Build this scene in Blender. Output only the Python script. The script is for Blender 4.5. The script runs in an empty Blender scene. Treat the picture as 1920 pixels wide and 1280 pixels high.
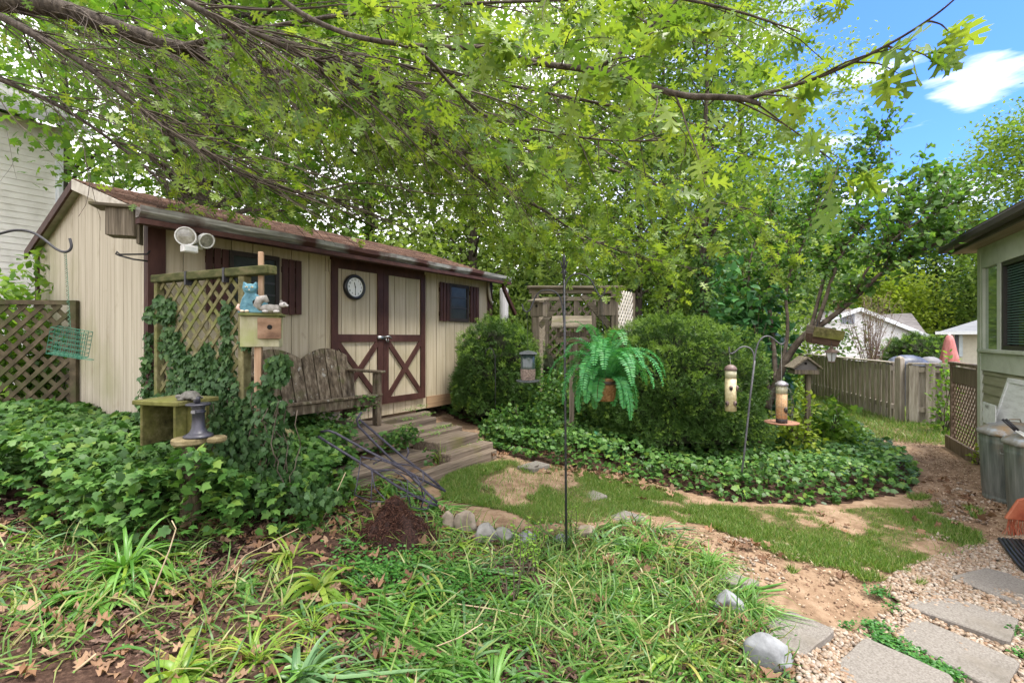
import bpy, math, random
import numpy as np
from math import radians, sin, cos, pi, atan2, sqrt
from mathutils import Vector, Matrix

random.seed(7)
RNG = np.random.default_rng(11)
SC = bpy.context.scene
COL = SC.collection

# ------------------------------------------------------------------ camera, sky, sun, exposure
EYE = 1.6
FPX = 909.0          # focal length in pixels of the 1920 px wide photograph
HY = 633.0           # horizon row
cam_d = bpy.data.cameras.new("camera")
cam_d.sensor_width = 36.0
cam_d.lens = 36.0 * FPX / 1920.0
cam_d.shift_y = -7.0 / 1920.0
cam_d.clip_start = 0.05
cam_d.clip_end = 2000.0
cam = bpy.data.objects.new("camera", cam_d)
cam.location = (0, 0, EYE)
cam.rotation_euler = (radians(90), 0, 0)
COL.objects.link(cam)
SC.camera = cam

SUN_DIR = Vector((0.34, -0.12, 0.93)).normalized()
world = bpy.data.worlds.new("World")
SC.world = world
world.use_nodes = True
nt = world.node_tree
nt.nodes.clear()
wo = nt.nodes.new("ShaderNodeOutputWorld")
bg = nt.nodes.new("ShaderNodeBackground")
sky = nt.nodes.new("ShaderNodeTexSky")
sky.sky_type = 'NISHITA'
sky.sun_disc = False
sky.sun_elevation = math.asin(SUN_DIR.z)
sky.sun_rotation = atan2(SUN_DIR.x, SUN_DIR.y)
sky.air_density = 1.0
sky.dust_density = 0.6
sky.ozone_density = 2.5
tc = nt.nodes.new("ShaderNodeTexCoord")
mp = nt.nodes.new("ShaderNodeMapping")
mp.inputs['Scale'].default_value = (3.4, 3.4, 15.0)
mp.inputs['Location'].default_value = (1.35, 0.4, 0.0)
nz = nt.nodes.new("ShaderNodeTexNoise")
nz.inputs['Scale'].default_value = 1.6
nz.inputs['Detail'].default_value = 6.0
nz.inputs['Roughness'].default_value = 0.5
rp = nt.nodes.new("ShaderNodeValToRGB")
rp.color_ramp.elements[0].position = 0.51
rp.color_ramp.elements[1].position = 0.74
mx = nt.nodes.new("ShaderNodeMix")
mx.data_type = 'RGBA'
mx.inputs['B'].default_value = (4.3, 4.12, 4.1, 1)
tint = nt.nodes.new("ShaderNodeMix")
tint.data_type = 'RGBA'
tint.blend_type = 'MULTIPLY'
tint.inputs['Factor'].default_value = 1.0
tint.inputs['B'].default_value = (0.20, 0.32, 0.64, 1)
L = nt.links.new
L(tc.outputs['Generated'], mp.inputs['Vector'])
L(mp.outputs['Vector'], nz.inputs['Vector'])
L(nz.outputs['Fac'], rp.inputs['Fac'])
# bright overcast sheet added out of view overhead and behind for neutral fill light, thin clouds in the blue ahead
sx = nt.nodes.new("ShaderNodeSeparateXYZ"); L(tc.outputs['Generated'], sx.inputs[0])
m1 = nt.nodes.new("ShaderNodeMapRange"); m1.interpolation_type = 'SMOOTHSTEP'; m1.inputs[1].default_value = .60; m1.inputs[2].default_value = .86; L(sx.outputs['Z'], m1.inputs[0])
m2 = nt.nodes.new("ShaderNodeMapRange"); m2.interpolation_type = 'SMOOTHSTEP'; m2.inputs[1].default_value = .15; m2.inputs[2].default_value = -.35; L(sx.outputs['Y'], m2.inputs[0])
a0 = nt.nodes.new("ShaderNodeMath"); a0.operation = 'MAXIMUM'; L(m1.outputs[0], a0.inputs[0]); L(m2.outputs[0], a0.inputs[1])
m4 = nt.nodes.new("ShaderNodeMapRange"); m4.interpolation_type = 'SMOOTHSTEP'; m4.inputs[1].default_value = .42; m4.inputs[2].default_value = .05; L(sx.outputs['X'], m4.inputs[0])
a1 = nt.nodes.new("ShaderNodeMath"); a1.operation = 'MAXIMUM'; L(a0.outputs[0], a1.inputs[0]); L(m4.outputs[0], a1.inputs[1])
m3 = nt.nodes.new("ShaderNodeMath"); m3.operation = 'MULTIPLY'; m3.inputs[1].default_value = .9; L(a1.outputs[0], m3.inputs[0])
a2 = nt.nodes.new("ShaderNodeMath"); a2.operation = 'MAXIMUM'; L(m3.outputs[0], a2.inputs[0]); L(rp.outputs['Color'], a2.inputs[1])
L(a2.outputs[0], mx.inputs['Factor'])
L(sky.outputs['Color'], tint.inputs['A'])
L(tint.outputs['Result'], mx.inputs['A'])
L(mx.outputs['Result'], bg.inputs['Color'])
L(bg.outputs['Background'], wo.inputs['Surface'])
bg.inputs['Strength'].default_value = 0.15

sun_d = bpy.data.lights.new("sun", 'SUN')
sun_d.energy = 1.5
sun_d.angle = radians(14.0)
sun_d.color = (1.0, 0.955, 0.88)
sun = bpy.data.objects.new("sun", sun_d)
sun.rotation_euler = SUN_DIR.to_track_quat('Z', 'Y').to_euler()
sun.location = (0, 0, 20)
COL.objects.link(sun)

SC.view_settings.view_transform = 'Standard'
SC.view_settings.look = 'None'
SC.view_settings.gamma = 1.0
SC.view_settings.exposure = 2.2
SC.render.engine = 'CYCLES'
SC.cycles.max_bounces = 9
SC.cycles.diffuse_bounces = 5
SC.cycles.glossy_bounces = 2
SC.cycles.transmission_bounces = 6
SC.cycles.transparent_max_bounces = 6
SC.cycles.sample_clamp_indirect = 6.0
SC.cycles.use_denoising = True

# ------------------------------------------------------------------ coordinates
def P(px, py, Y):
    return Vector(((px - 960.0) / FPX * Y, Y, EYE - (py - HY) / FPX * Y))

CTRL = np.array([
    (-3.0, 4.03, .55), (-4.5, 5.5, .5), (-.4, 8.05, .6), (-2, 6, .6), (-6, 5, .5), (-4.2, 4.6, .5),
    (-1.6, 4.9, .48), (-1.0, 5.2, .45), (-.3, 5.6, .33), (-.5, 5.1, .32), (-1.3, 4.1, .33), (-2.0, 4.0, .42),
    (-.2, 4.6, .30), (.4, 4.4, .22), (1, 4.2, .15), (2, 4.3, .06), (3, 4, .02), (-.9, 3.6, .30),
    (-.4, 3.5, .26), (0, 3.3, .22), (.6, 3.2, .16),
    (-2.5, 3, .42), (-3.5, 3.2, .5), (-1.5, 2, .28), (-1, 3, .30), (-2.4, 2.1, .34), (0, 2, .18), (0, 0, .05), (1, 2, .10), (1.2, 1.5, .06), (2, 2, .0), (3, 1.5, 0),
    (5, 5, .06), (4.9, 4.5, .06), (6, 7, 0), (4, 7, .05), (7.5, 10, 0), (2.5, 6, .12), (1, 6, .25), (0, 7, .42), (1, 9, .3), (4, 9, .05),
    (-12, 8, .5), (-10, 20, .3), (0, 20, .1), (15, 20, 0), (20, 5, 0), (10, -10, 0), (-10, -5, .3), (0, 40, 0), (30, 40, 0), (-30, 30, 0), (40, 0, 0), (-40, 0, 0), (0, -40, 0),
    (9, 16, 0), (8, 13, 0)])

def gz(x, y):
    x = np.asarray(x, float); y = np.asarray(y, float)
    num = np.zeros_like(x); den = np.zeros_like(x)
    for cx, cy, cz in CTRL:
        d2 = (x - cx) ** 2 + (y - cy) ** 2
        w = 1.0 / (d2 + .18) ** 2
        num += w * cz; den += w
    return num / den

def gzs(x, y):
    return float(gz(np.array([x]), np.array([y]))[0])

def G(px, py, lift=0.0):
    """the point of the ground seen at a pixel of the photograph"""
    u = (px - 960.0) / FPX
    v = -(py - HY) / FPX
    ys = np.linspace(1.2, 60, 6000)
    hz = EYE + v * ys - gz(u * ys, ys) - lift
    k = int(np.argmax(hz < 0)) if (hz < 0).any() else len(ys) - 1
    Y = ys[k]
    return Vector((u * Y, Y, gzs(u * Y, Y) + lift))

def poly_world(pts):
    return np.array([G(a, b)[:2] for a, b in pts])

def inpoly(poly, x, y):
    x = np.asarray(x); y = np.asarray(y)
    r = np.zeros(x.shape, bool)
    n = len(poly); j = n - 1
    for i in range(n):
        xi, yi = poly[i]; xj, yj = poly[j]
        c = ((yi > y) != (yj > y)) & (x < (xj - xi) * (y - yi) / (yj - yi + 1e-12) + xi)
        r ^= c
        j = i
    return r

def vnoise(x, y, s, seed=0):
    """smooth value noise 0..1"""
    x = np.asarray(x) * s; y = np.asarray(y) * s
    xi = np.floor(x).astype(int); yi = np.floor(y).astype(int)
    fx = x - xi; fy = y - yi
    fx = fx * fx * (3 - 2 * fx); fy = fy * fy * (3 - 2 * fy)
    def h(a, b):
        v = np.sin(a * 127.1 + b * 311.7 + seed * 74.7) * 43758.5453
        return v - np.floor(v)
    return (h(xi, yi) * (1 - fx) + h(xi + 1, yi) * fx) * (1 - fy) + (h(xi, yi + 1) * (1 - fx) + h(xi + 1, yi + 1) * fx) * fy

# ------------------------------------------------------------------ mesh builder
class MB:
    def __init__(s):
        s.v = []; s.f = []; s.m = []; s.cur = 0
    def add(s, vs, fs):
        o = len(s.v)
        s.v.extend([tuple(v) for v in vs])
        s.f.extend([tuple(o + i for i in f) for f in fs])
        s.m.extend([s.cur] * len(fs))
        return s
    def box(s, x0, x1, y0, y1, z0, z1, M=None):
        vs = [Vector(p) for p in ((x0,y0,z0),(x1,y0,z0),(x1,y1,z0),(x0,y1,z0),(x0,y0,z1),(x1,y0,z1),(x1,y1,z1),(x0,y1,z1))]
        if M is not None: vs = [M @ v for v in vs]
        return s.add(vs, [(0,3,2,1),(4,5,6,7),(0,1,5,4),(1,2,6,5),(2,3,7,6),(3,0,4,7)])
    def beam(s, a, b, w, h, up=(0,0,1)):
        """board from a to b, w across, h along up"""
        a = Vector(a); b = Vector(b); d = (b - a).normalized(); up = Vector(up)
        sd = d.cross(up)
        if sd.length < 1e-4: sd = d.cross(Vector((1,0,0)))
        sd.normalize(); u = sd.cross(d)
        vs = []
        for p in (a, b):
            for i, j in ((-1,-1),(1,-1),(1,1),(-1,1)):
                vs.append(p + sd * (i*w/2) + u * (j*h/2))
        return s.add(vs, [(0,3,2,1),(4,5,6,7),(0,1,5,4),(1,2,6,5),(2,3,7,6),(3,0,4,7)])
    def tube(s, pts, r, n=6, cap=True):
        pts = [Vector(p) for p in pts]
        rs = r if isinstance(r, (list, tuple)) else [r] * len(pts)
        vs = []; fs = []
        prev = None
        for i, p in enumerate(pts):
            d = (pts[min(i+1, len(pts)-1)] - pts[max(i-1, 0)])
            if d.length < 1e-9: d = Vector((0,0,1))
            d.normalize()
            if prev is None:
                sd = d.cross(Vector((0,0,1)))
                if sd.length < 1e-3: sd = d.cross(Vector((1,0,0)))
            else:
                sd = prev - d * prev.dot(d)
                if sd.length < 1e-3: sd = d.cross(Vector((1,0,0)))
            sd.normalize(); prev = sd; u = d.cross(sd)
            for k in range(n):
                a = 2*pi*k/n
                vs.append(p + sd*(cos(a)*rs[i]) + u*(sin(a)*rs[i]))
        for i in range(len(pts)-1):
            for k in range(n):
                k2 = (k+1) % n
                fs.append((i*n+k, i*n+k2, (i+1)*n+k2, (i+1)*n+k))
        if cap:
            fs.append(tuple(reversed(range(n)))); fs.append(tuple((len(pts)-1)*n + k for k in range(n)))
        return s.add(vs, fs)
    def lathe(s, prof, c=(0,0,0), n=24, M=None, cap=True):
        vs = []; fs = []
        c = Vector(c)
        for r, z in prof:
            for k in range(n):
                a = 2*pi*k/n
                v = Vector((r*cos(a), r*sin(a), z))
                if M is not None: v = M @ v
                vs.append(c + v)
        for i in range(len(prof)-1):
            for k in range(n):
                k2 = (k+1) % n
                fs.append((i*n+k, i*n+k2, (i+1)*n+k2, (i+1)*n+k))
        if cap:
            fs.append(tuple(reversed(range(n)))); fs.append(tuple((len(prof)-1)*n + k for k in range(n)))
        return s.add(vs, fs)
    def prism(s, poly, t, M):
        """poly in local xy, thickness t along local z, placed by M"""
        n = len(poly)
        vs = [M @ Vector((x, y, 0)) for x, y in poly] + [M @ Vector((x, y, t)) for x, y in poly]
        fs = [tuple(reversed(range(n))), tuple(range(n, 2*n))]
        for i in range(n):
            j = (i+1) % n
            fs.append((i, j, n+j, n+i))
        return s.add(vs, fs)
    def ball(s, c, rx, ry, rz, nu=12, nv=8, M=None, jit=0.0):
        c = Vector(c); vs = []; fs = []
        for i in range(nv+1):
            t = pi*i/nv
            for k in range(nu):
                a = 2*pi*k/nu
                j = 1 + (random.random()-.5)*jit if 0 < i < nv else 1
                v = Vector((rx*sin(t)*cos(a)*j, ry*sin(t)*sin(a)*j, rz*cos(t)*j))
                if M is not None: v = M @ v
                vs.append(c+v)
        for i in range(nv):
            for k in range(nu):
                k2 = (k+1) % nu
                fs.append((i*nu+k, (i+1)*nu+k, (i+1)*nu+k2, i*nu+k2))
        return s.add(vs, fs)
    def mesh(s, name):
        me = bpy.data.meshes.new(name)
        me.from_pydata(s.v, [], s.f)
        me.update()
        return me

def link(name, me, mat, parent=None, smooth=False, bevel=0.0):
    o = bpy.data.objects.new(name, me)
    for m in (mat if isinstance(mat, (list, tuple)) else [mat]):
        me.materials.append(m)
    if smooth:
        me.polygons.foreach_set("use_smooth", [True] * len(me.polygons))
    COL.objects.link(o)
    if parent is not None: o.parent = parent
    if bevel > 0:
        b = o.modifiers.new("bevel", 'BEVEL'); b.width = bevel; b.segments = 1; b.limit_method = 'ANGLE'
    return o

def part(name, mb, mat, parent, smooth=False, bevel=0.0, label=None):
    me = mb.mesh(name)
    if any(mb.m): me.polygons.foreach_set("material_index", mb.m)
    o = link(name, me, mat, parent, smooth, bevel)
    if label: o['label'] = label
    return o

def tag(o, label, cat, group=None):
    o['label'] = label; o['category'] = cat
    if group: o['group'] = group
    return o

def thing(name, label, cat, loc=(0,0,0), rotz=0.0, group=None):
    o = bpy.data.objects.new(name, None)
    o.empty_display_size = .1
    COL.objects.link(o)
    o.location = loc; o.rotation_euler = (0, 0, rotz)
    return tag(o, label, cat, group)

def solo(name, mb, mat, label, cat, group=None, loc=(0,0,0), rotz=0.0, smooth=False, bevel=0.0):
    o = part(name, mb, mat, None, smooth, bevel)
    o.location = loc; o.rotation_euler = (0, 0, rotz)
    return tag(o, label, cat, group)

def kind(o, k):
    o['kind'] = k
    return o

# fast leaf scattering: template (verts, tris) copied at pos with rotation R and scale s
def scatter_mesh(name, tv, tf, pos, R, s):
    tv = np.asarray(tv, float); tf = np.asarray(tf, int)
    pos = np.asarray(pos, float); N = len(pos); K = len(tv)
    s = np.asarray(s, float).reshape(N, -1)
    if s.shape[1] == 1: s = np.repeat(s, 3, 1)
    V = tv[None] * s[:, None, :]
    V = np.einsum('nij,nkj->nki', R, V) + pos[:, None, :]
    F = (tf[None] + (np.arange(N) * K)[:, None, None]).reshape(-1)
    me = bpy.data.meshes.new(name)
    nf = N * len(tf); q = tf.shape[1]
    me.vertices.add(N * K); me.vertices.foreach_set("co", V.reshape(-1))
    me.loops.add(nf * q); me.loops.foreach_set("vertex_index", F)
    me.polygons.add(nf); me.polygons.foreach_set("loop_start", np.arange(nf) * q)
    me.update(calc_edges=True)
    return me

def norm(a):
    return a / (np.linalg.norm(a, axis=1, keepdims=True) + 1e-9)

def frames(fwd, nrm):
    """columns: side, forward (leaf axis, +y of template), normal (+z)"""
    f = norm(fwd); sd = norm(np.cross(f, nrm)); n = np.cross(sd, f)
    return np.stack([sd, f, n], axis=2)

def rand_frames(N, up=1.0, droop=0.0, rng=RNG):
    f = rng.normal(size=(N, 3)); f[:, 2] = f[:, 2] * .5 - droop
    n = rng.normal(size=(N, 3)) * .6; n[:, 2] += up
    return frames(f, n)

# leaf templates, length 1 along +y from the stalk at the origin
def T_simple():      # pointed oval, folded on its midrib
    v = [(0,0,0),(.26,.3,.06),(.22,.65,.05),(0,1,-.04),(-.22,.65,.05),(-.26,.3,.06),(0,.5,0)]
    f = [(0,1,6),(1,2,6),(2,3,6),(3,4,6),(4,5,6),(5,0,6)]
    return v, f
def T_dead():        # broad crumpled leaf
    v, f = T_maple(); v = np.array(v); v[:,0] *= .95
    v[:,2] += .9*np.abs(v[:,0])**1.4 + .5*(v[:,1]-.45)**2 + .12*np.sin(v[:,0]*9+v[:,1]*7)
    return v, f
def T_diamond():
    v = [(0,0,0),(.3,.45,.07),(0,1,-.05),(-.3,.45,.07)]
    return v, [(0,1,2),(0,2,3)]
def T_oak():         # deeply cut, pointed lobes
    mid = [(0,0,0),(0,.18,.0),(0,.36,.01),(0,.56,.01),(0,.76,0),(0,1.0,-.05)]
    v = list(mid); f = []
    for sgn in (1, -1):
        lob = [(.18,.30,.14,.20), (.36,.50,.42,.42), (.56,.76,.36,.84)]
        b = len(v)
        # per lobe: inner low, tip1, tip mid, tip2, inner high
        pts = [(.03*sgn,.13,0),(.20*sgn,.14,.03),(.24*sgn,.21,.02),(.09*sgn,.25,.02),
               (.05*sgn,.31,0),(.30*sgn,.37,.05),(.46*sgn,.40,.03),(.35*sgn,.46,.05),(.40*sgn,.54,.02),(.13*sgn,.48,.02),
               (.05*sgn,.56,0),(.24*sgn,.68,.05),(.40*sgn,.74,.02),(.26*sgn,.76,.04),(.27*sgn,.86,.01),(.09*sgn,.75,.01),
               (.05*sgn,.83,0),(.14*sgn,.95,.01)]
        v += pts
        q = lambda i: b + i
        tr = [(0,q(0),1),(q(0),q(1),q(3)),(q(1),q(2),q(3)),(1,q(0),q(3)),(1,q(3),q(4)),(1,q(4),2),
              (q(4),q(5),q(9)),(q(5),q(6),q(7)),(q(5),q(7),q(9)),(q(7),q(8),q(9)),(2,q(4),q(9)),(2,q(9),q(10)),(2,q(10),3),
              (q(10),q(11),q(15)),(q(11),q(12),q(13)),(q(11),q(13),q(15)),(q(13),q(14),q(15)),(3,q(10),q(15)),(3,q(15),q(16)),(3,q(16),4),
              (4,q(16),q(17)),(4,q(17),5)]
        f += [t if sgn > 0 else (t[0], t[2], t[1]) for t in tr]
    return v, f
def T_ivy():         # five-pointed, cupped
    v = [(0,.38,.05),(0,0,0),(.22,-.08,-.02),(.42,.14,.0),(.34,.34,.05),(.50,.52,-.03),(.26,.60,.05),(0,1.0,-.06),
         (-.26,.60,.05),(-.50,.52,-.03),(-.34,.34,.05),(-.42,.14,0),(-.22,-.08,-.02)]
    f = [(0,i,i+1) for i in range(1,12)] + [(0,12,1)]
    return v, f
def T_heart():
    v = [(0,.35,.04),(0,0.04,0),(.2,-.05,-.01),(.4,.12,0),(.42,.35,.02),(.25,.66,.02),(0,1.0,-.07),(-.25,.66,.02),(-.42,.35,.02),(-.4,.12,0),(-.2,-.05,-.01)]
    f = [(0,i,i+1) for i in range(1,10)] + [(0,10,1)]
    return v, f
def T_maple():
    v = [(0,.32,.03),(0,0,0),(.2,.0,0),(.42,.05,-.03),(.3,.25,.02),(.56,.52,-.05),(.22,.52,.02),(.2,.75,.0),(0,1.0,-.07),
         (-.2,.75,0),(-.22,.52,.02),(-.56,.52,-.05),(-.3,.25,.02),(-.42,.05,-.03),(-.2,.0,0)]
    f = [(0,i,i+1) for i in range(1,14)] + [(0,14,1)]
    return v, f
def T_sprig():       # a short yew shoot: needles in two ranks and some upward
    v = []; f = []
    for i in range(7):
        y = .05 + i*.13; l = .34*(1-.06*i)
        for sx, dz in ((1,.10),(-1,.10)):
            b = len(v)
            v += [(0,y,0),(sx*l,y+.22,dz),(sx*l*.45,y+.19,dz*.4+.0)]
            v[-1] = (sx*l*.5, y+.03, dz*.6)
            f.append((b,b+2,b+1) if sx > 0 else (b,b+1,b+2))
    b = len(v); v += [(-.05,.85,0),(.05,.85,0),(0,1.15,.05)]; f.append((b,b+1,b+2))
    return v, f
def T_blade():       # grass blade, bent
    v = [(-.035,0,0),(.035,0,0),(.028,.5,.05),(-.028,.5,.05),(0,1,.25)]
    f = [(0,1,2),(0,2,3),(3,2,4)]
    return v, f

# ------------------------------------------------------------------ materials
_M = {}
def newmat(name):
    m = bpy.data.materials.new(name); m.use_nodes = True
    n = m.node_tree.nodes; n.clear()
    out = n.new("ShaderNodeOutputMaterial"); b = n.new("ShaderNodeBsdfPrincipled")
    m.node_tree.links.new(b.outputs[0], out.inputs[0])
    return m, n, m.node_tree.links.new, b, out

def ramp(n, stops):
    r = n.new("ShaderNodeValToRGB"); e = r.color_ramp.elements
    while len(e) < len(stops): e.new(.5)
    for i, (p, c) in enumerate(stops):
        e[i].position = p; e[i].color = (c[0], c[1], c[2], 1)
    return r

def srf(name, cols, scale=(8,8,8), rough=.7, bump=.3, bscale=None, detail=8, metal=0.0, spec=.3, dist=0.0, nscale=1.0, extra=None, bdist=.01):
    """mottled surface: noise in object space, stretched by scale; cols are colours from dark to light"""
    if name in _M: return _M[name]
    m, n, l, b, out = newmat(name)
    t = n.new("ShaderNodeTexCoord"); mp = n.new("ShaderNodeMapping"); mp.inputs['Scale'].default_value = scale
    l(t.outputs['Object'], mp.inputs['Vector'])
    nz = n.new("ShaderNodeTexNoise"); nz.inputs['Scale'].default_value = nscale; nz.inputs['Detail'].default_value = detail
    nz.inputs['Roughness'].default_value = .62; nz.inputs['Distortion'].default_value = dist
    l(mp.outputs[0], nz.inputs['Vector'])
    k = len(cols)
    r = ramp(n, [(.32 + .36*i/max(1,k-1), c) for i, c in enumerate(cols)])
    l(nz.outputs['Fac'], r.inputs['Fac'])
    colout = r.outputs['Color']
    if extra:   # (second colour, noise scale, threshold lo, hi): moss, stains
        for c2, sc2, lo, hi in extra:
            n2 = n.new("ShaderNodeTexNoise"); n2.inputs['Scale'].default_value = sc2; n2.inputs['Detail'].default_value = 6
            l(t.outputs['Object'], n2.inputs['Vector'])
            r2 = ramp(n, [(lo, (0,0,0)), (hi, (1,1,1))]); l(n2.outputs['Fac'], r2.inputs['Fac'])
            mx = n.new("ShaderNodeMix"); mx.data_type = 'RGBA'; mx.inputs['B'].default_value = (*c2, 1)
            l(r2.outputs['Color'], mx.inputs['Factor']); l(colout, mx.inputs['A']); colout = mx.outputs['Result']
    l(colout, b.inputs['Base Color'])
    b.inputs['Roughness'].default_value = rough; b.inputs['Metallic'].default_value = metal
    b.inputs['Specular IOR Level'].default_value = spec
    if bump > 0:
        nb = nz
        if bscale:
            nb = n.new("ShaderNodeTexNoise"); nb.inputs['Scale'].default_value = bscale; nb.inputs['Detail'].default_value = 6
            l(t.outputs['Object'], nb.inputs['Vector'])
        bp = n.new("ShaderNodeBump"); bp.inputs['Strength'].default_value = bump; bp.inputs['Distance'].default_value = bdist
        l(nb.outputs['Fac'], bp.inputs['Height']); l(bp.outputs[0], b.inputs['Normal'])
    _M[name] = m
    return m

def leafmat(name, cols, trans=.4, rough=.42, spec=.45, tboost=(1.25,1.3,.6)):
    """thin leaf: random colour per leaf, some light passes through"""
    if name in _M: return _M[name]
    m, n, l, b, out = newmat(name)
    g = n.new("ShaderNodeNewGeometry")
    k = len(cols)
    r = ramp(n, [(i/max(1,k-1), c) for i, c in enumerate(cols)])
    l(g.outputs['Random Per Island'], r.inputs['Fac'])
    l(r.outputs['Color'], b.inputs['Base Color'])
    b.inputs['Roughness'].default_value = rough; b.inputs['Specular IOR Level'].default_value = spec
    if trans > 0:
        t = n.new("ShaderNodeBsdfTranslucent")
        mx = n.new("ShaderNodeMix"); mx.data_type = 'RGBA'; mx.blend_type = 'MULTIPLY'; mx.inputs['Factor'].default_value = 1
        mx.inputs['B'].default_value = (*tboost, 1)
        l(r.outputs['Color'], mx.inputs['A']); l(mx.outputs['Result'], t.inputs['Color'])
        ms = n.new("ShaderNodeMixShader"); ms.inputs[0].default_value = trans
        l(b.outputs[0], ms.inputs[1]); l(t.outputs[0], ms.inputs[2]); l(ms.outputs[0], out.inputs[0])
    _M[name] = m
    return m

def plain(name, col, rough=.5, metal=0.0, spec=.5):
    if name in _M: return _M[name]
    c = Vector(col)
    return srf(name, [c*.82, c, c*1.12], scale=(14,14,14), rough=rough, metal=metal, spec=spec, bump=.08)

WOOD_OLD = lambda: srf('weathered_wood', [(.055,.045,.03),(.15,.125,.09),(.27,.235,.18)], scale=(2.0,60,60), rough=.9, bump=.6, extra=[((.10,.10,.03), 5.0, .55, .72)], bdist=.004)
WOOD_OLDZ = lambda: srf('weathered_wood_upright', [(.05,.04,.028),(.14,.115,.083),(.25,.21,.16)], scale=(60,60,2.0), rough=.9, bump=.6, extra=[((.10,.10,.03), 5.0, .58, .75)], bdist=.004)
WOOD_MOSS = lambda: srf('mossy_wood', [(.05,.045,.018),(.115,.105,.038),(.20,.18,.085)], scale=(20,20,20), rough=.9, bump=.5, extra=[((.16,.17,.03), 3.0, .45, .7)], bdist=.004)
BARK = lambda: srf('bark', [(.025,.02,.015),(.065,.052,.04),(.12,.10,.078)], scale=(30,30,6), rough=.95, bump=.9, bdist=.02)
BARK_THIN = lambda: srf('young_bark', [(.05,.036,.026),(.10,.078,.058),(.17,.14,.11)], scale=(12,12,12), rough=.9, bump=.4, bdist=.004)
BLACK = lambda: srf('black_iron', [(.012,.012,.014),(.022,.022,.026),(.045,.045,.055)], scale=(30,30,30), rough=.5, bump=.15, spec=.5, bdist=.002)
BROWN = lambda: srf('brown_paint', [(.034,.013,.010),(.055,.022,.017),(.075,.032,.026)], scale=(10,10,3), rough=.62, bump=.2, bdist=.002)
# ------------------------------------------------------------------ the ground
R_IVY_L = poly_world([(-500,760),(0,735),(170,740),(300,765),(480,800),(560,800),(640,850),(672,880),(655,940),(600,1000),(520,1020),(440,1045),(330,1060),(200,1045),(100,1015),(40,975),(-60,975),(-600,1000)])
R_IVY_M = poly_world([(792,742),(850,735),(1000,725),(1100,760),(1450,760),(1530,790),(1600,805),(1680,850),(1728,890),(1700,925),(1600,945),(1500,950),(1400,945),(1290,925),(1170,895),(1080,880),(980,858),(930,842),(895,800),(830,770)])
R_LAWN = poly_world([(825,905),(850,885),(950,862),(1060,880),(1200,905),(1320,945),(1500,962),(1640,955),(1720,960),(1800,985),(1850,1020),(1800,1040),(1700,1062),(1600,1062),(1480,1050),(1400,1015),(1330,985),(1230,970),(1180,960),(1130,985),(1000,985),(940,955),(880,945),(830,935)])
R_BED = poly_world([(-900,940),(330,960),(560,960),(660,890),(760,900),(820,950),(900,990),(1000,1010),(1090,1010),(1180,975),(1260,1010),(1340,1070),(1400,1130),(1440,1190),(1480,1290),(1500,1500),(-1500,1500)])
R_GRAV = poly_world([(1500,1300),(1490,1225),(1560,1180),(1600,1190),(1690,1130),(1650,1100),(1700,1060),(1800,1030),(1930,1000),(2200,1000),(2200,1500),(1500,1500)])
R_FAR = np.array([(3.0, 8.8), (4.6, 8.2), (6.2, 7.35), (6.9, 7.1), (9, 7.6), (60, 9), (60, 90), (-60, 90), (-60, 11), (-1, 10.5)])

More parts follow.
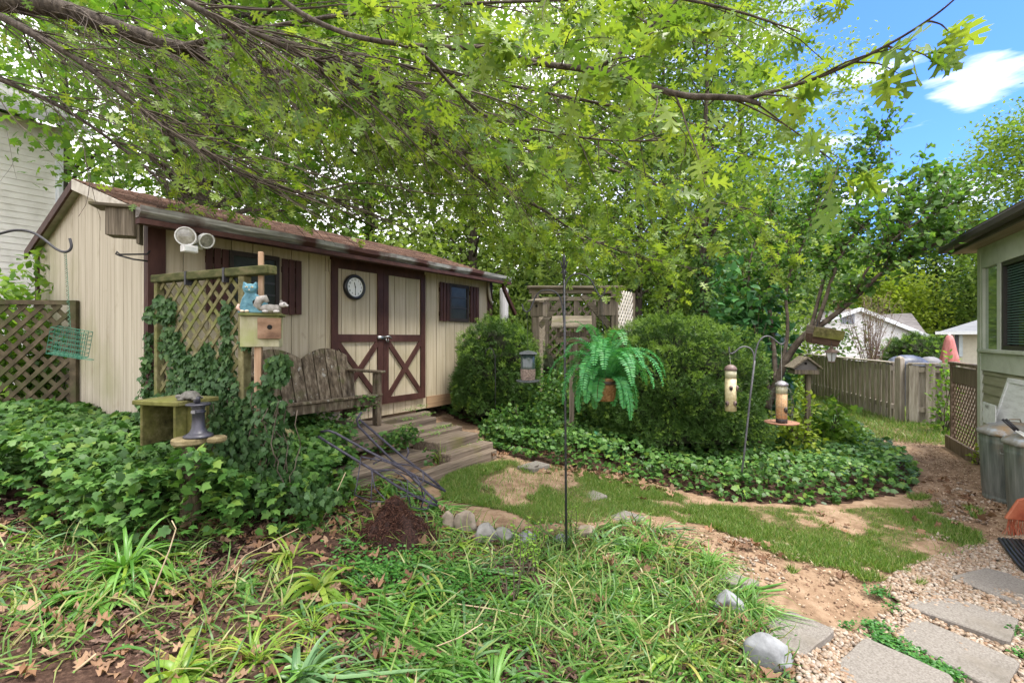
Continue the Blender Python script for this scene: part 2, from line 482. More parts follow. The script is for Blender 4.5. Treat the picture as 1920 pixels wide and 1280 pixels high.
def build_ground():
    def axis(lo, hi, dl, dh, st):
        core = np.arange(dl, dh + 1e-6, st)
        a = [dl]; s = st
        while a[-1] > lo: s *= 1.25; a.append(a[-1] - s)
        b = [dh]; s = st
        while b[-1] < hi: s *= 1.25; b.append(b[-1] + s)
        return np.concatenate([a[:0:-1], core, b[1:]])
    xs = axis(-900, 900, -4.2, 6.6, .045); ys = axis(-900, 900, 1.5, 9.0, .045)
    X, Y = np.meshgrid(xs, ys)
    Z = gz(X, Y)
    lawn = inpoly(R_LAWN, X, Y); bed = inpoly(R_BED, X, Y); grv = inpoly(R_GRAV, X, Y); far = inpoly(R_FAR, X, Y)
    ivy = inpoly(R_IVY_L, X, Y) | inpoly(R_IVY_M, X, Y)
    near = (X > -4.4) & (X < 6.8) & (Y > 1.3) & (Y < 9.2)
    Z = Z + near * ((vnoise(X, Y, 1.7) - .5) * .05 + (vnoise(X, Y, 7, 3) - .5) * .022 + (vnoise(X, Y, 21, 5) - .5) * .008)
    dd = vnoise(X, Y, 2.2, 1) * .65 + vnoise(X, Y, 7, 2) * .35
    lawnf = lawn * np.clip((dd - .24) * 4.5, 0, 1)
    me = bpy.data.meshes.new("ground")
    ny, nx = X.shape
    me.vertices.add(nx * ny)
    me.vertices.foreach_set("co", np.stack([X, Y, Z], -1).reshape(-1))
    i = np.arange(ny - 1)[:, None] * nx + np.arange(nx - 1)[None]
    F = np.stack([i, i + 1, i + nx + 1, i + nx], -1).reshape(-1)
    nf = (nx - 1) * (ny - 1)
    me.loops.add(nf * 4); me.loops.foreach_set("vertex_index", F)
    me.polygons.add(nf); me.polygons.foreach_set("loop_start", np.arange(nf) * 4)
    me.update(calc_edges=True)
    me.polygons.foreach_set("use_smooth", [True] * nf)
    out_near = ~near
    for nm, a in (("lawn", np.maximum(lawnf, far | out_near)), ("bed", bed | (ivy)), ("gravel", grv)):
        at = me.attributes.new(nm, 'FLOAT', 'POINT'); at.data.foreach_set("value", a.astype(np.float32).reshape(-1))
    m, n, l, b, out = newmat("ground")
    tc = n.new("ShaderNodeTexCoord")
    def noise(s, d=8, r=.6):
        z = n.new("ShaderNodeTexNoise"); z.inputs['Scale'].default_value = s; z.inputs['Detail'].default_value = d; z.inputs['Roughness'].default_value = r
        l(tc.outputs['Object'], z.inputs['Vector']); return z
    def mask(attr, ns, amp, seedscale):
        a = n.new("ShaderNodeAttribute"); a.attribute_name = attr
        z = noise(seedscale, 5)
        ad = n.new("ShaderNodeMath"); ad.operation = 'MULTIPLY_ADD'; ad.inputs[1].default_value = amp; 
        l(z.outputs['Fac'], ad.inputs[0]); l(a.outputs['Fac'], ad.inputs[2])
        r = ramp(n, [(.5 + amp*.5 - .08, (0,0,0)), (.5 + amp*.5 + .08, (1,1,1))]); l(ad.outputs[0], r.inputs['Fac'])
        return r.outputs['Color']
    dirt_n = noise(9, 12, .7)
    dirt = ramp(n, [(.30,(.13,.082,.05)),(.5,(.26,.175,.112)),(.7,(.37,.27,.185))]); l(dirt_n.outputs['Fac'], dirt.inputs['Fac'])
    big = noise(1.3, 4)
    grass = ramp(n, [(.34,(.04,.045,.014)),(.48,(.10,.095,.035)),(.60,(.20,.145,.085)),(.72,(.30,.21,.13))]); l(dirt_n.outputs['Fac'], grass.inputs['Fac'])
    mul = ramp(n, [(.3,(.018,.011,.008)),(.5,(.06,.034,.024)),(.7,(.14,.085,.06))]); l(noise(34, 10, .75).outputs['Fac'], mul.inputs['Fac'])
    vor = n.new("ShaderNodeTexVoronoi"); vor.inputs['Scale'].default_value = 48; l(tc.outputs['Object'], vor.inputs['Vector'])
    grav = ramp(n, [(0,(.17,.115,.066)),(.3,(.25,.18,.115)),(.6,(.32,.26,.19)),(1,(.21,.16,.12))]); 
    sep = n.new("ShaderNodeSeparateColor"); l(vor.outputs['Color'], sep.inputs[0]); l(sep.outputs[0], grav.inputs['Fac'])
    cur = dirt.outputs['Color']
    for msk, c in ((mask("lawn", 0, .9, 5.0), grass), (mask("gravel", 0, .7, 6.0), grav), (mask("bed", 0, .5, 8.0), mul)):
        x = n.new("ShaderNodeMix"); x.data_type = 'RGBA'; l(msk, x.inputs['Factor']); l(cur, x.inputs['A']); l(c.outputs['Color'], x.inputs['B']); cur = x.outputs['Result']
    l(cur, b.inputs['Base Color']); b.inputs['Roughness'].default_value = .95; b.inputs['Specular IOR Level'].default_value = .15
    bp = n.new("ShaderNodeBump"); bp.inputs['Strength'].default_value = .8; bp.inputs['Distance'].default_value = .02
    l(noise(40, 10, .7).outputs['Fac'], bp.inputs['Height']); l(bp.outputs[0], b.inputs['Normal'])
    kind(link("ground", me, m), 'structure')
build_ground()

def sample_in(poly, N, cond=None, rng=RNG):
    lo = poly.min(0); hi = poly.max(0)
    lo = np.maximum(lo, (-5.0, 1.5)); hi = np.minimum(hi, (9, 14))
    xs = []; 
    got = 0
    while got < N:
        p = rng.uniform(lo, hi, size=(N * 3, 2))
        k = inpoly(poly, p[:, 0], p[:, 1])
        if cond is not None: k &= cond(p[:, 0], p[:, 1])
        p = p[k]; xs.append(p); got += len(p)
        if len(xs) > 40: break
    p = np.concatenate(xs)[:N]
    return p[:, 0], p[:, 1]

def in_view(x, y, m=.12):
    u = x / np.maximum(y, .1)
    return (np.abs(u) < 1.056 + m) & (y > 1.75)

# lawn grass
def build_grass():
    X = []; Y = []; S = []
    pav = [inpoly(q, 0, 0) for q in []]
    def dens(x, y):
        d = vnoise(x, y, 2.2, 1) * .65 + vnoise(x, y, 7, 2) * .35
        return RNG.random(x.shape) < np.clip((d - .34) * 3.4, .03, 1)
    x, y = sample_in(R_LAWN, 105000, dens); X.append(x); Y.append(y); S.append(RNG.uniform(.022, .06, len(x)))
    # ragged edge tufts on the dirt
    edge = poly_world([(1180,960),(1460,1060),(1520,1120),(1700,1110),(1860,1040),(1840,960),(1740,920),(1600,960),(1330,950)])
    x, y = sample_in(edge, 9000, lambda a, b: (vnoise(a, b, 9, 4) > .72) & (vnoise(a, b, 2.0, 9) > .45)); X.append(x); Y.append(y); S.append(RNG.uniform(.03, .07, len(x)))
    x, y = sample_in(R_FAR, 45000, lambda a, b: (np.abs(a / b) < 1.1) & (b < 14) & (a > 2.5)); X.append(x); Y.append(y); S.append(RNG.uniform(.05, .11, len(x)))
    x = np.concatenate(X); y = np.concatenate(Y); s = np.concatenate(S)
    N = len(x)
    z = gz(x, y) - .004
    f = RNG.normal(size=(N, 3)) * .55; f[:, 2] = 1
    n = RNG.normal(size=(N, 3)); n[:, 2] *= .3
    tv, tf = T_blade()
    sc = np.stack([s * 1.3, s, s], 1)
    me = scatter_mesh("grass", tv, tf, np.stack([x, y, z], 1), frames(f, n), sc)
    kind(link("lawn_grass", me, leafmat('grass_blade', [(.065,.14,.022),(.10,.205,.03),(.145,.26,.04),(.20,.29,.06),(.33,.31,.14)], trans=.3)), 'stuff')
build_grass()

# pebbles of the gravel strip
def build_pebbles():
    bm = [(1,0,0),(-1,0,0),(0,1,0),(0,-1,0),(0,0,1),(0,0,-1)]
    t = [(4,0,2),(4,2,1),(4,1,3),(4,3,0),(5,2,0),(5,1,2),(5,3,1),(5,0,3)]
    # one subdivision, rounded
    v = [Vector(p) for p in bm]; f = []
    mids = {}
    def mid(a, b):
        k = (min(a,b), max(a,b))
        if k not in mids: mids[k] = len(v); v.append((v[a] + v[b]).normalized())
        return mids[k]
    for a, b, c in t:
        ab, bc, ca = mid(a,b), mid(b,c), mid(c,a)
        f += [(a,ab,ca),(b,bc,ab),(c,ca,bc),(ab,bc,ca)]
    x, y = sample_in(R_GRAV, 17000, lambda a, b: in_view(a, b) & (b < 4.2))
    x2, y2 = sample_in(poly_world([(1330,1000),(1700,1050),(1900,960),(1800,900),(1500,1150),(1440,1200),(1380,1090)]), 700, lambda a, b: vnoise(a, b, 6, 12) > .5)
    x = np.concatenate([x, x2]); y = np.concatenate([y, y2]); N = len(x)
    s = RNG.uniform(.007, .017, (N, 1)) * RNG.uniform([.8,.7,.45],[1.4,1.1,.8], (N, 3))
    z = gz(x, y) + RNG.uniform(0, .012, N) + (vnoise(x, y, 7, 3) - .5) * .022
    me = scatter_mesh("pebbles", [tuple(p) for p in v], f, np.stack([x, y, z], 1), rand_frames(N, 1.5), s)
    me.polygons.foreach_set("use_smooth", [True] * len(me.polygons))
    kind(link("gravel", me, leafmat('pebble', [(.15,.095,.055),(.24,.16,.10),(.29,.225,.16),(.19,.145,.11),(.37,.32,.26),(.22,.13,.075)], trans=0, rough=.6)), 'stuff')
build_pebbles()
# ------------------------------------------------------------------ the shed (local x along its front, y to the back, z from its floor)
DV = Vector((.547, .837, 0)); NV = Vector((.837, -.547, 0))       # along the front, out of the front
SC0 = Vector((-3.001, 4.029, .72))
SHED_ROT = atan2(.837, .547)
def W(px, py, out=0.0):
    """pixel -> shed local (x along front, -out, z) on the plane `out` in front of the wall"""
    u = (px - 960.0) / FPX
    Y = (SC0.dot(NV) + out) / (.837 * u - .547)
    p = Vector((u * Y, Y, EYE - (py - HY) / FPX * Y))
    q = p - SC0
    return Vector((q.dot(DV), -q.dot(NV), q.z))
LEN, DEP = 4.81, 3.03
TAN = srf('tan_siding', [(.34,.29,.20),(.42,.36,.258),(.48,.42,.31)], scale=(30,30,1.2), rough=.75, bump=.35, bdist=.003,
          extra=[((.32,.285,.17), 1.1, .52, .78), ((.27,.22,.15), 6.0, .66, .8)])
TAN_SIDE = srf('tan_siding_side', [(.36,.315,.235),(.45,.40,.305),(.52,.47,.365)], scale=(30,30,1.0), rough=.75, bump=.35, bdist=.003,
          extra=[((.27,.265,.13), .9, .54, .80), ((.34,.29,.20), 5.0, .62, .8)])
WHITEISH = srf('old_white_trim', [(.36,.32,.25),(.52,.48,.40),(.62,.58,.50)], scale=(8,8,8), rough=.7, bump=.3)
def shingle_mat():
    m, n, l, b, out = newmat('shingles')
    t = n.new("ShaderNodeTexCoord"); mp = n.new("ShaderNodeMapping"); l(t.outputs['Object'], mp.inputs['Vector'])
    nz = n.new("ShaderNodeTexNoise"); nz.inputs['Scale'].default_value = 60; nz.inputs['Detail'].default_value = 4; l(t.outputs['Object'], nz.inputs['Vector'])
    n2 = n.new("ShaderNodeTexNoise"); n2.inputs['Scale'].default_value = 3; l(t.outputs['Object'], n2.inputs['Vector'])
    g = n.new("ShaderNodeNewGeometry")
    r = ramp(n, [(0,(.085,.05,.036)),(.5,(.135,.078,.055)),(1,(.19,.12,.088))]); l(g.outputs['Random Per Island'], r.inputs['Fac'])
    r2 = ramp(n, [(.35,(.7,.66,.62)),(.65,(1.25,1.2,1.15))]); l(nz.outputs['Fac'], r2.inputs['Fac'])
    x = n.new("ShaderNodeMix"); x.data_type = 'RGBA'; x.blend_type = 'MULTIPLY'; x.inputs['Factor'].default_value = 1
    l(r.outputs['Color'], x.inputs['A']); l(r2.outputs['Color'], x.inputs['B'])
    l(x.outputs['Result'], b.inputs['Base Color']); b.inputs['Roughness'].default_value = .9
    bp = n.new("ShaderNodeBump"); bp.inputs['Distance'].default_value = .004; bp.inputs['Strength'].default_value = .6
    l(nz.outputs['Fac'], bp.inputs['Height']); l(bp.outputs[0], b.inputs['Normal'])
    return m
SHINGLE = shingle_mat()
GLASS = srf('dark_window_glass', [(.018,.022,.02),(.03,.035,.03),(.05,.055,.045)], scale=(3,3,3), rough=.25, bump=.25, spec=.2, bdist=.02)

shed = thing("garden_shed", "long tan wood-sided shed with brown trim, double doors and a shingle roof", "shed", SC0, SHED_ROT)
TOPZ = 1.83                                        # underside of the eave over the floor
RISE = .334
def plank_wall(mb, x0, x1, zt, phase, face, base=0.0, step=.2032):
    """upright boards with narrow grooves; zt(x) gives the top"""
    k = x0; edges = [x0]
    g = phase
    while g < x1:
        if g > x0 + .02: edges.append(g)
        g += step
    edges.append(x1)
    for a, b2 in zip(edges[:-1], edges[1:]):
        face(mb, a + .004, b2 - .004, base, zt(a), zt(b2))
def front_face(mb, a, b2, z0, za, zb):
    mb.add([(a,-.012,z0),(b2,-.012,z0),(b2,-.012,zb),(a,-.012,za),(a,.0,z0),(b2,.0,z0),(b2,.0,zb),(a,.0,za)],
           [(0,1,2,3),(1,5,6,2),(4,0,3,7),(3,2,6,7),(0,4,5,1)])
mb = MB(); plank_wall(mb, 0, LEN, lambda x: TOPZ + .02, .0324, front_face, base=-.1)
mb.box(.002, LEN-.002, .001, .06, -.1, TOPZ+.02)
part("front_wall", mb, TAN, shed)
def roofz(y): return TOPZ + .04 + RISE * ((y + .0) if y < DEP/2 else (DEP - y))
def side_face(mb, a, b2, z0, za, zb):
    mb.add([(-.012,a,z0),(-.012,b2,z0),(-.012,b2,zb),(-.012,a,za),(0,a,z0),(0,b2,z0),(0,b2,zb),(0,a,za)],
           [(0,3,2,1),(1,2,6,5),(4,7,3,0),(3,7,6,2),(0,1,5,4)])
mb = MB(); plank_wall(mb, .0, DEP, roofz, .16, side_face, base=-.3, step=.19)
mb.add([(.001,.0,-.3),(.001,DEP,-.3),(.001,DEP,roofz(DEP)),(.001,DEP/2,roofz(DEP/2)),(.001,0,roofz(0))], [(4,3,2,1,0)])
part("side_wall", mb, TAN_SIDE, shed)
mb = MB()
mb.add([(LEN,.0,-.3),(LEN,DEP,-.3),(LEN,DEP,roofz(DEP)),(LEN,DEP/2,roofz(DEP/2)),(LEN,0,roofz(0))], [(0,1,2,3,4)])
mb.add([(0,DEP,-.3),(LEN,DEP,-.3),(LEN,DEP,roofz(DEP)),(0,DEP,roofz(DEP))], [(1,0,3,2)])
part("rear_wall", mb, TAN_SIDE, shed)
# corner posts
for (x0, x1, y0, y1) in ((-.035,.095,-.036,-.013), (-.036,-.013,-.013,.04), (LEN-.09,LEN+.03,-.036,-.013), (-.036,-.013,DEP-.05,DEP+.03)):
    part("corner_trim", MB().box(x0, x1, y0, y1, -.2, TOPZ+.03), BROWN(), shed)
# roof: courses of shingle strips on both slopes
OVX0, OVX1, OVF, OVB = -.10, LEN+.12, -.22, DEP+.12
def roof_pt(x, y, lift=0.0):
    z = TOPZ + .10 + RISE * (y if y < DEP/2 else DEP - y)
    return Vector((x, y, z + lift))
mb = MB()
for side in (0, 1):
    ys = np.arange(OVF if side == 0 else OVB, DEP/2 + (.0 if side == 0 else 0), .125 if side == 0 else -.125)
    ys = list(ys) + [DEP/2]
    for i in range(len(ys)-1):
        y0, y1 = ys[i], ys[i+1]
        x = OVX0 - (i % 2) * .1
        while x < OVX1:
            w = random.uniform(.14, .26)
            a = max(x, OVX0); b2 = min(x + w, OVX1)
            if b2 - a > .01:
                lf = .012 + random.uniform(0, .006)
                p = [roof_pt(a, y0, lf), roof_pt(b2, y0, lf), roof_pt(b2, y1, .004), roof_pt(a, y1, .004), roof_pt(a, y0, 0), roof_pt(b2, y0, 0)]
                mb.add(p, [(0,1,2,3),(4,5,1,0)] if side == 0 else [(3,2,1,0),(0,1,5,4)])
            x += w + .004
roof = part("roof", mb, SHINGLE, shed)
mb = MB()
A, B, C_ = (OVF, OVF), (DEP/2, DEP/2), (OVB, OVB)
def deck(mb, ya, yb):
    t = .03
    for (x0, x1) in ((OVX0+.004, OVX1-.004),):
        p = [roof_pt(x0, ya), roof_pt(x1, ya), roof_pt(x1, yb), roof_pt(x0, yb)]
        q = [v - Vector((0,0,t)) for v in p]
        mb.add(p + q, [(0,1,2,3),(7,6,5,4),(0,4,5,1),(1,5,6,2),(2,6,7,3),(3,7,4,0)])
deck(mb, OVF+.004, DEP/2); deck(mb, DEP/2, OVB-.004)
part("roof_deck", mb, WHITEISH, shed)
# rake boards (pale) under the shingles on the gable end and the dark drip edge
for ya, yb in ((OVF+.01, DEP/2), (DEP/2, OVB-.01)):
    mb = MB(); xr = OVX0 - .012
    p = [roof_pt(xr, ya, -.0), roof_pt(xr, yb, -.0), roof_pt(xr, yb, -.10), roof_pt(xr, ya, -.085)]
    q = [v + Vector((.022, 0, 0)) for v in p]
    mb.add(p + q, [(0,3,2,1),(4,5,6,7),(0,1,5,4),(3,7,6,2),(0,4,7,3),(1,2,6,5)])
    part("rake_board", mb, WHITEISH if ya < 1 else BROWN(), shed)
mb = MB(); mb.box(OVX0+.02, OVX1-.02, OVF+.005, -.014, TOPZ-.0, TOPZ+.02)
part("soffit", mb, srf('soffit_tan', [(.40,.33,.22),(.5,.42,.3)], rough=.8), shed)
mb = MB(); mb.box(OVX0, OVX1, OVF-.018, OVF+.0, TOPZ-.075, TOPZ+.035)
part("fascia", mb, BROWN(), shed)
# gutter: open K-shaped trough, old galvanised lip over brown
GX0, GX1 = -.19, LEN+.16
prof = [(OVF-.020, TOPZ+.055), (OVF-.020, TOPZ-.03), (OVF-.075, TOPZ-.03), (OVF-.115, TOPZ+.01), (OVF-.118, TOPZ+.055), (OVF-.108, TOPZ+.055), (OVF-.105, TOPZ+.014), (OVF-.072, TOPZ-.022), (OVF-.028, TOPZ-.022), (OVF-.028, TOPZ+.055)]
mb = MB(); k = len(prof)
NSEG = 14
vs = []
for i in range(NSEG+1):
    x = GX0 + (GX1-GX0)*i/NSEG; wob = random.uniform(-.006, .006)
    vs += [(x, y, z+wob) for y, z in prof]
fs = [tuple(range(k)), tuple(reversed([NSEG*k+j for j in range(k)]))]
for i in range(NSEG):
    for j in range(k):
        j2 = (j+1) % k
        fs.append((i*k+j, (i+1)*k+j, (i+1)*k+j2, i*k+j2))
mb.add(vs, fs)
part("gutter", mb, srf('old_gutter', [(.10,.10,.09),(.24,.24,.22),(.42,.42,.39)], scale=(3,30,30), rough=.7, bump=.3, extra=[((.07,.03,.025), 2.0, .5, .6)]), shed)
mb = MB(); mb.box(GX0, GX1, OVF-.10, OVF-.019, TOPZ-.075, TOPZ-.034)
part("gutter_bracket_board", mb, BROWN(), shed)
# downspout at the far corner
mb = MB()
dx = LEN + .02
mb.beam((dx, OVF-.06, TOPZ-.03), (dx, OVF-.05, TOPZ-.16), .06, .05, (1,0,0))
mb.beam((dx, OVF-.05, TOPZ-.15), (dx+.42, OVF+.0, TOPZ-.55), .065, .05, (0,1,0))
part("downspout", mb, BROWN(), shed, bevel=.006)
mb = MB(); mb.tube([(LEN-.10,-.05,TOPZ-.02),(LEN-.12,-.07,TOPZ-.18),(LEN-.07,-.06,TOPZ-.32),(LEN-.0,-.05,TOPZ-.40)], .022, 8)
part("bent_pipe", mb, plain('beige_pipe', (.42,.38,.30), .6), shed, smooth=True)

# windows with shutters
def window(x0, x1, z0, z1, rows, slack=0):
    f = part("window", (lambda m: (m.box(x0, x1, -.034, -.013, z1-.045, z1), m.box(x0, x1, -.034, -.013, z0, z0+.05),
             m.box(x0, x0+.04, -.034, -.013, z0+.05, z1-.045), m.box(x1-.04, x1, -.034, -.013, z0+.05, z1-.045), m)[-1])(MB()),
             srf('dark_window_frame', [(.02,.016,.014),(.045,.034,.03)], rough=.6), shed)
    part("pane", MB().box(x0+.04, x1-.04, -.018, -.014, z0+.05, z1-.045), GLASS, f)
    for r in range(1, rows):
        z = z0 + .05 + (z1 - z0 - .095) * r / rows
        part("muntin", MB().box(x0+.04, x1-.04, -.026, -.019, z-.009, z+.009), plain('muntin_dark', (.03,.03,.03)), f)
    return f
def shutter(x0, x1, z0, z1, n=3):
    m = MB(); w = (x1-x0)/n
    for i in range(n):
        m.box(x0+i*w+.006, x0+(i+1)*w-.006, -.048, -.028, z0 + random.uniform(0,.008), z1)
    m.box(x0+.008, x1-.008, -.027, -.014, z0+.08, z0+.14); m.box(x0+.008, x1-.008, -.027, -.014, z1-.14, z1-.08)
    return part("shutter", m, BROWN(), shed, bevel=.003)
xl = lambda px, out=.03: W(px, 600, out).x
zl = lambda px, py, out=.03: W(px, py, out).z
window(xl(430), xl(524), zl(524,585), zl(524,482), 4)
shutter(xl(384), xl(429), zl(429,590), zl(429,469))
shutter(xl(527), xl(565), zl(565,591), zl(565,490))
window(xl(843), xl(879), zl(879,604), zl(879,536), 3)
shutter(xl(823.5), xl(842), zl(842,603), zl(842,531))
shutter(xl(880.5), xl(897), zl(897,605), zl(897,539))
# double doors: outer frame as one, each door with stiles, rails and crossed braces
DX0, DX1, DZ0, DZ1 = 1.717, 3.227, .05, 1.80
part("door_frame", MB().box(DX0, DX1, -.030, -.013, DZ1-.05, DZ1), BROWN(), shed)
RAILZ = EYE - SC0.z
for s, (a, b2) in enumerate(((DX0, (DX0+DX1)/2-.002), ((DX0+DX1)/2+.002, DX1))):
    zt = DZ1 - .052
    m = MB(); plank_wall(m, a+.004, b2-.004, lambda x: zt, .0324 + (0 if s == 0 else .0), lambda mb, p, q, z0, za, zb: mb.box(p, q, -.026, -.0125, DZ0, zt))
    m.box(a+.004, b2-.004, -.0165, -.0125, DZ0, zt)
    d = part("door", m, TAN, shed)
    tr = MB(); w = .085
    tr.box(a, a+w, -.048, -.027, DZ0, zt); tr.box(b2-w, b2, -.048, -.027, DZ0, zt)
    tr.box(a+w, b2-w, -.046, -.027, zt-.075, zt); tr.box(a+w, b2-w, -.046, -.027, DZ0, DZ0+.08)
    tr.box(a+w, b2-w, -.046, -.027, RAILZ-.05, RAILZ+.04)
    part("door_trim", tr, BROWN(), d)
    br = MB()
    br.beam((a+w, -.036, RAILZ-.06), (b2-w, -.036, DZ0+.09), .018, .065, (0,0,1))
    p0 = Vector((a+w, -.034, DZ0+.09)); p1 = Vector((b2-w, -.034, RAILZ-.06))
    br.beam(p0, p1, .026, .065, (0,0,1))
    part("brace", br, BROWN(), d)
xc = (DX0+DX1)/2
m = MB(); m.box(xc-.10, xc+.02, -.062, -.049, RAILZ-.02, RAILZ+.02); m.tube([(xc+.0,-.065,RAILZ+.01),(xc+.06,-.085,RAILZ+.015),(xc+.11,-.07,RAILZ-.01)], .011, 8)
m.tube([(xc+.02,-.07,RAILZ-.01),(xc+.02,-.085,RAILZ-.05),(xc+.05,-.085,RAILZ-.055),(xc+.055,-.07,RAILZ-.01)], .007, 6)
part("latch", m, plain('latch_steel', (.30,.32,.32), .4, .8), shed, smooth=True)
for x in (DX0-.06, DX0-.02):
    for z in (.2, 1.62): part("hinge_strip", MB().box(x, x+.02, -.028, -.013, z, z+.14), TAN, shed)
part("skirt_board", MB().box(DX1+.05, LEN-.1, -.03, -.013, -.1, .06), srf('bare_wood_skirt', [(.25,.16,.09),(.4,.27,.16)], scale=(2,30,30)), shed)
def S2W(v):   # shed local -> world
    v = Vector(v); return SC0 + DV * v.x - NV * v.y + Vector((0,0,v.z))

# clock on the left door
cp = W(665, 538.5, .055)
clk = thing("wall_clock", "round white-faced wall clock with a thick black rim on the left shed door", "clock", S2W(cp), SHED_ROT)
MF = Matrix.Rotation(radians(90), 4, 'X')    # local z -> -y (towards the viewer)
m = MB(); m.lathe([(.148,-.02),(.150,.0),(.146,.018),(.132,.026),(.116,.022),(.110,.010)], n=48, M=MF, cap=True)
part("rim", m, srf('clock_rim', [(.006,.006,.008),(.012,.012,.014)], rough=.3, bump=.05, spec=.6), clk, smooth=True)
m = MB(); m.lathe([(.111,.0),(.111,.0105)], n=48, M=MF)
part("face", m, srf('clock_face', [(.78,.80,.78),(.84,.85,.84)], rough=.4, bump=0), clk)
INK = plain('clock_ink', (.008,.008,.008), .5)
def text_mesh(s, size, bold=0.0):
    cu = bpy.data.curves.new("t", 'FONT'); cu.body = s; cu.size = size; cu.align_x = 'CENTER'; cu.align_y = 'CENTER'; cu.offset = bold
    o = bpy.data.objects.new("t", cu); COL.objects.link(o)
    bpy.context.view_layer.update()
    me = bpy.data.meshes.new_from_object(o.evaluated_get(bpy.context.evaluated_depsgraph_get()))
    vs = [v.co.copy() for v in me.vertices]; fs = [tuple(p.vertices) for p in me.polygons]
    bpy.data.objects.remove(o); bpy.data.curves.remove(cu); bpy.data.meshes.remove(me)
    return vs, fs
for h in range(1, 13):
    a = radians(90 - 30*h); vs, fs = text_mesh(str(h), .030, .0006)
    m = MB(); m.add([(v.x + .088*cos(a), -.0125, v.y + .088*sin(a)) for v in vs], fs)
    part("numeral", m, INK, clk)
for ang, ln, w in ((11.5*30, .058, .007), (180, .088, .005)):
    a = radians(90 - ang); m = MB()
    m.beam((-.015*cos(a), -.0145, -.015*sin(a)), (ln*cos(a), -.0145, ln*sin(a)), .002, w, (sin(a), 0, -cos(a)))
    m.lathe([(.007,.013),(.007,.0165)], n=10, M=MF)
    part("hand", m, INK, clk)

# flood light
fl = thing("flood_light", "white twin-lamp outdoor flood light under the shed eave", "flood light", S2W(W(366, 462, .0)), SHED_ROT)
WHT = srf('white_metal', [(.62,.62,.60),(.75,.75,.73),(.82,.82,.80)], rough=.45, bump=.05)
LENS = srf('lamp_lens', [(.16,.15,.12),(.26,.25,.21),(.40,.39,.34)], scale=(30,30,30), rough=.15, bump=.3, spec=.9)
s0 = W(355, 467, .36) - W(366, 462, .0)
m = MB(); m.box(-.045,.045,-.05,-.012,-.03,.045); m.beam((0,-.04,.01), (s0.x,s0.y+.02,s0.z+.02), .03, .03); m.box(s0.x-.055,s0.x+.055,s0.y-.03,s0.y+.03,s0.z-.028,s0.z+.028); part("sensor_box", m, WHT, fl, bevel=.004)
part("sensor_window", MB().box(s0.x-.045,s0.x+.045,s0.y-.036,s0.y-.031,s0.z-.02,s0.z+.012), plain('milky_plastic', (.7,.72,.70), .3), fl)
for px, py, r, aim in ((348, 443, .076, Vector((-.42,-.95,-.12))), (388, 452, .064, Vector((.10,-.95,-.38)))):
    c = W(px, py, .36) - W(366, 462, .0); c = Vector((c.x, c.y, c.z))
    q = aim.normalized().to_track_quat('Z', 'Y').to_matrix().to_4x4()
    m = MB(); m.lathe([(.028,-.10),(.034,-.07),(.055,-.045),(r,-.005),(r,.006),(r-.008,.006),(r-.010,-.004)], c=c, n=28, M=q)
    lh = part("lamp_head", m, WHT, fl, smooth=True)
    m = MB(); m.lathe([(.0005,.008),(r*.5,.005),(r-.011,-.002)], c=c, n=28, M=q, cap=False); part("lens", m, LENS, lh, smooth=True)
    m = MB(); m.tube([(s0.x,s0.y,s0.z+.03), tuple(c + q @ Vector((0,0,-.09)))], .011, 8); part("arm", m, WHT, fl, smooth=True)

# iron hanger on the corner post
m = MB(); k = S2W(W(279, 472, .03))
def PP(px, py, Y): return P(px, py, Y)
m = MB(); m.tube([PP(281,470,4.0), PP(276,476.5,3.95), PP(225,477,3.86), PP(219,472,3.85), PP(217,476,3.85), PP(224,479,3.86), PP(250,486,3.9), PP(281,490,4.0)], .007, 7)
solo("plant_hanger", m, BLACK(), "thin black iron bracket on the brown shed corner post", "bracket", smooth=True)
# nest box on the gable wall
def wood_box(name, label, c, rot, w, h, d, plate='right', hole=False):
    t = thing(name, label, "birdhouse", c, rot)
    m = MB(); m.box(-w/2, w/2, 0, d, 0, h); part("body", m, WOOD_OLDZ(), t, bevel=.003)
    m = MB(); m.box(-w/2-.09, w/2+.02, -.04, d+.02, h+.001, h+.024); part("lid", m, WOOD_OLD(), t, bevel=.003)
    m = MB(); m.box(w/2+.001, w/2+.022, d*.3, d*.9, -.05, h+.0); part("back_plate", m, WOOD_OLDZ(), t, bevel=.003)
    return t
wood_box("nest_box", "weathered grey wooden nest box high on the shed's gable wall", P(224, 441, 3.78), radians(20), .185, .215, .15)
# ------------------------------------------------------------------ deck, steps and edging timbers in front of the shed
PLANK = srf('grey_brown_plank', [(.075,.056,.04),(.17,.132,.098),(.27,.215,.16)], scale=(2.5,50,50), rough=.88, bump=.6, bdist=.004, extra=[((.13,.12,.04), 2.5, .58, .78)])
def local_to_shed(p):
    q = Vector(p) - SC0; return Vector((q.dot(DV), -q.dot(NV), q.z))
def shed_thing(name, label, cat, group=None):
    return thing(name, label, cat, SC0, SHED_ROT, group)
# platform under the bench
t = shed_thing("deck_platform", "low weathered wooden platform carrying the garden bench", "platform")
za = .68 - SC0.z
a = local_to_shed(P(778, 804, 4.997)); b = local_to_shed(P(602, 832, 4.294))
xr, yf = a.x, (a.y + b.y)/2
yb = -.10; k = 0; y = yf
n_b = 6; w = (yb - yf)/n_b
for i in range(n_b):
    part("board", MB().box(xr-1.75, xr - random.uniform(0,.015), yf+i*w+.004, yf+(i+1)*w-.004, za-.035, za + random.uniform(-.003,.002)), PLANK, t, bevel=.004)
part("rim_board", MB().box(xr-1.75, xr-.01, yf+.012, yf+.045, za-.15, za-.037), PLANK, t, bevel=.004)
part("side_board", MB().box(xr-.05, xr-.015, yf+.05, yb, za-.15, za-.037), PLANK, t, bevel=.004)
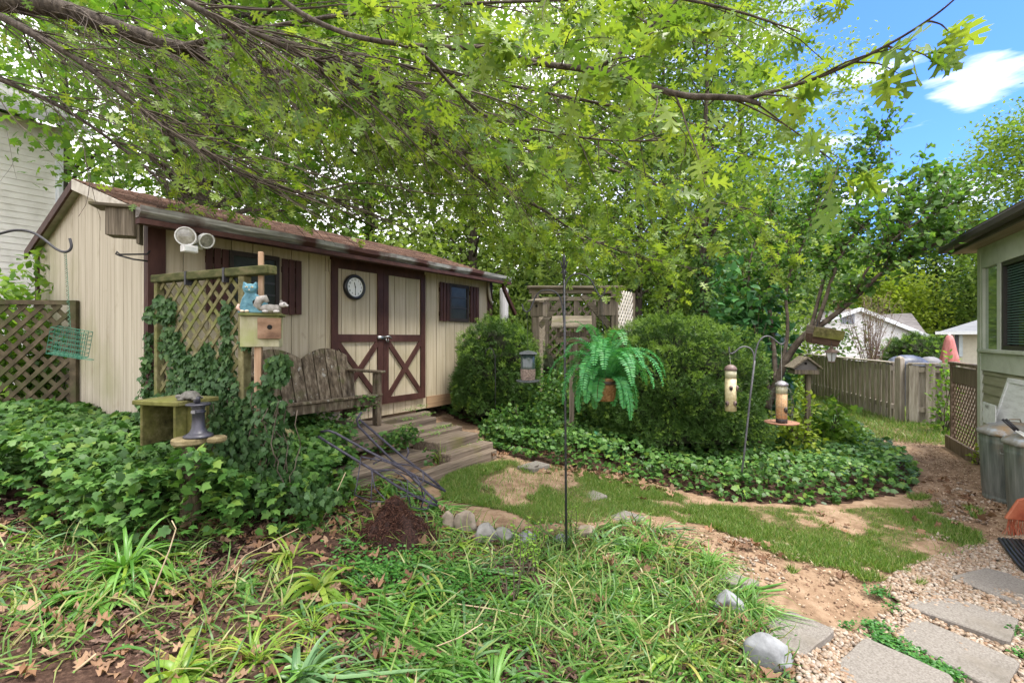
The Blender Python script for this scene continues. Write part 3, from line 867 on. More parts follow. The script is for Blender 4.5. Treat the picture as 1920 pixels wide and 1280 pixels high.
# box step
a = local_to_shed(P(815, 847, 4.80)); z1 = a.z
t = shed_thing("box_step", "short wooden box step between the platform and the lawn", "step")
part("tread", MB().box(a.x-1.0, a.x, a.y, a.y+.17, z1-.04, z1), PLANK, t, bevel=.005)
part("tread", MB().box(a.x-1.0, a.x-.005, a.y+.176, a.y+.34, z1-.04, z1-.003), PLANK, t, bevel=.005)
part("riser", MB().box(a.x-.99, a.x-.012, a.y+.012, a.y+.05, z1-.20, z1-.042), PLANK, t, bevel=.004)
part("end_board", MB().box(a.x-.045, a.x-.014, a.y+.052, a.y+.33, z1-.20, z1-.042), PLANK, t, bevel=.004)
# timbers
rows = [((780,755),.70,.10,"first walkway timber from the shed doors, narrow and grey"), ((808,771),.665,.11,"second walkway timber from the shed doors"),
        ((818,781),.645,.09,"third walkway timber from the shed doors, thinnest of the row"), ((848,792),.61,.15,"fourth walkway timber from the shed doors, with weeds in front"),
        ((867,798),.59,.10,"fifth walkway timber from the shed doors"), ((897,811),.55,.30,"wide flat board of the walkway, sixth from the shed doors"),
        ((925,828),.47,.16,"seventh walkway timber, just behind the lawn edge timber"), ((932,842),.41,.10,"long front timber edging the walkway beside the lawn")]
for i, ((px, py), z, wd, lab) in enumerate(rows):
    v = -(py - HY)/FPX; Y = (z - EYE)/v
    q = local_to_shed(Vector(((px-960)/FPX*Y, Y, z)))
    x0 = xr + .0 if i < 6 else (xr - .05 if i == 6 else local_to_shed(P(775, 905, 4.25)).x)
    x0 += .01
    m = MB(); 
    m.box(x0, q.x, q.y, q.y+wd, -.16, 0)
    o = solo("walkway_timber", m, PLANK, lab, "timber", "timbers stepping down from the shed doors", loc=SC0 + Vector((0,0,z-SC0.z)), rotz=SHED_ROT + random.uniform(-.004,.004), bevel=.008)

# ------------------------------------------------------------------ garden bench
BO = Vector((-2.055, 4.18, .68)); BE = Vector((-1.369, 5.10, .68))
bw = (BE - BO).length; brot = atan2(BE.y-BO.y, BE.x-BO.x)
BW_ = srf('bench_wood', [(.045,.034,.022),(.13,.10,.068),(.28,.235,.17)], scale=(30,30,5), rough=.95, bump=.7, bdist=.004, extra=[((.09,.10,.035), 7.0, .55, .72), ((.34,.33,.29), 22.0, .64, .72)])
bench = thing("garden_bench", "weathered grey wooden bench with a two-humped slat back, on the platform by the shed", "bench", BO, brot)
sh, ah = .336, .572
for x in (0, bw-.055):
    part("leg", MB().box(x, x+.055, 0, .09, 0, ah-.022), BW_, bench, bevel=.005)
    m = MB(); m.beam((x+.0275 + (.045 if x==0 else -.045), .02, sh-.05), (x+.0275 + (.045 if x==0 else -.045), .60, .05), .035, .10, (0,0,1)); part("rear_leg", m, BW_, bench, bevel=.004)
    xx = (-.02, .085) if x == 0 else (bw-.085, bw+.02)
    part("armrest", MB().box(xx[0], xx[1], -.04, .56, ah-.02, ah+.004), BW_, bench, bevel=.006)
    m = MB(); m.beam((x+.0275,.50,ah-.02),(x+.0275,.46,.15),.04,.05,(0,1,0)); part("back_post", m, BW_, bench, bevel=.004)
part("front_apron", MB().box(.056, bw-.056, .012, .035, sh-.115, sh-.03), BW_, bench, bevel=.004)
for i in range(6):
    y = -.02 + i*.072; z = sh - i*.010
    part("seat_slat", MB().box(.0, bw, y, y+.062, z-.024, z), BW_, bench, bevel=.004)
lean = radians(17)
def back_top(x):
    t = (x / bw) * 2
    t = t - int(min(t, 1.999))
    return .60 - .11 * (abs(2*t - 1) ** 1.8)
ns = 8
MX = Matrix.Translation((0, .42, sh-.10)) @ Matrix.Rotation(-(lean), 4, 'X') @ Matrix.Rotation(radians(90), 4, 'X')
for i in range(ns):
    # slats fan slightly from bottom to top
    cx = bw/2; a0 = .05 + (bw-.10)*i/ns; a1 = .05 + (bw-.10)*(i+1)/ns
    f = 1.045
    t0 = cx + (a0-cx)*f + .006; t1 = cx + (a1-cx)*f - .006
    xs = [t0 + (t1-t0)*k/4 for k in range(5)]
    poly = [(a0+.006, 0), (a1-.006, 0)] + [(x, back_top(min(max(x,0.001), bw-.001))) for x in reversed(xs)]
    m = MB(); m.prism(poly, -.022, MX); part("back_slat", m, BW_, bench, bevel=.003)
m = MB(); m.beam(MX @ Vector((.03,.10,-.045)), MX @ Vector((bw-.03,.10,-.045)), .03, .06, (0,0,1)); m2 = part("back_rail", m, BW_, bench, bevel=.003)
m = MB(); m.beam(MX @ Vector((.03,.40,-.045)), MX @ Vector((bw-.03,.40,-.045)), .03, .06, (0,0,1)); part("back_rail", m, BW_, bench, bevel=.003)

# ------------------------------------------------------------------ trellis, figures and boxes
def lattice(mb, w, z0, z1, pitch, sw, th, rot_layers=(1,-1), x0=0.0, y=0.0):
    """two crossing layers of diagonal laths clipped to a rectangle in the local xz plane"""
    h = z1 - z0
    for li, s in enumerate(rot_layers):
        c = -h if s > 0 else 0
        end = w if s > 0 else w + h
        c += pitch*.4
        while c < end:
            # line x = c + t (s>0) or x = c - t ; z = t
            if s > 0:
                ta = max(0, -c); tb = min(h, w - c)
                pa, pb = (c+ta, ta), (c+tb, tb)
            else:
                ta = max(0, c - w); tb = min(h, c)
                pa, pb = (c-ta, ta), (c-tb, tb)
            if tb - ta > sw*.6:
                yy = y + (li - .5) * (th + .001)
                mb.beam((x0+pa[0], yy, z0+pa[1]), (x0+pb[0], yy, z0+pb[1]), th, sw, (-(pb[1]-pa[1]) , 0, pb[0]-pa[0]))
            c += pitch
MOSSW = srf('trellis_wood', [(.075,.065,.028),(.16,.145,.065),(.27,.245,.13)], scale=(14,14,14), rough=.9, bump=.5, bdist=.003, extra=[((.15,.18,.035), 3.0, .5, .7)])
TA = Vector((-2.85, 3.90, 0)); TB = Vector((-1.64, 3.34, 0))
tl = (TB-TA).length; trot = atan2(TB.y-TA.y, TB.x-TA.x)
tz0 = .52
tr = thing("lattice_trellis", "moss-green wooden lattice trellis overgrown with ivy, standing out from the shed corner", "trellis", (TA.x, TA.y, 0), trot)
top = 2.10
part("top_rail", MB().box(-.02, tl-.02, -.045, .045, top-.06, top), srf('mossy_rail', [(.03,.034,.012),(.07,.075,.025),(.14,.125,.06)], scale=(8,20,20), rough=.95, bump=.6), tr, bevel=.006)
part("post", MB().box(.0, .04, -.03, .03, tz0-.1, top-.061), MOSSW, tr, bevel=.004)
part("post", MB().box(1.005, 1.065, -.032, .032, tz0-.1, top-.061), MOSSW, tr, bevel=.004)
m = MB(); lattice(m, .955, tz0, top-.062, .135, .028, .008, x0=.045); part("lattice_panel", m, MOSSW, tr)
for x in (.42, .86): part("strap", MB().box(x, x+.02, -.05, .05, top-.10, top+.004), BLACK(), tr)
# cedar post with the bird box beside it
bp0 = P(491, 640, 3.34); bx = bp0
t = thing("birdhouse_on_post", "pale mossy birdhouse with a square front plate on a cedar post beside the trellis", "birdhouse", (bx.x, bx.y, 0), radians(18))
CEDAR = srf('cedar', [(.26,.15,.09),(.42,.27,.17),(.52,.37,.25)], scale=(30,30,3), rough=.85, bump=.4, bdist=.003)
PALE = srf('pale_moss_wood', [(.21,.20,.12),(.34,.32,.20),(.45,.42,.30)], scale=(14,14,4), rough=.9, bump=.4, bdist=.003, extra=[((.30,.33,.12), 5.0, .5, .7)])
DKFR = srf('stained_front', [(.10,.055,.035),(.26,.16,.10),(.42,.28,.19)], scale=(5,5,9), rough=.9, bump=.5, bdist=.003)
z0 = 1.6 - (650-633)/FPX*3.34; z1 = 1.6 + (633-593)/FPX*3.34
part("post", MB().box(-.045, .0, -.02, .04, .45, z0-.001), CEDAR, t, bevel=.004)
part("post_top", MB().box(-.04, -.005, .09, .125, z1, z1+.46), CEDAR, t, bevel=.004)
part("body", MB().box(-.125, .115, -.05, .13, z0, z1), PALE, t, bevel=.003)
part("lid", MB().box(-.13, .13, -.08, .15, z1+.001, z1+.02), srf('moss_lid', [(.08,.10,.03),(.2,.2,.08)], rough=.95), t, bevel=.003)
fr = part("front_plate", MB().box(-.015, .13, -.075, -.052, z0+.055, z1-.012), DKFR, t, bevel=.003)
m = MB(); m.lathe([(.016,.0),(.016,.004)], c=(.06,-.0755,(z0+z1)/2+.03), n=16, M=Matrix.Rotation(radians(90),4,'X')); part("entrance_hole", m, plain('hole_black',(.006,.005,.004),.9), fr)
# blue cat birdhouse
cb = P(471, 584, 3.33); cb.z = z1 + .022
cat = thing("cat_figurine", "blue painted wooden cat birdhouse sitting on the pale birdhouse lid", "figurine", cb, radians(14))
CATB = srf('cat_blue', [(.045,.13,.17),(.10,.24,.30),(.17,.34,.40)], scale=(24,24,24), rough=.6, bump=.3, bdist=.002)
s = 3.33/FPX     # metres per pixel there
prof = [(-22,0),(20,0),(26,4),(28,16),(25,26),(14,33),(8,36),(9,42),(11,48),(10,59),(3.5,53),(-5,53.5),(-12,58.5),(-14,46),(-11,39),(-9,36),(-14,28),(-18,14)]
MC = Matrix.Rotation(radians(90), 4, 'X')
m = MB(); m.prism([(x*s, y*s) for x, y in prof], .05, MC @ Matrix.Translation((0,0,-.025))); part("body", m, CATB, cat, bevel=.006)
hd = MB(); hd.ball((0,-.03,46*s), 11.5*s, .02, 8.5*s, 16, 10); part("face", hd, CATB, cat, smooth=True)
CATD = plain('cat_dark', (.02,.025,.03)); CATC = plain('cat_cream', (.62,.52,.40))
for x in (-4.5, 4.5):
    m = MB(); m.ball((x*s, -.047, 47.5*s), 2.6*s, .004, 1.6*s, 10, 6); e = part("eye", m, plain('cat_eye', (.55,.48,.28)), cat, smooth=True)
    m = MB(); m.ball((x*s, -.0505, 47.3*s), .9*s, .002, 1.1*s, 8, 5); part("pupil", m, CATD, e)
m = MB(); m.ball((0,-.0495,42.5*s), 1.6*s, .003, 1.0*s, 8, 5); part("nose", m, CATC, cat)
m = MB(); m.lathe([(5*s,0),(5*s,.004)], c=(9*s,-.026,20*s), n=18, M=MC); part("entrance_hole", m, plain('hole_black',(.006,.005,.004),.9), cat)
for x in (-13, -5): 
    m = MB(); m.ball((x*s,-.035,3*s), 4*s, .02, 2.6*s, 10, 6); part("paw", m, CATC, cat, smooth=True)
m = MB(); m.tube([(-15*s,-.0,12*s),(-20*s,-.02,14*s),(-21*s,-.03,9*s),(-17*s,-.03,4*s)], [.006,.011,.012,.007], 8); part("tail", m, plain('cat_pink', (.60,.40,.32)), cat, smooth=True)
# squirrel figurine
sq = P(505, 588, 3.26); sq.z = z1 + .022
STONEF = srf('grey_resin', [(.16,.15,.13),(.27,.255,.23),(.42,.40,.37)], scale=(30,30,30), rough=.75, bump=.3, bdist=.002)
q = thing("squirrel_figurine", "small grey squirrel figurine crouching in front of the blue cat", "figurine", sq, radians(10))
m = MB(); m.ball((0,0,.028), .062, .03, .028, 16, 10); m.ball((.045,0,.03), .028, .022, .024, 12, 8); part("body", m, STONEF, q, smooth=True)
m = MB(); m.ball((.088,-.005,.054), .026, .018, .018, 14, 10); m.ball((.112,-.006,.048), .012, .010, .009, 10, 8)
hd = part("head", m, plain('pale_resin', (.46,.44,.42)), q, smooth=True)
for yy in (-.016,.008):
    m = MB(); m.ball((.076,yy,.074), .006, .004, .010, 8, 6); part("ear", m, STONEF, hd, smooth=True)
m = MB(); m.ball((.098,-.022,.058), .004,.003,.004, 8, 6); part("eye", m, CATD, hd, smooth=True)
m = MB(); m.tube([(-.05,0,.02),(-.075,0,.05),(-.06,0,.085),(-.025,0,.095),(-.01,0,.07)], [.014,.026,.030,.024,.012], 10); part("tail", m, STONEF, q, smooth=True)
for x in (.05, -.02):
    m = MB(); m.ball((x,-.02,.008), .022,.010,.009,10,6); part("foot", m, plain('pale_resin', (.46,.44,.42)), q, smooth=True)

# mossy stand with the stone turtle
st = P(335, 752, 3.25)
ts = thing("plant_stand", "square mossy wooden stand in the ivy carrying the stone turtle", "stand", (st.x, st.y, 0), radians(-14))
zt = st.z + .02
part("table_top", MB().box(-.20, .17, -.16, .16, zt-.03, zt), WOOD_MOSS(), ts, bevel=.005)
for x0, x1 in ((-.17,-.15),(.10,.12)):
    part("side_panel", MB().box(x0, x1, -.13, .13, zt-.30, zt-.031), WOOD_MOSS(), ts, bevel=.004)
part("back_panel", MB().box(-.149, .099, .09, .11, zt-.12, zt-.031), WOOD_MOSS(), ts)
part("post", MB().box(.121, .20, -.05, .03, zt-.55, zt-.031), WOOD_MOSS(), ts, bevel=.005)
tt = thing("turtle_figurine", "grey stone turtle lying on the mossy stand", "figurine", P(357, 744, 3.18), radians(15))
tt.location.z = zt + .0
DST = srf('dark_stone', [(.075,.07,.06),(.13,.125,.11),(.20,.19,.17)], scale=(30,30,30), rough=.85, bump=.5, bdist=.003)
m = MB(); m.lathe([(.005,.058),(.03,.055),(.048,.042),(.056,.024),(.060,.018),(.055,.010),(.03,.006)], n=20); part("shell", m, DST, tt, smooth=True)
m = MB(); m.ball((-.066,0,.022), .022,.016,.015,12,8); part("head", m, DST, tt, smooth=True)
for x, y in ((-.04,.045),(-.04,-.045),(.04,.045),(.04,-.045)):
    m = MB(); m.ball((x,y,.008), .022,.016,.010,10,6); part("foot", m, DST, tt, smooth=True)
# log stand with the iron pedestal
li = P(372, 818, 2.98)
LOGW = srf('dark_log', [(.03,.024,.014),(.075,.058,.034),(.13,.105,.06)], scale=(40,40,3), rough=.95, bump=.7, bdist=.006)
lg = thing("log_stand", "rough log post with two sawn round slabs, in front of the mossy stand", "stand", (li.x, li.y, 0))
zt2 = li.z - .002
m = MB(); m.tube([(-.05,.0,zt2-.5),(-.045,0,zt2-.2),(-.05,.0,zt2-.041)], [.06,.052,.05], 10); part("post", m, LOGW, lg)
SLAB = srf('sawn_slab', [(.11,.085,.04),(.20,.16,.08),(.29,.24,.14)], scale=(16,16,16), rough=.9, bump=.5, bdist=.004)
m = MB(); m.lathe([(.085,-.04),(.098,-.03),(.098,-.008),(.09,.0)], c=(-.04,-.02,zt2), n=14); part("slab", m, SLAB, lg)
m = MB(); m.lathe([(.05,-.035),(.058,-.025),(.058,-.008),(.05,.0)], c=(.098,.02,zt2), n=12); part("slab", m, SLAB, lg)
pd = thing("iron_pedestal", "dark cast pedestal with a flared base and small spout, on the log stand", "pedestal", (li.x, li.y, zt2+.001))
IRON2 = srf('dark_cast_metal', [(.016,.016,.024),(.03,.03,.042),(.065,.062,.085)], scale=(20,20,6), rough=.42, bump=.2, spec=.6, bdist=.002)
m = MB(); m.lathe([(.082,0),(.080,.012),(.060,.022),(.048,.032),(.038,.055),(.034,.10),(.034,.145),(.040,.150),(.040,.158),(.034,.162),(.036,.178),(.042,.190)], n=28); part("column", m, IRON2, pd, smooth=True)
m = MB(); m.lathe([(.045,.190),(.068,.194),(.070,.201),(.064,.205),(.01,.205)], n=28); part("plate", m, IRON2, pd, smooth=True)
m = MB(); m.tube([(-.005,0,.205),(.0,-.005,.232),(.006,-.01,.246)], [.016,.014,.010], 8); m.tube([(-.01,.0,.225),(-.024,-.01,.215)], [.007,.005], 6); part("spout", m, IRON2, pd, smooth=True)
m = MB(); m.box(-.016,.008,-.046,-.034,.148,.166); part("buckle", m, plain('dull_steel', (.3,.3,.32), .4, .7), pd)
# leaning yellowish post under the bench end
a = P(512, 790, 3.75); b = P(545, 818, 3.5)
m = MB(); m.beam(a, b, .05, .06); solo("fallen_stake", m, MOSSW, "yellow-green square stake sticking out of the ivy below the bench", "stake", bevel=.004)

# ------------------------------------------------------------------ hooks and feeders
def hook_pole(name, label, cat="hook", group=None):
    return thing(name, label, cat, group=group)
hp = thing("shepherd_hook", "tall black two-armed shepherd's hook with a leaf finial, holding the fern", "hook", G(1062, 1042))
HPY = hp.location.y
def rel(o, pts): return [p - o.location for p in pts]
top_p = P(1058, 474, HPY)
m = MB(); m.tube(rel(hp, [hp.location.copy() - Vector((0,0,.06)), P(1060, 760, HPY), P(1057.5, 520, HPY)]), .0075, 8); part("pole", m, BLACK(), hp, smooth=True)
m = MB(); c = P(1057.5, 510, HPY) - hp.location
m.tube([c + Vector((0,0,-.045)), c + Vector((0,0,-.01)), c + Vector((0,0,.05)), c + Vector((0,0,.085)), c + Vector((0,0,.125))], [.008,.012,.008,.011,.001], 8)
for sx in (-1, 1):
    for yy in (0, 1):
        r = Matrix.Rotation(radians(90*yy), 4, 'Z')
        m.tube([c + r @ Vector((sx*.002,0,.01)), c + r @ Vector((sx*.014,0,.035)), c + r @ Vector((sx*.018,0,.06)), c + r @ Vector((sx*.034,0,.075))], [.004,.006,.005,.001], 6)
        m.tube([c + r @ Vector((sx*.002,0,.02)), c + r @ Vector((sx*.014,0,.0)), c + r @ Vector((sx*.026,0,-.012))], [.004,.006,.001], 6)
part("finial", m, BLACK(), hp, smooth=True)
def arm(o, pts, Y, r=.005, name="arm"):
    # smooth the traced points a little
    q = [P(x, y, Y) for x, y in pts]
    for _ in range(2):
        n = [q[0]]
        for i in range(len(q)-1):
            n += [q[i]*.75 + q[i+1]*.25, q[i]*.25 + q[i+1]*.75]
        n.append(q[-1]); q = n
    m = MB(); m.tube(rel(o, q), r, 7); return part(name, m, BLACK(), o, smooth=True)
arm(hp, [(1058,600),(1057,550),(1061,530),(1070,516),(1082,513),(1093,514),(1107,522),(1116,540),(1121,552),(1127,556),(1132,552),(1135,541)], HPY)
arm(hp, [(1058,612),(1054,565),(1045,549),(1031,543),(1012,545),(1003,557),(998,572),(993,583),(986,585),(981,580),(979,570)], HPY)
# hanging fern
FY = HPY
fp = P(1135, 751, FY)
fern = thing("hanging_fern", "bright green fern in a brown woven basket hanging from the tall black hook", "fern", fp)
BASK = srf('coir_basket', [(.12,.05,.02),(.26,.13,.055),(.38,.22,.11)], scale=(50,50,90), rough=.95, bump=.8, bdist=.004)
m = MB(); m.lathe([(.050,0),(.062,.02),(.072,.09),(.076,.148),(.070,.150),(.062,.14)], n=24); part("basket", m, BASK, fern, smooth=True)
m = MB(); m.lathe([(.077,.108),(.081,.112),(.081,.126),(.078,.130)], n=24, cap=False); part("band", m, plain('dark_band', (.05,.03,.025)), fern, smooth=True)
hk = P(1127, 556, FY) - fern.location
m = MB()
for a in (0, 120, 240):
    m.tube([(.072*cos(radians(a+20)), .072*sin(radians(a+20)), .145), tuple(hk)], .0013, 4)
part("hanger_wire", m, BLACK(), fern)
FERN = leafmat('fern_green', [(.035,.18,.045),(.055,.26,.062),(.09,.33,.08),(.05,.24,.08),(.15,.42,.15)], trans=.3, rough=.45, tboost=(1.1,1.2,.7))
rach = MB(); tv = [(0,0,0),(.13,.25,.03),(.09,.7,.02),(0,1,-.03),(-.09,.7,.02),(-.13,.25,.03)]
tf = [(0,1,2),(0,2,3),(0,3,4),(0,4,5)]
pos = []; fw = []; nn = []; scl = []
rr = random.Random(5)
nf = 64
for i in range(nf):
    az = 2*pi*i/nf + rr.uniform(-.15,.15)
    el = rr.uniform(.35, 1.5); Lf = rr.uniform(.20, .34)
    if i % 2: el = rr.uniform(1.12, 1.52); Lf = rr.uniform(.40, .54)
    if abs(((az + pi/2 + pi) % (2*pi)) - pi) < .30 and not i % 2: continue
    p = Vector((.04*cos(az), .04*sin(az), .145)); d =  Vector((cos(az)*cos(el), sin(az)*cos(el), sin(el)))
    pts = [p.copy()]; nst = 34; step = Lf/nst
    for k in range(nst):
        d = (d + Vector((0,0,-(.105 if el < 1.15 else .075) - .09*k/nst))).normalized(); p = p + d*step; pts.append(p.copy())
        side = d.cross(Vector((0,0,1))).normalized()
        nrm = side.cross(d)
        if k > 1:
            w = .048 * sin(pi*min(1,(k+4)/(nst+4)*1.0))**.6 + .004
            for sg in (1,-1):
                pos.append(p); fw.append(side*sg + d*.35 + nrm*rr.uniform(-.05,.3)); nn.append(nrm); scl.append(w*rr.uniform(.85,1.1))
    rach.tube(pts, [.0014*(1-.7*k/nst) for k in range(nst+1)], 4)
me = scatter_mesh("fronds", tv, tf, [tuple(p) for p in pos], frames(np.array(fw), np.array(nn)), np.array([[.040, s, s] for s in scl]))
link("frond", me, FERN, fern); part("frond_rib", rach, leafmat('rib_green', [(.025,.13,.035),(.03,.16,.045)], trans=0, spec=.1), fern)

# dark caged feeder on the left arm
fe = P(990, 716, FY)
o = thing("lantern_feeder", "dark square-topped feeder half full of seed on the tall hook's left arm", "bird feeder", fe)
SLATE = plain('slate_metal', (.08,.09,.095), .5, .2)
h = 56/FPX*FY
part("roof", (lambda m: (m.lathe([(.080,h-.012),(.076,h-.002),(.03,h+.008),(.004,h+.012)], n=4, M=Matrix.Rotation(radians(45),4,'Z')), m)[-1])(MB()), SLATE, o)
m = MB(); m.lathe([(.042,.012),(.047,.09),(.047,h-.012)], n=16); part("tube", m, srf('smoky_plastic', [(.02,.035,.032),(.05,.07,.065)], rough=.2, bump=.05, spec=.8), o, smooth=True)
m = MB(); m.lathe([(.045,.014),(.0485,.05),(.0485,.085)], n=16); part("seed", m, srf('seed_mix', [(.06,.045,.035),(.16,.12,.10),(.28,.22,.18)], scale=(90,90,90), rough=.8), o)
part("tray", (lambda m: (m.lathe([(.070,.0),(.078,.012),(.074,.012),(.066,.004)], n=20), m)[-1])(MB()), SLATE, o, smooth=True)
m = MB(); m.tube([(0,0,h+.01), tuple(P(988,585,FY) - fe)], .0012, 4); part("wire", m, BLACK(), o)

# thin hook in front of the yew
b = G(928, 812); Yt = b.y
o = thing("thin_hook", "thin dark single hook in front of the round yew", "hook", b)
m = MB(); m.tube(rel(o, [b - Vector((0,0,.03)), P(929,720,Yt), P(928,668,Yt), P(924,656,Yt), P(918,652,Yt), P(911,657,Yt), P(909,668,Yt)]), .005, 6); part("pole", m, BLACK(), o, smooth=True)

# double hook right with two tube feeders
DY = 4.7
b = G(1393, 880); DY = min(DY, b.y)
o = thing("double_hook", "slim dark double-armed shepherd's hook leaning in the ivy, holding two tube feeders", "hook", P(1393, 870, DY))
GREYI = srf('grey_iron', [(.05,.05,.055),(.10,.10,.11),(.17,.17,.18)], rough=.5, bump=.1)
m = MB(); m.tube(rel(o, [P(1391,885,DY), P(1396,845,DY), P(1407,740,DY), P(1415,676,DY)]), .0095, 8); part("pole", m, GREYI, o, smooth=True)
def arm2(pts):
    a = arm(o, pts, DY, .0072); a.data.materials.clear(); a.data.materials.append(GREYI)
C8 = lambda x, y: (1300 + x/4.267, 560 + y/4.267)
arm2([C8(478,560), C8(497,440), C8(507,385), C8(530,330), C8(570,298), C8(615,300), C8(655,330), C8(690,362), C8(718,362), C8(734,340), C8(728,310)])
arm2([C8(476,600), C8(490,470), C8(470,405), C8(430,382), C8(380,384), C8(335,425), C8(303,442), C8(285,425), C8(286,385)])
def tube_feeder(name, label, px, pyb, pyt, r, seedcol, dome, tray, wtop):
    base = P(px, pyb, DY); o = thing(name, label, "bird feeder", base)
    h = (pyb - pyt)/FPX*DY
    CAPM = srf('brown_plastic_cap', [(.13,.09,.08),(.19,.135,.12)], rough=.4, bump=.05) if not tray else srf('domed_steel', [(.26,.24,.26),(.38,.36,.38)], rough=.3, metal=.5, bump=.05)
    if tray:
        m = MB(); m.lathe([(.04,.0),(.148,.010),(.155,.022),(.148,.024),(.04,.012)], n=32); part("tray", m, srf('rusty_tray', [(.22,.10,.06),(.36,.20,.13)], scale=(30,30,30), rough=.7), o, smooth=True)
        m = MB(); m.lathe([(.05,.013),(.052,.055),(.047,.058)], n=20); part("base", m, plain('dark_base',(.035,.03,.03)), o, smooth=True)
        z0 = .056
    else:
        z0 = .0
    m = MB(); m.lathe([(r,z0),(r,h*.70)], n=24); part("seed_tube", m, seedcol, o, smooth=True)
    m = MB(); m.lathe([(r+.001,h*.70),(r+.001,h*.88)], n=24); part("clear_tube", m, srf('cloudy_tube', [(.42,.40,.26),(.55,.52,.36)] if not tray else [(.35,.31,.22),(.48,.43,.32)], rough=.2, spec=.8), o, smooth=True)
    m = MB(); m.lathe([(r+.006,h*.87),(r+.006,h*.91),(r*.85,h*.96),(r*.45,h*.99),(.003,h)] if dome else [(r+.012,h*.88),(r+.008,h*.93),(r*.6,h*.98),(.003,h)], n=24); part("cap", m, CAPM, o, smooth=True)
    holes = ((-.35,.50),(.95,.50),(.35,.17),(-1.0,.17)) if not tray else ((.2,.34),)
    for a, zz in holes:
        an = a - pi/2; c = Vector((r*cos(an), r*sin(an), h*zz))
        m = MB(); m.ball(c + Vector((cos(an),sin(an),0))*.004, .018,.018,.026, 10, 8); pt = part("port", m, CAPM if not tray else plain('port_dark',(.04,.03,.03)), o, smooth=True)
        m = MB(); m.ball(c + Vector((cos(an),sin(an),0))*.018 + Vector((0,0,-.002)), .010,.010,.013, 8, 6); part("opening", m, plain('hole_black',(.006,.005,.004),.9), pt)
        m = MB(); m.tube([c + Vector((0,0,-.028)), c + Vector((cos(an),sin(an),0))*.05 + Vector((0,0,-.028))], .003, 5); part("perch", m, plain('port_dark',(.04,.03,.03)), pt)
    m = MB(); m.tube([(0,0,h-.005), tuple(P(*wtop, DY) - base)], .0018, 4); part("wire", m, plain('pale_wire',(.4,.4,.38)), o)
    if tray:
        m = MB()
        for k in range(12):
            a = 2*pi*k/12; m.tube([(.035*cos(a),.035*sin(a),h*.9),(.085*cos(a),.085*sin(a),h*.78),(.10*cos(a),.10*sin(a),h*.5),(.095*cos(a),.095*sin(a),.03)], .0012, 3)
        for zz, rr2 in ((.25,.099),(.42,.101),(.6,.096),(.75,.087)):
            m.tube([(rr2*cos(2*pi*k/20), rr2*sin(2*pi*k/20), h*zz) for k in range(21)], .0012, 3, cap=False)
        part("wire_cage", m, plain('cage_wire', (.10,.11,.09)), o)
tube_feeder("tube_feeder", "brown-domed yellow tube feeder on the left arm of the leaning double hook", 1370, 770, 683, .052, srf('yellow_seed', [(.42,.34,.18),(.56,.48,.28),(.64,.57,.38)], scale=(40,40,40), rough=.4, spec=.6), True, False, (1368, 663))
tube_feeder("caged_feeder", "caged seed feeder with a wide rusty tray on the double hook's right arm", 1465.5, 795, 713, .050, srf('tan_seed', [(.34,.19,.09),(.5,.31,.16),(.58,.40,.24)], scale=(70,70,70), rough=.5), False, True, (1465, 646))

# suet cage at the left edge with its hook
SY = 2.2
hb = P(-45, 633, SY); zb = gzs(hb.x, hb.y)
o = thing("wall_hook_left", "dark curved hook at the far left edge holding the green cage", "hook", (hb.x, hb.y, zb)); o.name = "curved_hook"
m = MB(); m.tube(rel(o, [Vector((hb.x, hb.y, zb-.05)), P(-45,480,SY)]), .009, 8); part("pole", m, GREYI, o, smooth=True)
arm(o, [(-45,484),(-44,462),(-30,446),(0,438),(30,430),(60,434),(85,450),(103,466),(118,473),(130,471),(135,462),(131,447)], SY, .0058)
c = P(131, 642, SY)
o = thing("suet_feeder", "green wire suet cage hanging tilted from a chain at the left", "bird feeder", c, radians(22)); o.rotation_euler = (radians(8), radians(12), radians(18))
GREENW = srf('green_wire', [(.015,.09,.055),(.025,.13,.08),(.05,.19,.12)], rough=.5, bump=.0)
m = MB(); w, h, dp = .066, .060, .028
for k in range(9):
    x = -w + 2*w*k/8
    m.tube([(x,-dp,-h),(x,-dp,h),(x,dp,h),(x,dp,-h),(x,-dp,-h)], .0013, 4)
for k in range(7):
    z = -h + 2*h*k/6
    m.tube([(-w,-dp,z),(w,-dp,z),(w,dp,z),(-w,dp,z),(-w,-dp,z)], .0013, 4)
for k in (-1,0,1):
    y = k*dp*.5; m.tube([(-w,y,-h),(w,y,-h)], .0013, 4)
part("cage", m, GREENW, o)
m = MB(); m.tube([(w,0,-h),(w+.035,0,-h),(w+.035,-.02,-h+.0),(w,-.02,-h)], .0014, 4); part("perch", m, GREENW, o)
Mi = (Matrix.Translation(c) @ o.rotation_euler.to_matrix().to_4x4()).inverted()
m = MB(); a = P(122, 474, SY); b = P(130, 614, SY)
for k in range(34):
    p = a.lerp(b, k/34); q2 = a.lerp(b, (k+1.25)/34); off = Vector((.004,0,0)) if k % 2 else Vector((0,.004,0))
    m.tube([Mi @ (p+off), Mi @ ((p+q2)/2 + off*1.6), Mi @ (q2+off), Mi @ ((p+q2)/2 - off*1.6), Mi @ (p+off)], .0011, 3)
part("chain", m, GREENW, o)

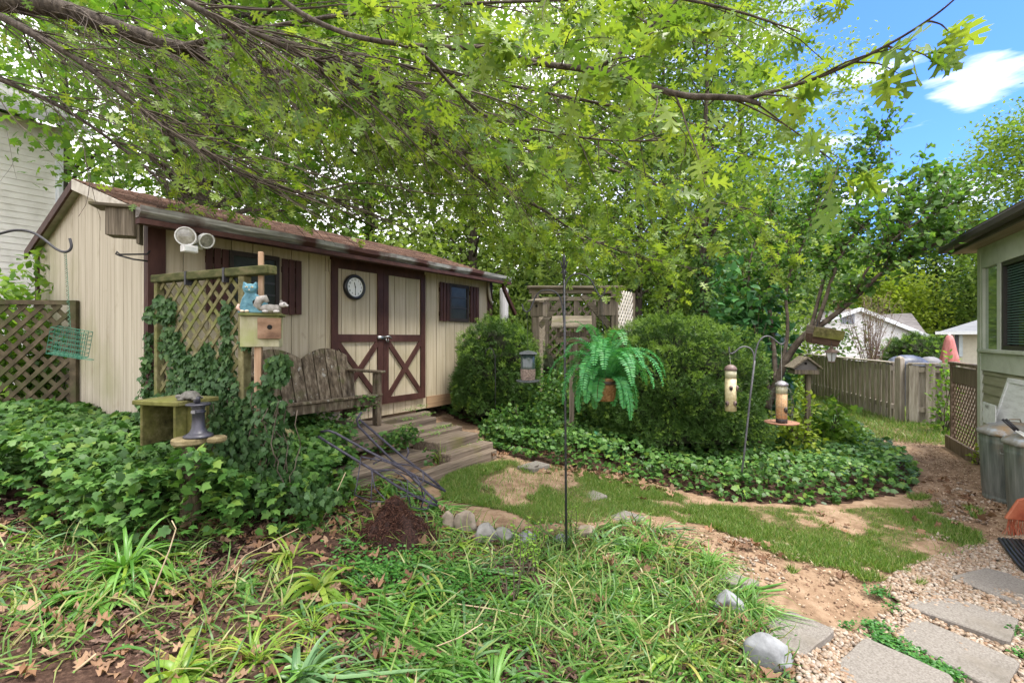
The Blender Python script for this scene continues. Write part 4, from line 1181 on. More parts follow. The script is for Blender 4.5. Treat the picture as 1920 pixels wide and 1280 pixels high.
# ------------------------------------------------------------------ heap of old hooks and stands by the step
def heap_thing(name, label, groups, r, group="black metal stands and hooks heaped by the box step", mat=None):
    p0 = groups[0][0]
    g0 = P(*p0[:3])
    o = thing(name, label, "metal stand", Vector((g0.x, g0.y, gzs(g0.x, g0.y))), group=group)
    for k, g in enumerate(groups):
        m = MB(); m.tube(rel(o, [P(*q) for q in g]), r if k == 0 else r*.7, 7); part("rod" if k == 0 else "wire", m, mat or BLUEB, o, smooth=True)
    return o
BLUEB = srf('blue_black_rod', [(.022,.02,.03),(.045,.042,.06),(.085,.08,.105)], scale=(20,20,20), rough=.5, bump=.3, bdist=.002)
heap_thing("garden_stake", "lower of two bent black rods reaching left over the step, straight tip", [[(597,818,3.55),(640,845,3.52),(696,879,3.5),(740,908,3.5),(782,932,3.5),(820,947,3.52)]], .0095)
heap_thing("garden_stake", "black rod with a crooked tip reaching left over the platform", [[(602,809,3.62),(616,807,3.62),(630,812,3.62),(680,840,3.62),(733,867,3.62),(762,884,3.6),(783,905,3.6),(804,927,3.6),(820,942,3.6)],[(798,922,3.6),(790,950,3.58),(800,955,3.58),(812,930,3.6)]], .0095)
heap_thing("garden_stake", "black rod with its hooked tip raised highest on the heap", [[(678,772,3.8),(669,787,3.8),(672.5,799,3.8),(705,832,3.78),(736,863,3.76),(770,888,3.74),(830,918,3.74)]], .0095)
heap_thing("garden_stake", "long straight black rod sloping to the lawn on the right of the heap", [[(674,786,3.86),(754,855,3.82),(800,890,3.8),(835,921,3.8)],[(760,862,3.82),(766,848,3.84),(764,838,3.86)]], .0095)
heap_thing("wire_plant_stand", "black wire plant stand lying on its side in front of the box step",
   [[(677,856,3.5),(720,864,3.5),(750,874,3.5),(778,890,3.5),(788,905,3.5),(793,930,3.5)],[(677,856,3.5),(672,890,3.45),(668,912,3.42),(664,927,3.4)],[(699,878,3.45),(697,910,3.4),(695,950,3.38)],
    [(664,927,3.4),(695,940,3.38),(730,940,3.38),(760,930,3.42),(793,930,3.5)],[(700,880,3.45),(740,880,3.47),(775,895,3.5)],[(764,898,3.45),(764,925,3.43),(770,950,3.4)],[(699,870,3.45),(715,862,3.48),(700,868,3.47)],
    [(695,878,3.44),(703,915,3.4),(722,935,3.39),(745,945,3.38)],[(770,950,3.4),(795,955,3.42),(815,948,3.45),(790,935,3.45)]], .0055)
o = heap_thing("wire_plant_rack", "thin wire rack with curled ends half under the black rods", [[(694,862,3.55),(705,856,3.55),(740,868,3.55),(770,872,3.55),(792,882,3.55),(795,900,3.5),(782,915,3.48),(752,890,3.5),(735,880,3.52),(700,885,3.5)],[(715,895,3.48),(750,900,3.46),(765,925,3.44),(742,930,3.42)]], .005)
m = MB(); m.beam(P(752,868,3.75), P(766,846,3.78), .03, .012); part("flat_foot", m, BLACK(), o)
for i, (px, py) in enumerate(((771,952),(805,930))):
    m = MB(); a = P(px, py, 3.42); m.beam(a, a + Vector((.02,.0,.03)), .03, .03); part("foot", m, BLACK(), o)

# heap of dark root soil
def soil():
    c = G(745, 1010); m = MB()
    n = 40; r = .31
    rr = random.Random(3)
    vs = []; fs = []
    for i in range(n+1):
        for j in range(n+1):
            x = (i/n*2-1)*r; y = (j/n*2-1)*r*.85
            d = sqrt((x/r)**2 + (y/(r*.85))**2)
            h = max(0, 1-d**1.6)*.11 + .15*math.exp(-(((x+.03)/.11)**2 + ((y-.05)/.11)**2))
            h += (float(vnoise(x, y, 22, 4)) - .5)*.07 * (1 if d < 1 else 0) + (float(vnoise(x,y,70,2))-.5)*.03
            vs.append((x, y, (h if d < 1.0 else -.06) + gzs(c.x+x, c.y+y) - c.z))
    for i in range(n):
        for j in range(n):
            a = i*(n+1)+j; fs.append((a, a+n+1, a+n+2, a+1))
    m.add(vs, fs)
    SO = srf('peat', [(.010,.005,.004),(.026,.012,.009),(.06,.028,.02)], scale=(60,60,60), rough=1, bump=1.0, bdist=.012)
    t = thing("root_heap", "heap of dark brown peat and matted roots dumped in front of the black stands", "soil heap", c)
    part("mound", m, SO, t)
    # loose fibres
    N = 5200
    x = RNG.normal(0, .13, N).clip(-.29,.29); y = RNG.normal(.0, .11, N).clip(-.24,.24)
    d = np.sqrt((x/r)**2 + (y/(r*.85))**2)
    h = np.maximum(0, 1-d**1.6)*.11 + .15*np.exp(-(((x+.03)/.11)**2 + ((y-.05)/.11)**2)) + (gz(c.x+x, c.y+y) - c.z) + RNG.uniform(-.006,.014,N)
    f = RNG.normal(size=(N,3)); f[:,2] *= .6; nn = RNG.normal(size=(N,3))
    s = RNG.uniform(.012,.04,N)
    me = scatter_mesh("fibres", [(-.5,0,0),(.5,0,0),(.5,.5,.15),(-.5,.5,.15),(0,1,0)], [(0,1,2),(0,2,3),(3,2,4)], np.stack([x,y,h],1), frames(f,nn), np.stack([np.full(N,.0032), s, s],1))
    link("root_fibre", me, leafmat('root_fibre', [(.02,.009,.006),(.045,.02,.014),(.08,.038,.026),(.13,.07,.05)], trans=0, rough=.95, spec=.1), t)['kind'] = 'stuff'
soil()

# ------------------------------------------------------------------ rocks
def rock(px, py, wpx, hpx, label, mat, seed, asp=.8):
    c = G(px, py + hpx/2); Y = c.y + .05
    rx = wpx/2/FPX*Y; rz = hpx/2/FPX*Y*1.05
    rr = random.Random(seed); m = MB(); nu, nv = 30, 20
    planes = [(Vector((rr.uniform(-1,1), rr.uniform(-1,1), rr.uniform(-.6,1))).normalized(), rr.uniform(.55,.82)) for _ in range(13)]
    vs = []; fs = []
    for i in range(nv+1):
        t = pi*i/nv
        for k in range(nu):
            a = 2*pi*k/nu
            v = Vector((sin(t)*cos(a), sin(t)*sin(a), cos(t)))
            for pn, dd in planes:
                e = v.dot(pn)
                if e > dd: v = v - pn*(e-dd)
            v *= 1 + .03*sin(v.x*7+seed)*cos(v.z*9) + rr.uniform(-.008,.008)
            vs.append((v.x*rx*1.1, v.y*rx*asp, v.z*rz*1.1 + rz*.75))
    for i in range(nv):
        for k in range(nu):
            k2 = (k+1) % nu; fs.append((i*nu+k, (i+1)*nu+k, (i+1)*nu+k2, i*nu+k2))
    m.add(vs, fs)
    return solo("edging_rock", m, mat, label, "rock", "rocks edging the flower bed", loc=c, rotz=rr.uniform(-.2,.2), smooth=True)
ROCKT = srf('tan_rock', [(.16,.13,.10),(.27,.225,.175),(.38,.33,.27)], scale=(9,9,9), rough=.85, bump=.6, bdist=.01)
ROCKG = srf('grey_rock', [(.13,.125,.115),(.21,.205,.19),(.31,.30,.285)], scale=(9,9,9), rough=.85, bump=.6, bdist=.01, extra=[((.30,.33,.22), 4.0, .55, .75)])
ROCKB = srf('blue_rock', [(.13,.135,.14),(.22,.23,.24),(.33,.34,.355)], scale=(9,9,9), rough=.8, bump=.6, bdist=.01)
rock(840, 971, 32, 36, "upright tan rock, leftmost of the bed edging next to the root heap", ROCKT, 1)
rock(875, 973, 44, 44, "large rounded tan rock second in the bed edging", ROCKT, 2)
rock(913, 997, 44, 36, "pale grey angled rock right of the large tan rock", ROCKG, 3)
rock(901, 1006, 34, 22, "small dark wedge rock in front of the pale grey one", srf('brown_rock', [(.16,.13,.11),(.27,.23,.2)], scale=(9,9,9), rough=.9, bump=.5), 4)
rock(948, 1000, 48, 24, "flat grey-green rock in the middle of the bed edging", ROCKG, 5)
rock(987, 1003, 40, 26, "blue-grey rock left of the tall hook's foot", ROCKB, 6)
rock(1052, 1010, 34, 20, "low blue-grey rock just behind the tall hook's foot", ROCKB, 7)
rock(1100, 993, 42, 26, "half-hidden tan rock right of the tall hook's foot", ROCKT, 8)
rock(1366, 1128, 52, 44, "narrow blue-grey rock in the grass above the lowest rock", ROCKB, 9)
rock(1442, 1218, 84, 66, "large pale blue-grey rock at the front right tip of the bed", ROCKB, 10)

# ------------------------------------------------------------------ pavers and stepping stones
CONC = srf('concrete_paver', [(.125,.112,.098),(.185,.168,.148),(.24,.222,.2)], scale=(1,1,1), nscale=110, rough=.9, bump=.35, bdist=.003, detail=3, extra=[((.27,.24,.205), 3.5, .58, .76), ((.11,.098,.08), 2.2, .54, .74)])
def slab(pts, label, th=.045, lift=.018, group="square concrete pavers of the path", cat="paver"):
    w = [G(a, b, lift) for a, b in pts]; c = sum(w, Vector())/len(w)
    zc = c.z
    rr = random.Random(len(label)); poly = []
    n = len(w)
    for i in range(n):      # slightly worn corners and edges
        a, b2, c3 = w[i-1], w[i], w[(i+1) % n]
        poly.append(b2.lerp(a, .045)); poly.append(b2.lerp(c3, .045))
        for f in (.3, .55, .8):
            q = b2.lerp(c3, f) ; nrm = Vector((-(c3-b2).y, (c3-b2).x, 0)).normalized(); poly.append(q + nrm*rr.uniform(-.003,.003))
    area = sum(poly[i].x*poly[(i+1)%len(poly)].y - poly[(i+1)%len(poly)].x*poly[i].y for i in range(len(poly)))
    if area < 0: poly.reverse()
    m = MB(); m.prism([(p.x-c.x, p.y-c.y) for p in poly], th, Matrix.Translation((0,0,-th+.006)))
    return solo("paver", m, CONC, label, cat, group, loc=(c.x, c.y, zc), bevel=.006)
slab([(1780,1080),(1848,1066),(1990,1102),(1945,1150)], "topmost paver at the right edge, under the black strips")
slab([(1700,1135),(1736,1102),(1911,1163),(1894,1212)], "second paver from the top in the right-hand row")
slab([(1676,1190),(1718,1153),(1914,1245),(1880,1310)], "third paver down, right of the green weeds in the joint")
slab([(1548,1248),(1622,1195),(1790,1282),(1740,1370)], "largest paver at the bottom, left of the green weeds")
slab([(1420,1170),(1480,1142),(1566,1192),(1502,1232)], "paver beside the bed's front rock")
slab([(1345,1085),(1365,1068),(1425,1095),(1408,1112)], "small paver half sunk at the bed edge, in the dirt", group="stepping stones")
slab([(968,872),(1005,862),(1032,874),(1000,882)], "pale stepping stone at the foot of the middle ivy", group="stepping stones", cat="stepping stone")
slab([(1082,925),(1112,918),(1140,934),(1105,942)], "stepping stone in the lawn right of the tall hook", group="stepping stones", cat="stepping stone")
slab([(1140,968),(1170,958),(1212,972),(1180,984)], "stepping stone nearest the bed's grassy edge", group="stepping stones", cat="stepping stone")
a = G(1048, 792, .22)
m = MB(); m.box(-.16,.16,-.10,-.034,-.03,.0); m.box(-.16,.16,-.03,.034,-.03,.0); m.box(-.16,.16,.038,.10,-.03,.0); m.box(-.13,-.09,-.09,.09,-.3,-.031); m.box(.09,.13,-.09,.09,-.3,-.031)
solo("small_wood_stool", m, WOOD_OLD(), "small slatted wooden stool sunk in the middle ivy behind the tall hook", "stool", loc=a, rotz=.15)
# ------------------------------------------------------------------ neighbour's white house on the left
def siding_wall(m, L, H, expo=.115, z0=0.0, depth=.014):
    """clapboards on the local xz plane facing -y"""
    z = z0
    while z < H - .001:
        z2 = min(z + expo, H)
        m.add([(0,-depth,z),(L,-depth,z),(L,-.002,z2),(0,-.002,z2),(0,0,z),(L,0,z)], [(0,1,2,3),(4,5,1,0)])
        z = z2
VINYL = srf('white_vinyl', [(.62,.61,.56),(.72,.71,.66),(.78,.77,.73)], scale=(3,3,3), rough=.55, bump=.05)
WTRIM = srf('white_trim', [(.66,.70,.74),(.76,.79,.82)], rough=.5, bump=.03)
hc = P(118, 440, 10.0)
o = thing("neighbour_house", "tall white vinyl-sided house behind the shed at the far left", "house", (hc.x - DV.x*9, hc.y - DV.y*9, .3), SHED_ROT)
m = MB(); siding_wall(m, 8.88, 5.6, .125); m.box(0, 8.88, .003, .1, 0, 5.6); part("wall", m, VINYL, o)
m = MB(); m.box(0,.1,.1,6,0,5.6); m.box(8.8,8.88,.1,6,0,5.6); part("gable_wall", m, VINYL, o)
part("corner_board", MB().box(8.88,9.0,-.03,.12,0,5.6), WTRIM, o)
part("downspout", MB().box(8.90,8.98,-.11,-.035,0,4.6), WTRIM, o, bevel=.01)
m = MB(); m.add([(-.3,-.5,5.5),(9.4,-.5,5.5),(9.4,3,7.3),(-.3,3,7.3),(-.3,6.5,5.5),(9.4,6.5,5.5)], [(0,1,2,3),(3,2,5,4)]); part("roof", m, srf('grey_shingle', [(.12,.12,.12),(.2,.2,.2),(.28,.27,.27)], scale=(6,20,20), rough=.9), o)
m = MB(); m.box(9.0,9.5,-.2,.0,3.95,4.15); m.box(9.0,9.28,-.18,.3,3.55,3.95); part("porch_eave", m, WTRIM, o)

# ------------------------------------------------------------------ dark lattice fence at the left
OLDL = srf('dark_lattice', [(.035,.028,.016),(.085,.068,.04),(.15,.12,.075)], scale=(8,8,8), rough=.95, bump=.5, bdist=.003, extra=[((.07,.075,.03), 3, .5, .7)])
fa = Vector((-6.9, 4.55, 0)); fb = P(146, 600, 4.9); fb.z = 0
fl_ = (fb - fa).length
o = thing("lattice_fence", "dark old lattice fence panel between the ivy and the shed's gable wall", "fence", fa, atan2(fb.y-fa.y, fb.x-fa.x))
m = MB(); lattice(m, fl_-.06, .45, 1.93, .155, .040, .010); part("lattice_panel", m, OLDL, o)
part("top_rail", MB().box(0, fl_, -.03, .03, 1.93, 1.975), OLDL, o)
part("post", MB().box(fl_-.055, fl_, -.03, .03, .3, 1.929), OLDL, o)
part("post", MB().box(1.15, 1.22, -.05, .05, .3, 1.929), OLDL, o)

# ------------------------------------------------------------------ right-hand house (sunroom corner)
HD = Vector((.48, .877, 0)); HN = Vector((-.877, .48, 0))       # along the wall away from us, out of the wall
HC = Vector((5.90, 6.06, 0))
HROT = atan2(-HD.y, -HD.x)     # local x from the corner towards the camera, local -y... out of wall
def H2W(x, out, z): return HC - HD*x + HN*out + Vector((0,0,z))
GREEN = srf('sage_trim', [(.42,.45,.37),(.50,.53,.45),(.55,.58,.50)], scale=(5,5,5), rough=.55, bump=.05)
OLIVE = srf('olive_siding', [(.22,.215,.145),(.29,.28,.195),(.34,.33,.24)], scale=(2,2,20), rough=.6, bump=.05)
o = thing("sunroom_house", "house corner at the right edge with sage-green trim, windows and olive siding", "house", HC, HROT)
# local: x toward camera, y = into the house?  rotation of HROT: local x -> -HD ; local y -> (HD.y,-HD.x)= into the wall
HL = 4.2
m = MB(); siding_wall(m, HL, 1.20, .115, .0, .018); m.box(0, HL, .003, .1, -.1, 1.2); part("siding", m, OLIVE, o)
part("corner_post", MB().box(-.11, .0, -.035, .12, -.1, 2.72), GREEN, o, bevel=.004)
part("sill_band", MB().box(0, HL, -.03, .1, 1.201, 1.42), GREEN, o)
part("sill", MB().box(-.02, HL, -.065, .1, 1.421, 1.46), GREEN, o, bevel=.004)
part("header", MB().box(0, HL, -.03, .1, 2.46, 2.72), GREEN, o)
REFL = srf('window_glass', [(.02,.03,.025),(.03,.04,.035)], rough=.03, bump=.0, spec=1.0)
REFL2 = srf('coated_window_glass', [(.45,.52,.46),(.50,.56,.50)], rough=.03, bump=.02, spec=1.0, metal=.85)
DARKF = plain('dark_sash', (.035,.032,.028), .5)
x = 0.0
wins = [(0.05, .50, False), (.60, 1.5, True), (1.6, 2.9, True)]
for i, (a, b, dark) in enumerate(wins):
    f = part("window", (lambda mm: (mm.box(a-.05, a, -.028, .05, 1.461, 2.459), mm.box(b, b+.05, -.028, .05, 1.461, 2.459), mm.box(a, b, -.02, .05, 1.4605, 1.4618), mm)[-1])(MB()), GREEN, o)
    if dark:
        mm = MB(); mm.box(a+.001,a+.05,-.02,.04,1.462,2.458); mm.box(b-.05,b-.001,-.02,.04,1.462,2.458); mm.box(a+.051,b-.051,-.02,.04,1.462,1.51); mm.box(a+.051,b-.051,-.02,.04,2.41,2.458)
        part("sash", mm, DARKF, f)
        mm = MB()
        for k in range(30):
            z = 1.53 + k*.0295; mm.box(a+.06, b-.06, .012, .034, z, z+.012)
        part("blind", mm, srf('teal_blind', [(.07,.13,.115),(.10,.17,.15)], rough=.6), f)
        part("pane", MB().box(a+.051, b-.051, .045, .05, 1.511, 2.409), REFL, f)
    else:
        part("pane", MB().box(a+.001, b-.001, .0, .006, 1.462, 2.458), REFL2, f)
m = MB(); m.box(.02, HL, .101, .12, 1.2, 2.7); part("inner_wall", m, plain('dark_interior', (.02,.02,.018), .9), o)
# eaves
m = MB(); m.box(-.45, HL, -.20, .1, 2.721, 2.745); part("soffit", m, srf('brown_soffit', [(.20,.15,.11),(.28,.215,.16),(.33,.26,.2)], scale=(2,60,2), rough=.7, bump=.2), o)
m = MB(); m.box(-.48, HL, -.23, -.201, 2.72, 2.80); part("fascia", m, srf('grey_fascia', [(.07,.06,.05),(.12,.105,.09)], scale=(2,9,9), rough=.7), o)
m = MB(); m.box(-.55, HL, -.32, -.231, 2.75, 2.84); part("gutter", m, srf('dark_gutter', [(.035,.03,.027),(.07,.06,.055)], scale=(2,9,9), rough=.6), o, bevel=.015)
m = MB(); m.add([(-.58,-.30,2.862),(HL,-.30,2.862),(HL,3.0,3.9),(-.58,3.0,3.9),(-.58,-.30,2.845),(HL,-.30,2.845),(HL,3.0,3.86),(-.58,3.0,3.86)], [(0,3,2,1),(4,5,6,7),(0,1,5,4),(1,2,6,5),(2,3,7,6),(3,0,4,7)]); part("roof", m, srf('dark_shingle', [(.05,.045,.04),(.09,.08,.07)], scale=(6,20,20), rough=.9), o)

# lattice gate beside the house corner
o = thing("lattice_gate", "brown framed lattice gate beside the sage-green house corner", "gate", H2W(-.13, .0, 0), atan2(HD.y, HD.x))
GW = srf('gate_wood', [(.085,.06,.04),(.17,.125,.09),(.26,.20,.15)], scale=(30,30,4), rough=.9, bump=.5, bdist=.003)
gl = 1.12
m = MB(); lattice(m, gl-.10, .12, .96, .105, .020, .008, x0=.05); part("lattice_panel", m, GW, o)
for a, b in ((0,.05),(gl-.05,gl)): part("post", MB().box(a, b, -.03, .03, .0, 1.25), GW, o, bevel=.004)
part("panel_board", MB().box(.051, gl-.051, -.015, .015, .961, 1.18), srf('brown_board', [(.15,.11,.085),(.24,.185,.15)], scale=(20,20,3), rough=.85, bump=.3), o)
part("top_rail", MB().box(-.01, gl+.02, -.045, .045, 1.21, 1.25), GW, o, bevel=.004)
part("base_board", MB().box(-.10, gl+.02, .04, .08, -.05, .16), GW, o, bevel=.004)

# ------------------------------------------------------------------ galvanised cans and what leans by them
GALV = srf('galvanised_steel', [(.09,.11,.105),(.19,.215,.205),(.33,.355,.34)], scale=(16,16,1.6), rough=.42, metal=.45, bump=.1, extra=[((.30,.26,.20), 3.0, .58, .78)])
LIDM = srf('dusty_lid', [(.15,.14,.12),(.25,.24,.215),(.36,.35,.33)], scale=(5,5,5), rough=.55, metal=.35, bump=.15, extra=[((.30,.20,.10), 4.5, .52, .66), ((.42,.48,.55), 6.0, .62, .7)])
def can(loc, label):
    o = thing("galvanised_can", label, "bin", loc, group="galvanised bins beside the house")
    r = .250; h = .645; n = 60
    prof = [(r*.88,0),(r*.90,.01),(r*.90,.035),(r*.885,.045),(r*.90,.055),(r*.91,.09),(r*.92,.10),(r*.985,h-.10),(r*1.0,h-.09),(r*.99,h-.075),(r*.99,h-.055),(r*1.0,h-.045),(r*.99,h-.03),(r*1.02,h-.015),(r*1.02,h)]
    m = MB(); vs = []; fs = []
    for j, (rr_, z) in enumerate(prof):
        for k in range(n):
            a = 2*pi*k/n
            cor = .007*sin(a*30) if 5 < j < 8 else 0
            vs.append(((rr_+cor)*cos(a), (rr_+cor)*sin(a), z))
    for j in range(len(prof)-1):
        for k in range(n):
            k2 = (k+1) % n; fs.append((j*n+k, j*n+k2, (j+1)*n+k2, (j+1)*n+k))
    fs.append(tuple(reversed(range(n)))); m.add(vs, fs)
    part("body", m, GALV, o, smooth=True)
    m = MB(); m.lathe([(r*1.05,h-.022),(r*1.06,h-.005),(r*1.045,h+.012),(r*.99,h+.018),(r*.95,h+.03),(r*.80,h+.048),(r*.77,h+.060),(r*.55,h+.075),(r*.50,h+.088),(r*.22,h+.098),(.004,h+.10)], n=48)
    lid = part("lid", m, LIDM, o, smooth=True)
    m = MB(); m.tube([(-.06,0,h+.09),(-.05,0,h+.125),(.05,0,h+.125),(.06,0,h+.09)], .006, 6); part("handle", m, LIDM, lid, smooth=True)
    m = MB(); a = radians(215)
    for s in (-.06,.06):
        pass
    c0 = Vector((cos(a),sin(a),0)); t0 = Vector((-sin(a),cos(a),0))
    m.tube([c0*r*.98+t0*.06+Vector((0,0,h-.13)), c0*(r+.03)+t0*.05+Vector((0,0,h-.17)), c0*(r+.03)-t0*.05+Vector((0,0,h-.17)), c0*r*.98-t0*.06+Vector((0,0,h-.13))], .005, 6)
    part("side_handle", m, GALV, o, smooth=True)
    return o
can(Vector((4.77, 4.60, gzs(4.77,4.60)-.005)), "galvanised bin with a stained lid, farther one by the olive siding")
can(Vector((4.53, 4.12, gzs(4.53,4.12)-.005)), "galvanised bin cut off by the right edge, nearer one with tools on it")
# tools with black grips
tp = Vector((4.31, 4.13, .775))
for k, dx in enumerate((0, .028)):
    m = MB(); o = thing("hand_tool", "black-gripped white shaft lying across the nearer bin lid, " + ("left" if k == 0 else "right") + " one of the pair", "tool", tp + Vector((dx,0,0)))
    a = Vector((-.03,.10,.115)); b = Vector((.0,.02,.03)); c = Vector((.03,-.18,-.08))
    part("grip", (lambda mm: (mm.tube([a, b], .011, 8), mm)[-1])(m), BLACK(), o, smooth=True)
    m = MB(); m.tube([b, c], .0075, 8); part("shaft", m, WHT, o, smooth=True)
# white board and the small sign
BRD = srf('old_white_board', [(.50,.50,.48),(.66,.67,.66),(.74,.75,.75)], scale=(4,4,20), rough=.7, bump=.15, extra=[((.36,.30,.24), 7.0, .66, .74)])
o = thing("leaning_board", "dirty white framed board leaning on the olive siding behind the bins", "board", H2W(.80, .14, .62), HROT)
m = MB(); R = Matrix.Rotation(radians(-14), 4, 'X')
m.box(0,.9,-.012,.012,-.35,.55, R); part("panel", m, BRD, o)
m = MB(); m.box(-.001,.05,-.022,-.0125,-.35,.551,R); m.box(.05,.9,-.022,-.0125,.50,.551,R); part("frame", m, BRD, o)
sg = H2W(.70, .20, .74)
o = thing("small_sign", "small white sign standing behind the farther bin lid", "sign", sg, HROT)
m = MB(); m.box(0,.36,-.004,.004,-.10,.13); part("plate", m, plain('white_plate',(.72,.73,.73),.5), o)
vs, fs = text_mesh("FREE", .052, .0008); m = MB(); m.add([(v.x+.12, -.0055, v.y+.085) for v in vs], fs); part("lettering", m, plain('grey_ink',(.22,.20,.18)), o)
# orange broom
ob = P(1905, 945, 3.84); oz = gzs(ob.x, ob.y)
o = thing("orange_broom", "faded orange broom head standing against the nearer bin", "broom", (ob.x+.02, ob.y-.02, oz), radians(-20))
OR = srf('faded_orange', [(.24,.055,.028),(.34,.09,.045),(.42,.15,.08)], scale=(9,9,9), rough=.5, bump=.1)
m = MB(); m.prism([(-.11,.12),(.11,.12),(.09,.22),(.02,.30),(-.03,.28)], .03, Matrix.Rotation(radians(90),4,'X')); part("head", m, OR, o, bevel=.006)
m = MB()
for k in range(70):
    x = random.uniform(-.10,.10); y = random.uniform(-.025,.0); m.tube([(x*.9,y,.125),(x*1.0+random.uniform(-.01,.01),y+random.uniform(-.01,.01),.06),(x*1.15+random.uniform(-.02,.02),y-.02+random.uniform(-.02,.02),.0)], .0022, 3)
part("bristles", m, OR, o)
m = MB(); m.tube([(.02,-.015,.29),(.14,.05,1.1)], .011, 8); part("handle", m, OR, o, smooth=True)
# black plastic strips
bp_ = G(1900, 1040)
o = thing("edging_strips", "bundle of ribbed black plastic strips lying on the gravel at the right edge", "strips", bp_)
for k in range(8):
    m = MB(); a = G(1874 + k*8, 1010 + k*.6, .03 + .012*(k%3)) - bp_; 
    q = [a, G(1890+k*9, 1033+k*1.5, .03+.012*(k%3)) - bp_, G(1912+k*11, 1062+k*1.5, .025) - bp_, G(1950+k*14, 1098+k*1.5, .02) - bp_]
    m.tube(q, .013, 8)
    part("strip", m, srf('black_plastic', [(.012,.012,.014),(.03,.03,.034)], rough=.38, bump=.1), o, smooth=True)

# ------------------------------------------------------------------ board fence with alternating boards
FW = srf('fence_board', [(.17,.145,.115),(.33,.29,.235),(.47,.425,.36)], scale=(24,24,2), rough=.9, bump=.5, bdist=.004, extra=[((.22,.19,.13), 2.5, .55, .8)])
def fence(a, b, label, h=1.10, z=None, n=None, gate=False):
    a = Vector(a); b = Vector(b); Lf = (b-a).length
    z0 = gzs(a.x, a.y)
    o = thing("board_fence", label, "fence", (a.x, a.y, z0), atan2(b.y-a.y, b.x-a.x))
    k = 0; x = 0
    while x < Lf - .05:
        w = min(.135, Lf-x)
        f = part("board", MB().box(x, x+w, -.05, -.03, .02, h - random.uniform(.0,.02)), FW, o, bevel=.003)
        x += .235
    x = .117
    while x < Lf - .05:
        part("back_board", MB().box(x, x+.135, .03, .05, .02, h-.03), FW, o)
        x += .235
    for zz in (.22, h-.14): part("rail", MB().box(0, Lf, -.029, .029, zz, zz+.09), FW, o)
    part("cap", MB().box(-.02, Lf+.02, -.07, .07, h+.001, h+.03), FW, o)
    x = 0
    while x <= Lf: part("post", MB().box(x-.045, x+.045, -.045+.08, .045+.08, 0, h+.0), FW, o); x += 2.4
    return o
fence((9.3, 16.6, 0), (7.43, 9.45, 0), "weathered shadow-board fence running behind the grass strip on the right")
fence((7.47, 9.12, 0), (8.15, 8.55, 0), "short section of weathered board fence right of the gate gap", )
p = Vector((7.42, 9.28, 0)); m = MB(); m.box(-.055,.055,-.055,.055,0,1.20); m.lathe([(.07,1.201),(.07,1.215),(.03,1.245),(.002,1.25)], n=4, M=Matrix.Rotation(radians(45),4,'Z'))
solo("gate_post", m, FW, "thick fence post at the narrow bright gap in the board fence", "post", loc=p, rotz=.2, bevel=.004)

# things beyond the fence
um = P(1780, 633, 13.0)
o = thing("patio_umbrella", "closed pink patio umbrella beyond the fence", "umbrella", (um.x, um.y, 0))
PINK = srf('pink_canvas', [(.34,.10,.095),(.46,.17,.16),(.55,.25,.24)], scale=(9,9,3), rough=.8, bump=.3)
m = MB(); vs=[]; fs=[]; n=24; prof=[(.025,1.68),(.07,1.64),(.11,1.5),(.15,1.25),(.19,1.02),(.20,.92)]
for j,(r,z) in enumerate(prof):
    for k in range(n): 
        a=2*pi*k/n; rr_=r*(1+.14*sin(a*8)*(j/5)); vs.append((rr_*cos(a),rr_*sin(a),z))
for j in range(len(prof)-1):
    for k in range(n): k2=(k+1)%n; fs.append((j*n+k,(j+1)*n+k,(j+1)*n+k2,j*n+k2))
fs.append(tuple(range(n))); m.add(vs,fs); part("canopy", m, PINK, o, smooth=True)
m = MB(); m.tube([(0,0,0),(0,0,1.72)], .02, 8); part("pole", m, WHT, o, smooth=True)
gr = P(1700, 690, 11.5)
o = thing("covered_grill", "barbecue under a black and grey tarp just beyond the fence", "grill", (gr.x, gr.y, 0))
m = MB()
m.ball((0,0,.95), .48,.3,.24, 18, 10, jit=.12); part("cover", m, srf('black_tarp', [(.02,.022,.03),(.06,.07,.10),(.16,.18,.24)], scale=(4,4,4), rough=.45, bump=.6), o, smooth=True)
m = MB(); m.box(-.42,.42,-.25,.25,.0,.9); part("cart", m, plain('dark_cart',(.03,.03,.03)), o, bevel=.02)
m = MB(); m.ball((.62,.1,.98), .26,.22,.17, 14, 8, jit=.15); part("grey_cover", m, srf('grey_tarp', [(.12,.12,.13),(.22,.22,.235)], scale=(6,6,6), rough=.6, bump=.5), o, smooth=True)

# white house behind the fence
WS = srf('white_siding_far', [(.74,.74,.76),(.82,.82,.84)], rough=.6, bump=0)
Yh = 27.0
def far_pt(px, py, Y=Yh): return P(px, py, Y)
x0 = far_pt(1470,0).x; x1 = far_pt(1722,0).x; xm = far_pt(1606,0).x
z_e = far_pt(0,627).z; z_p = far_pt(0,580).z
o = thing("white_house", "white clapboard house with a grey roof behind the fence and bare shrub", "house", (x0, Yh, 0))
w = x1-x0; xp = xm-x0
m = MB(); z = 0
ze_l = z_e
while z < z_p:
    z2 = z + .19
    def span(zz):
        if zz <= z_e: return 0, w
        t = (zz - z_e)/(z_p - z_e); return xp*t, w - (w-xp)*t
    a0,b0 = span(z); a1,b1 = span(min(z2,z_p-.01))
    m.add([(a0,-.02,z),(b0,-.02,z),(b1,0,min(z2,z_p)),(a1,0,min(z2,z_p)),(a0,0,z),(b0,0,z)], [(0,1,2,3),(4,5,1,0)]); z = z2
part("gable_wall", m, WS, o)
GS = srf('far_grey_shingle', [(.10,.09,.092),(.15,.14,.142),(.20,.185,.185)], scale=(2,9,9), rough=.9)
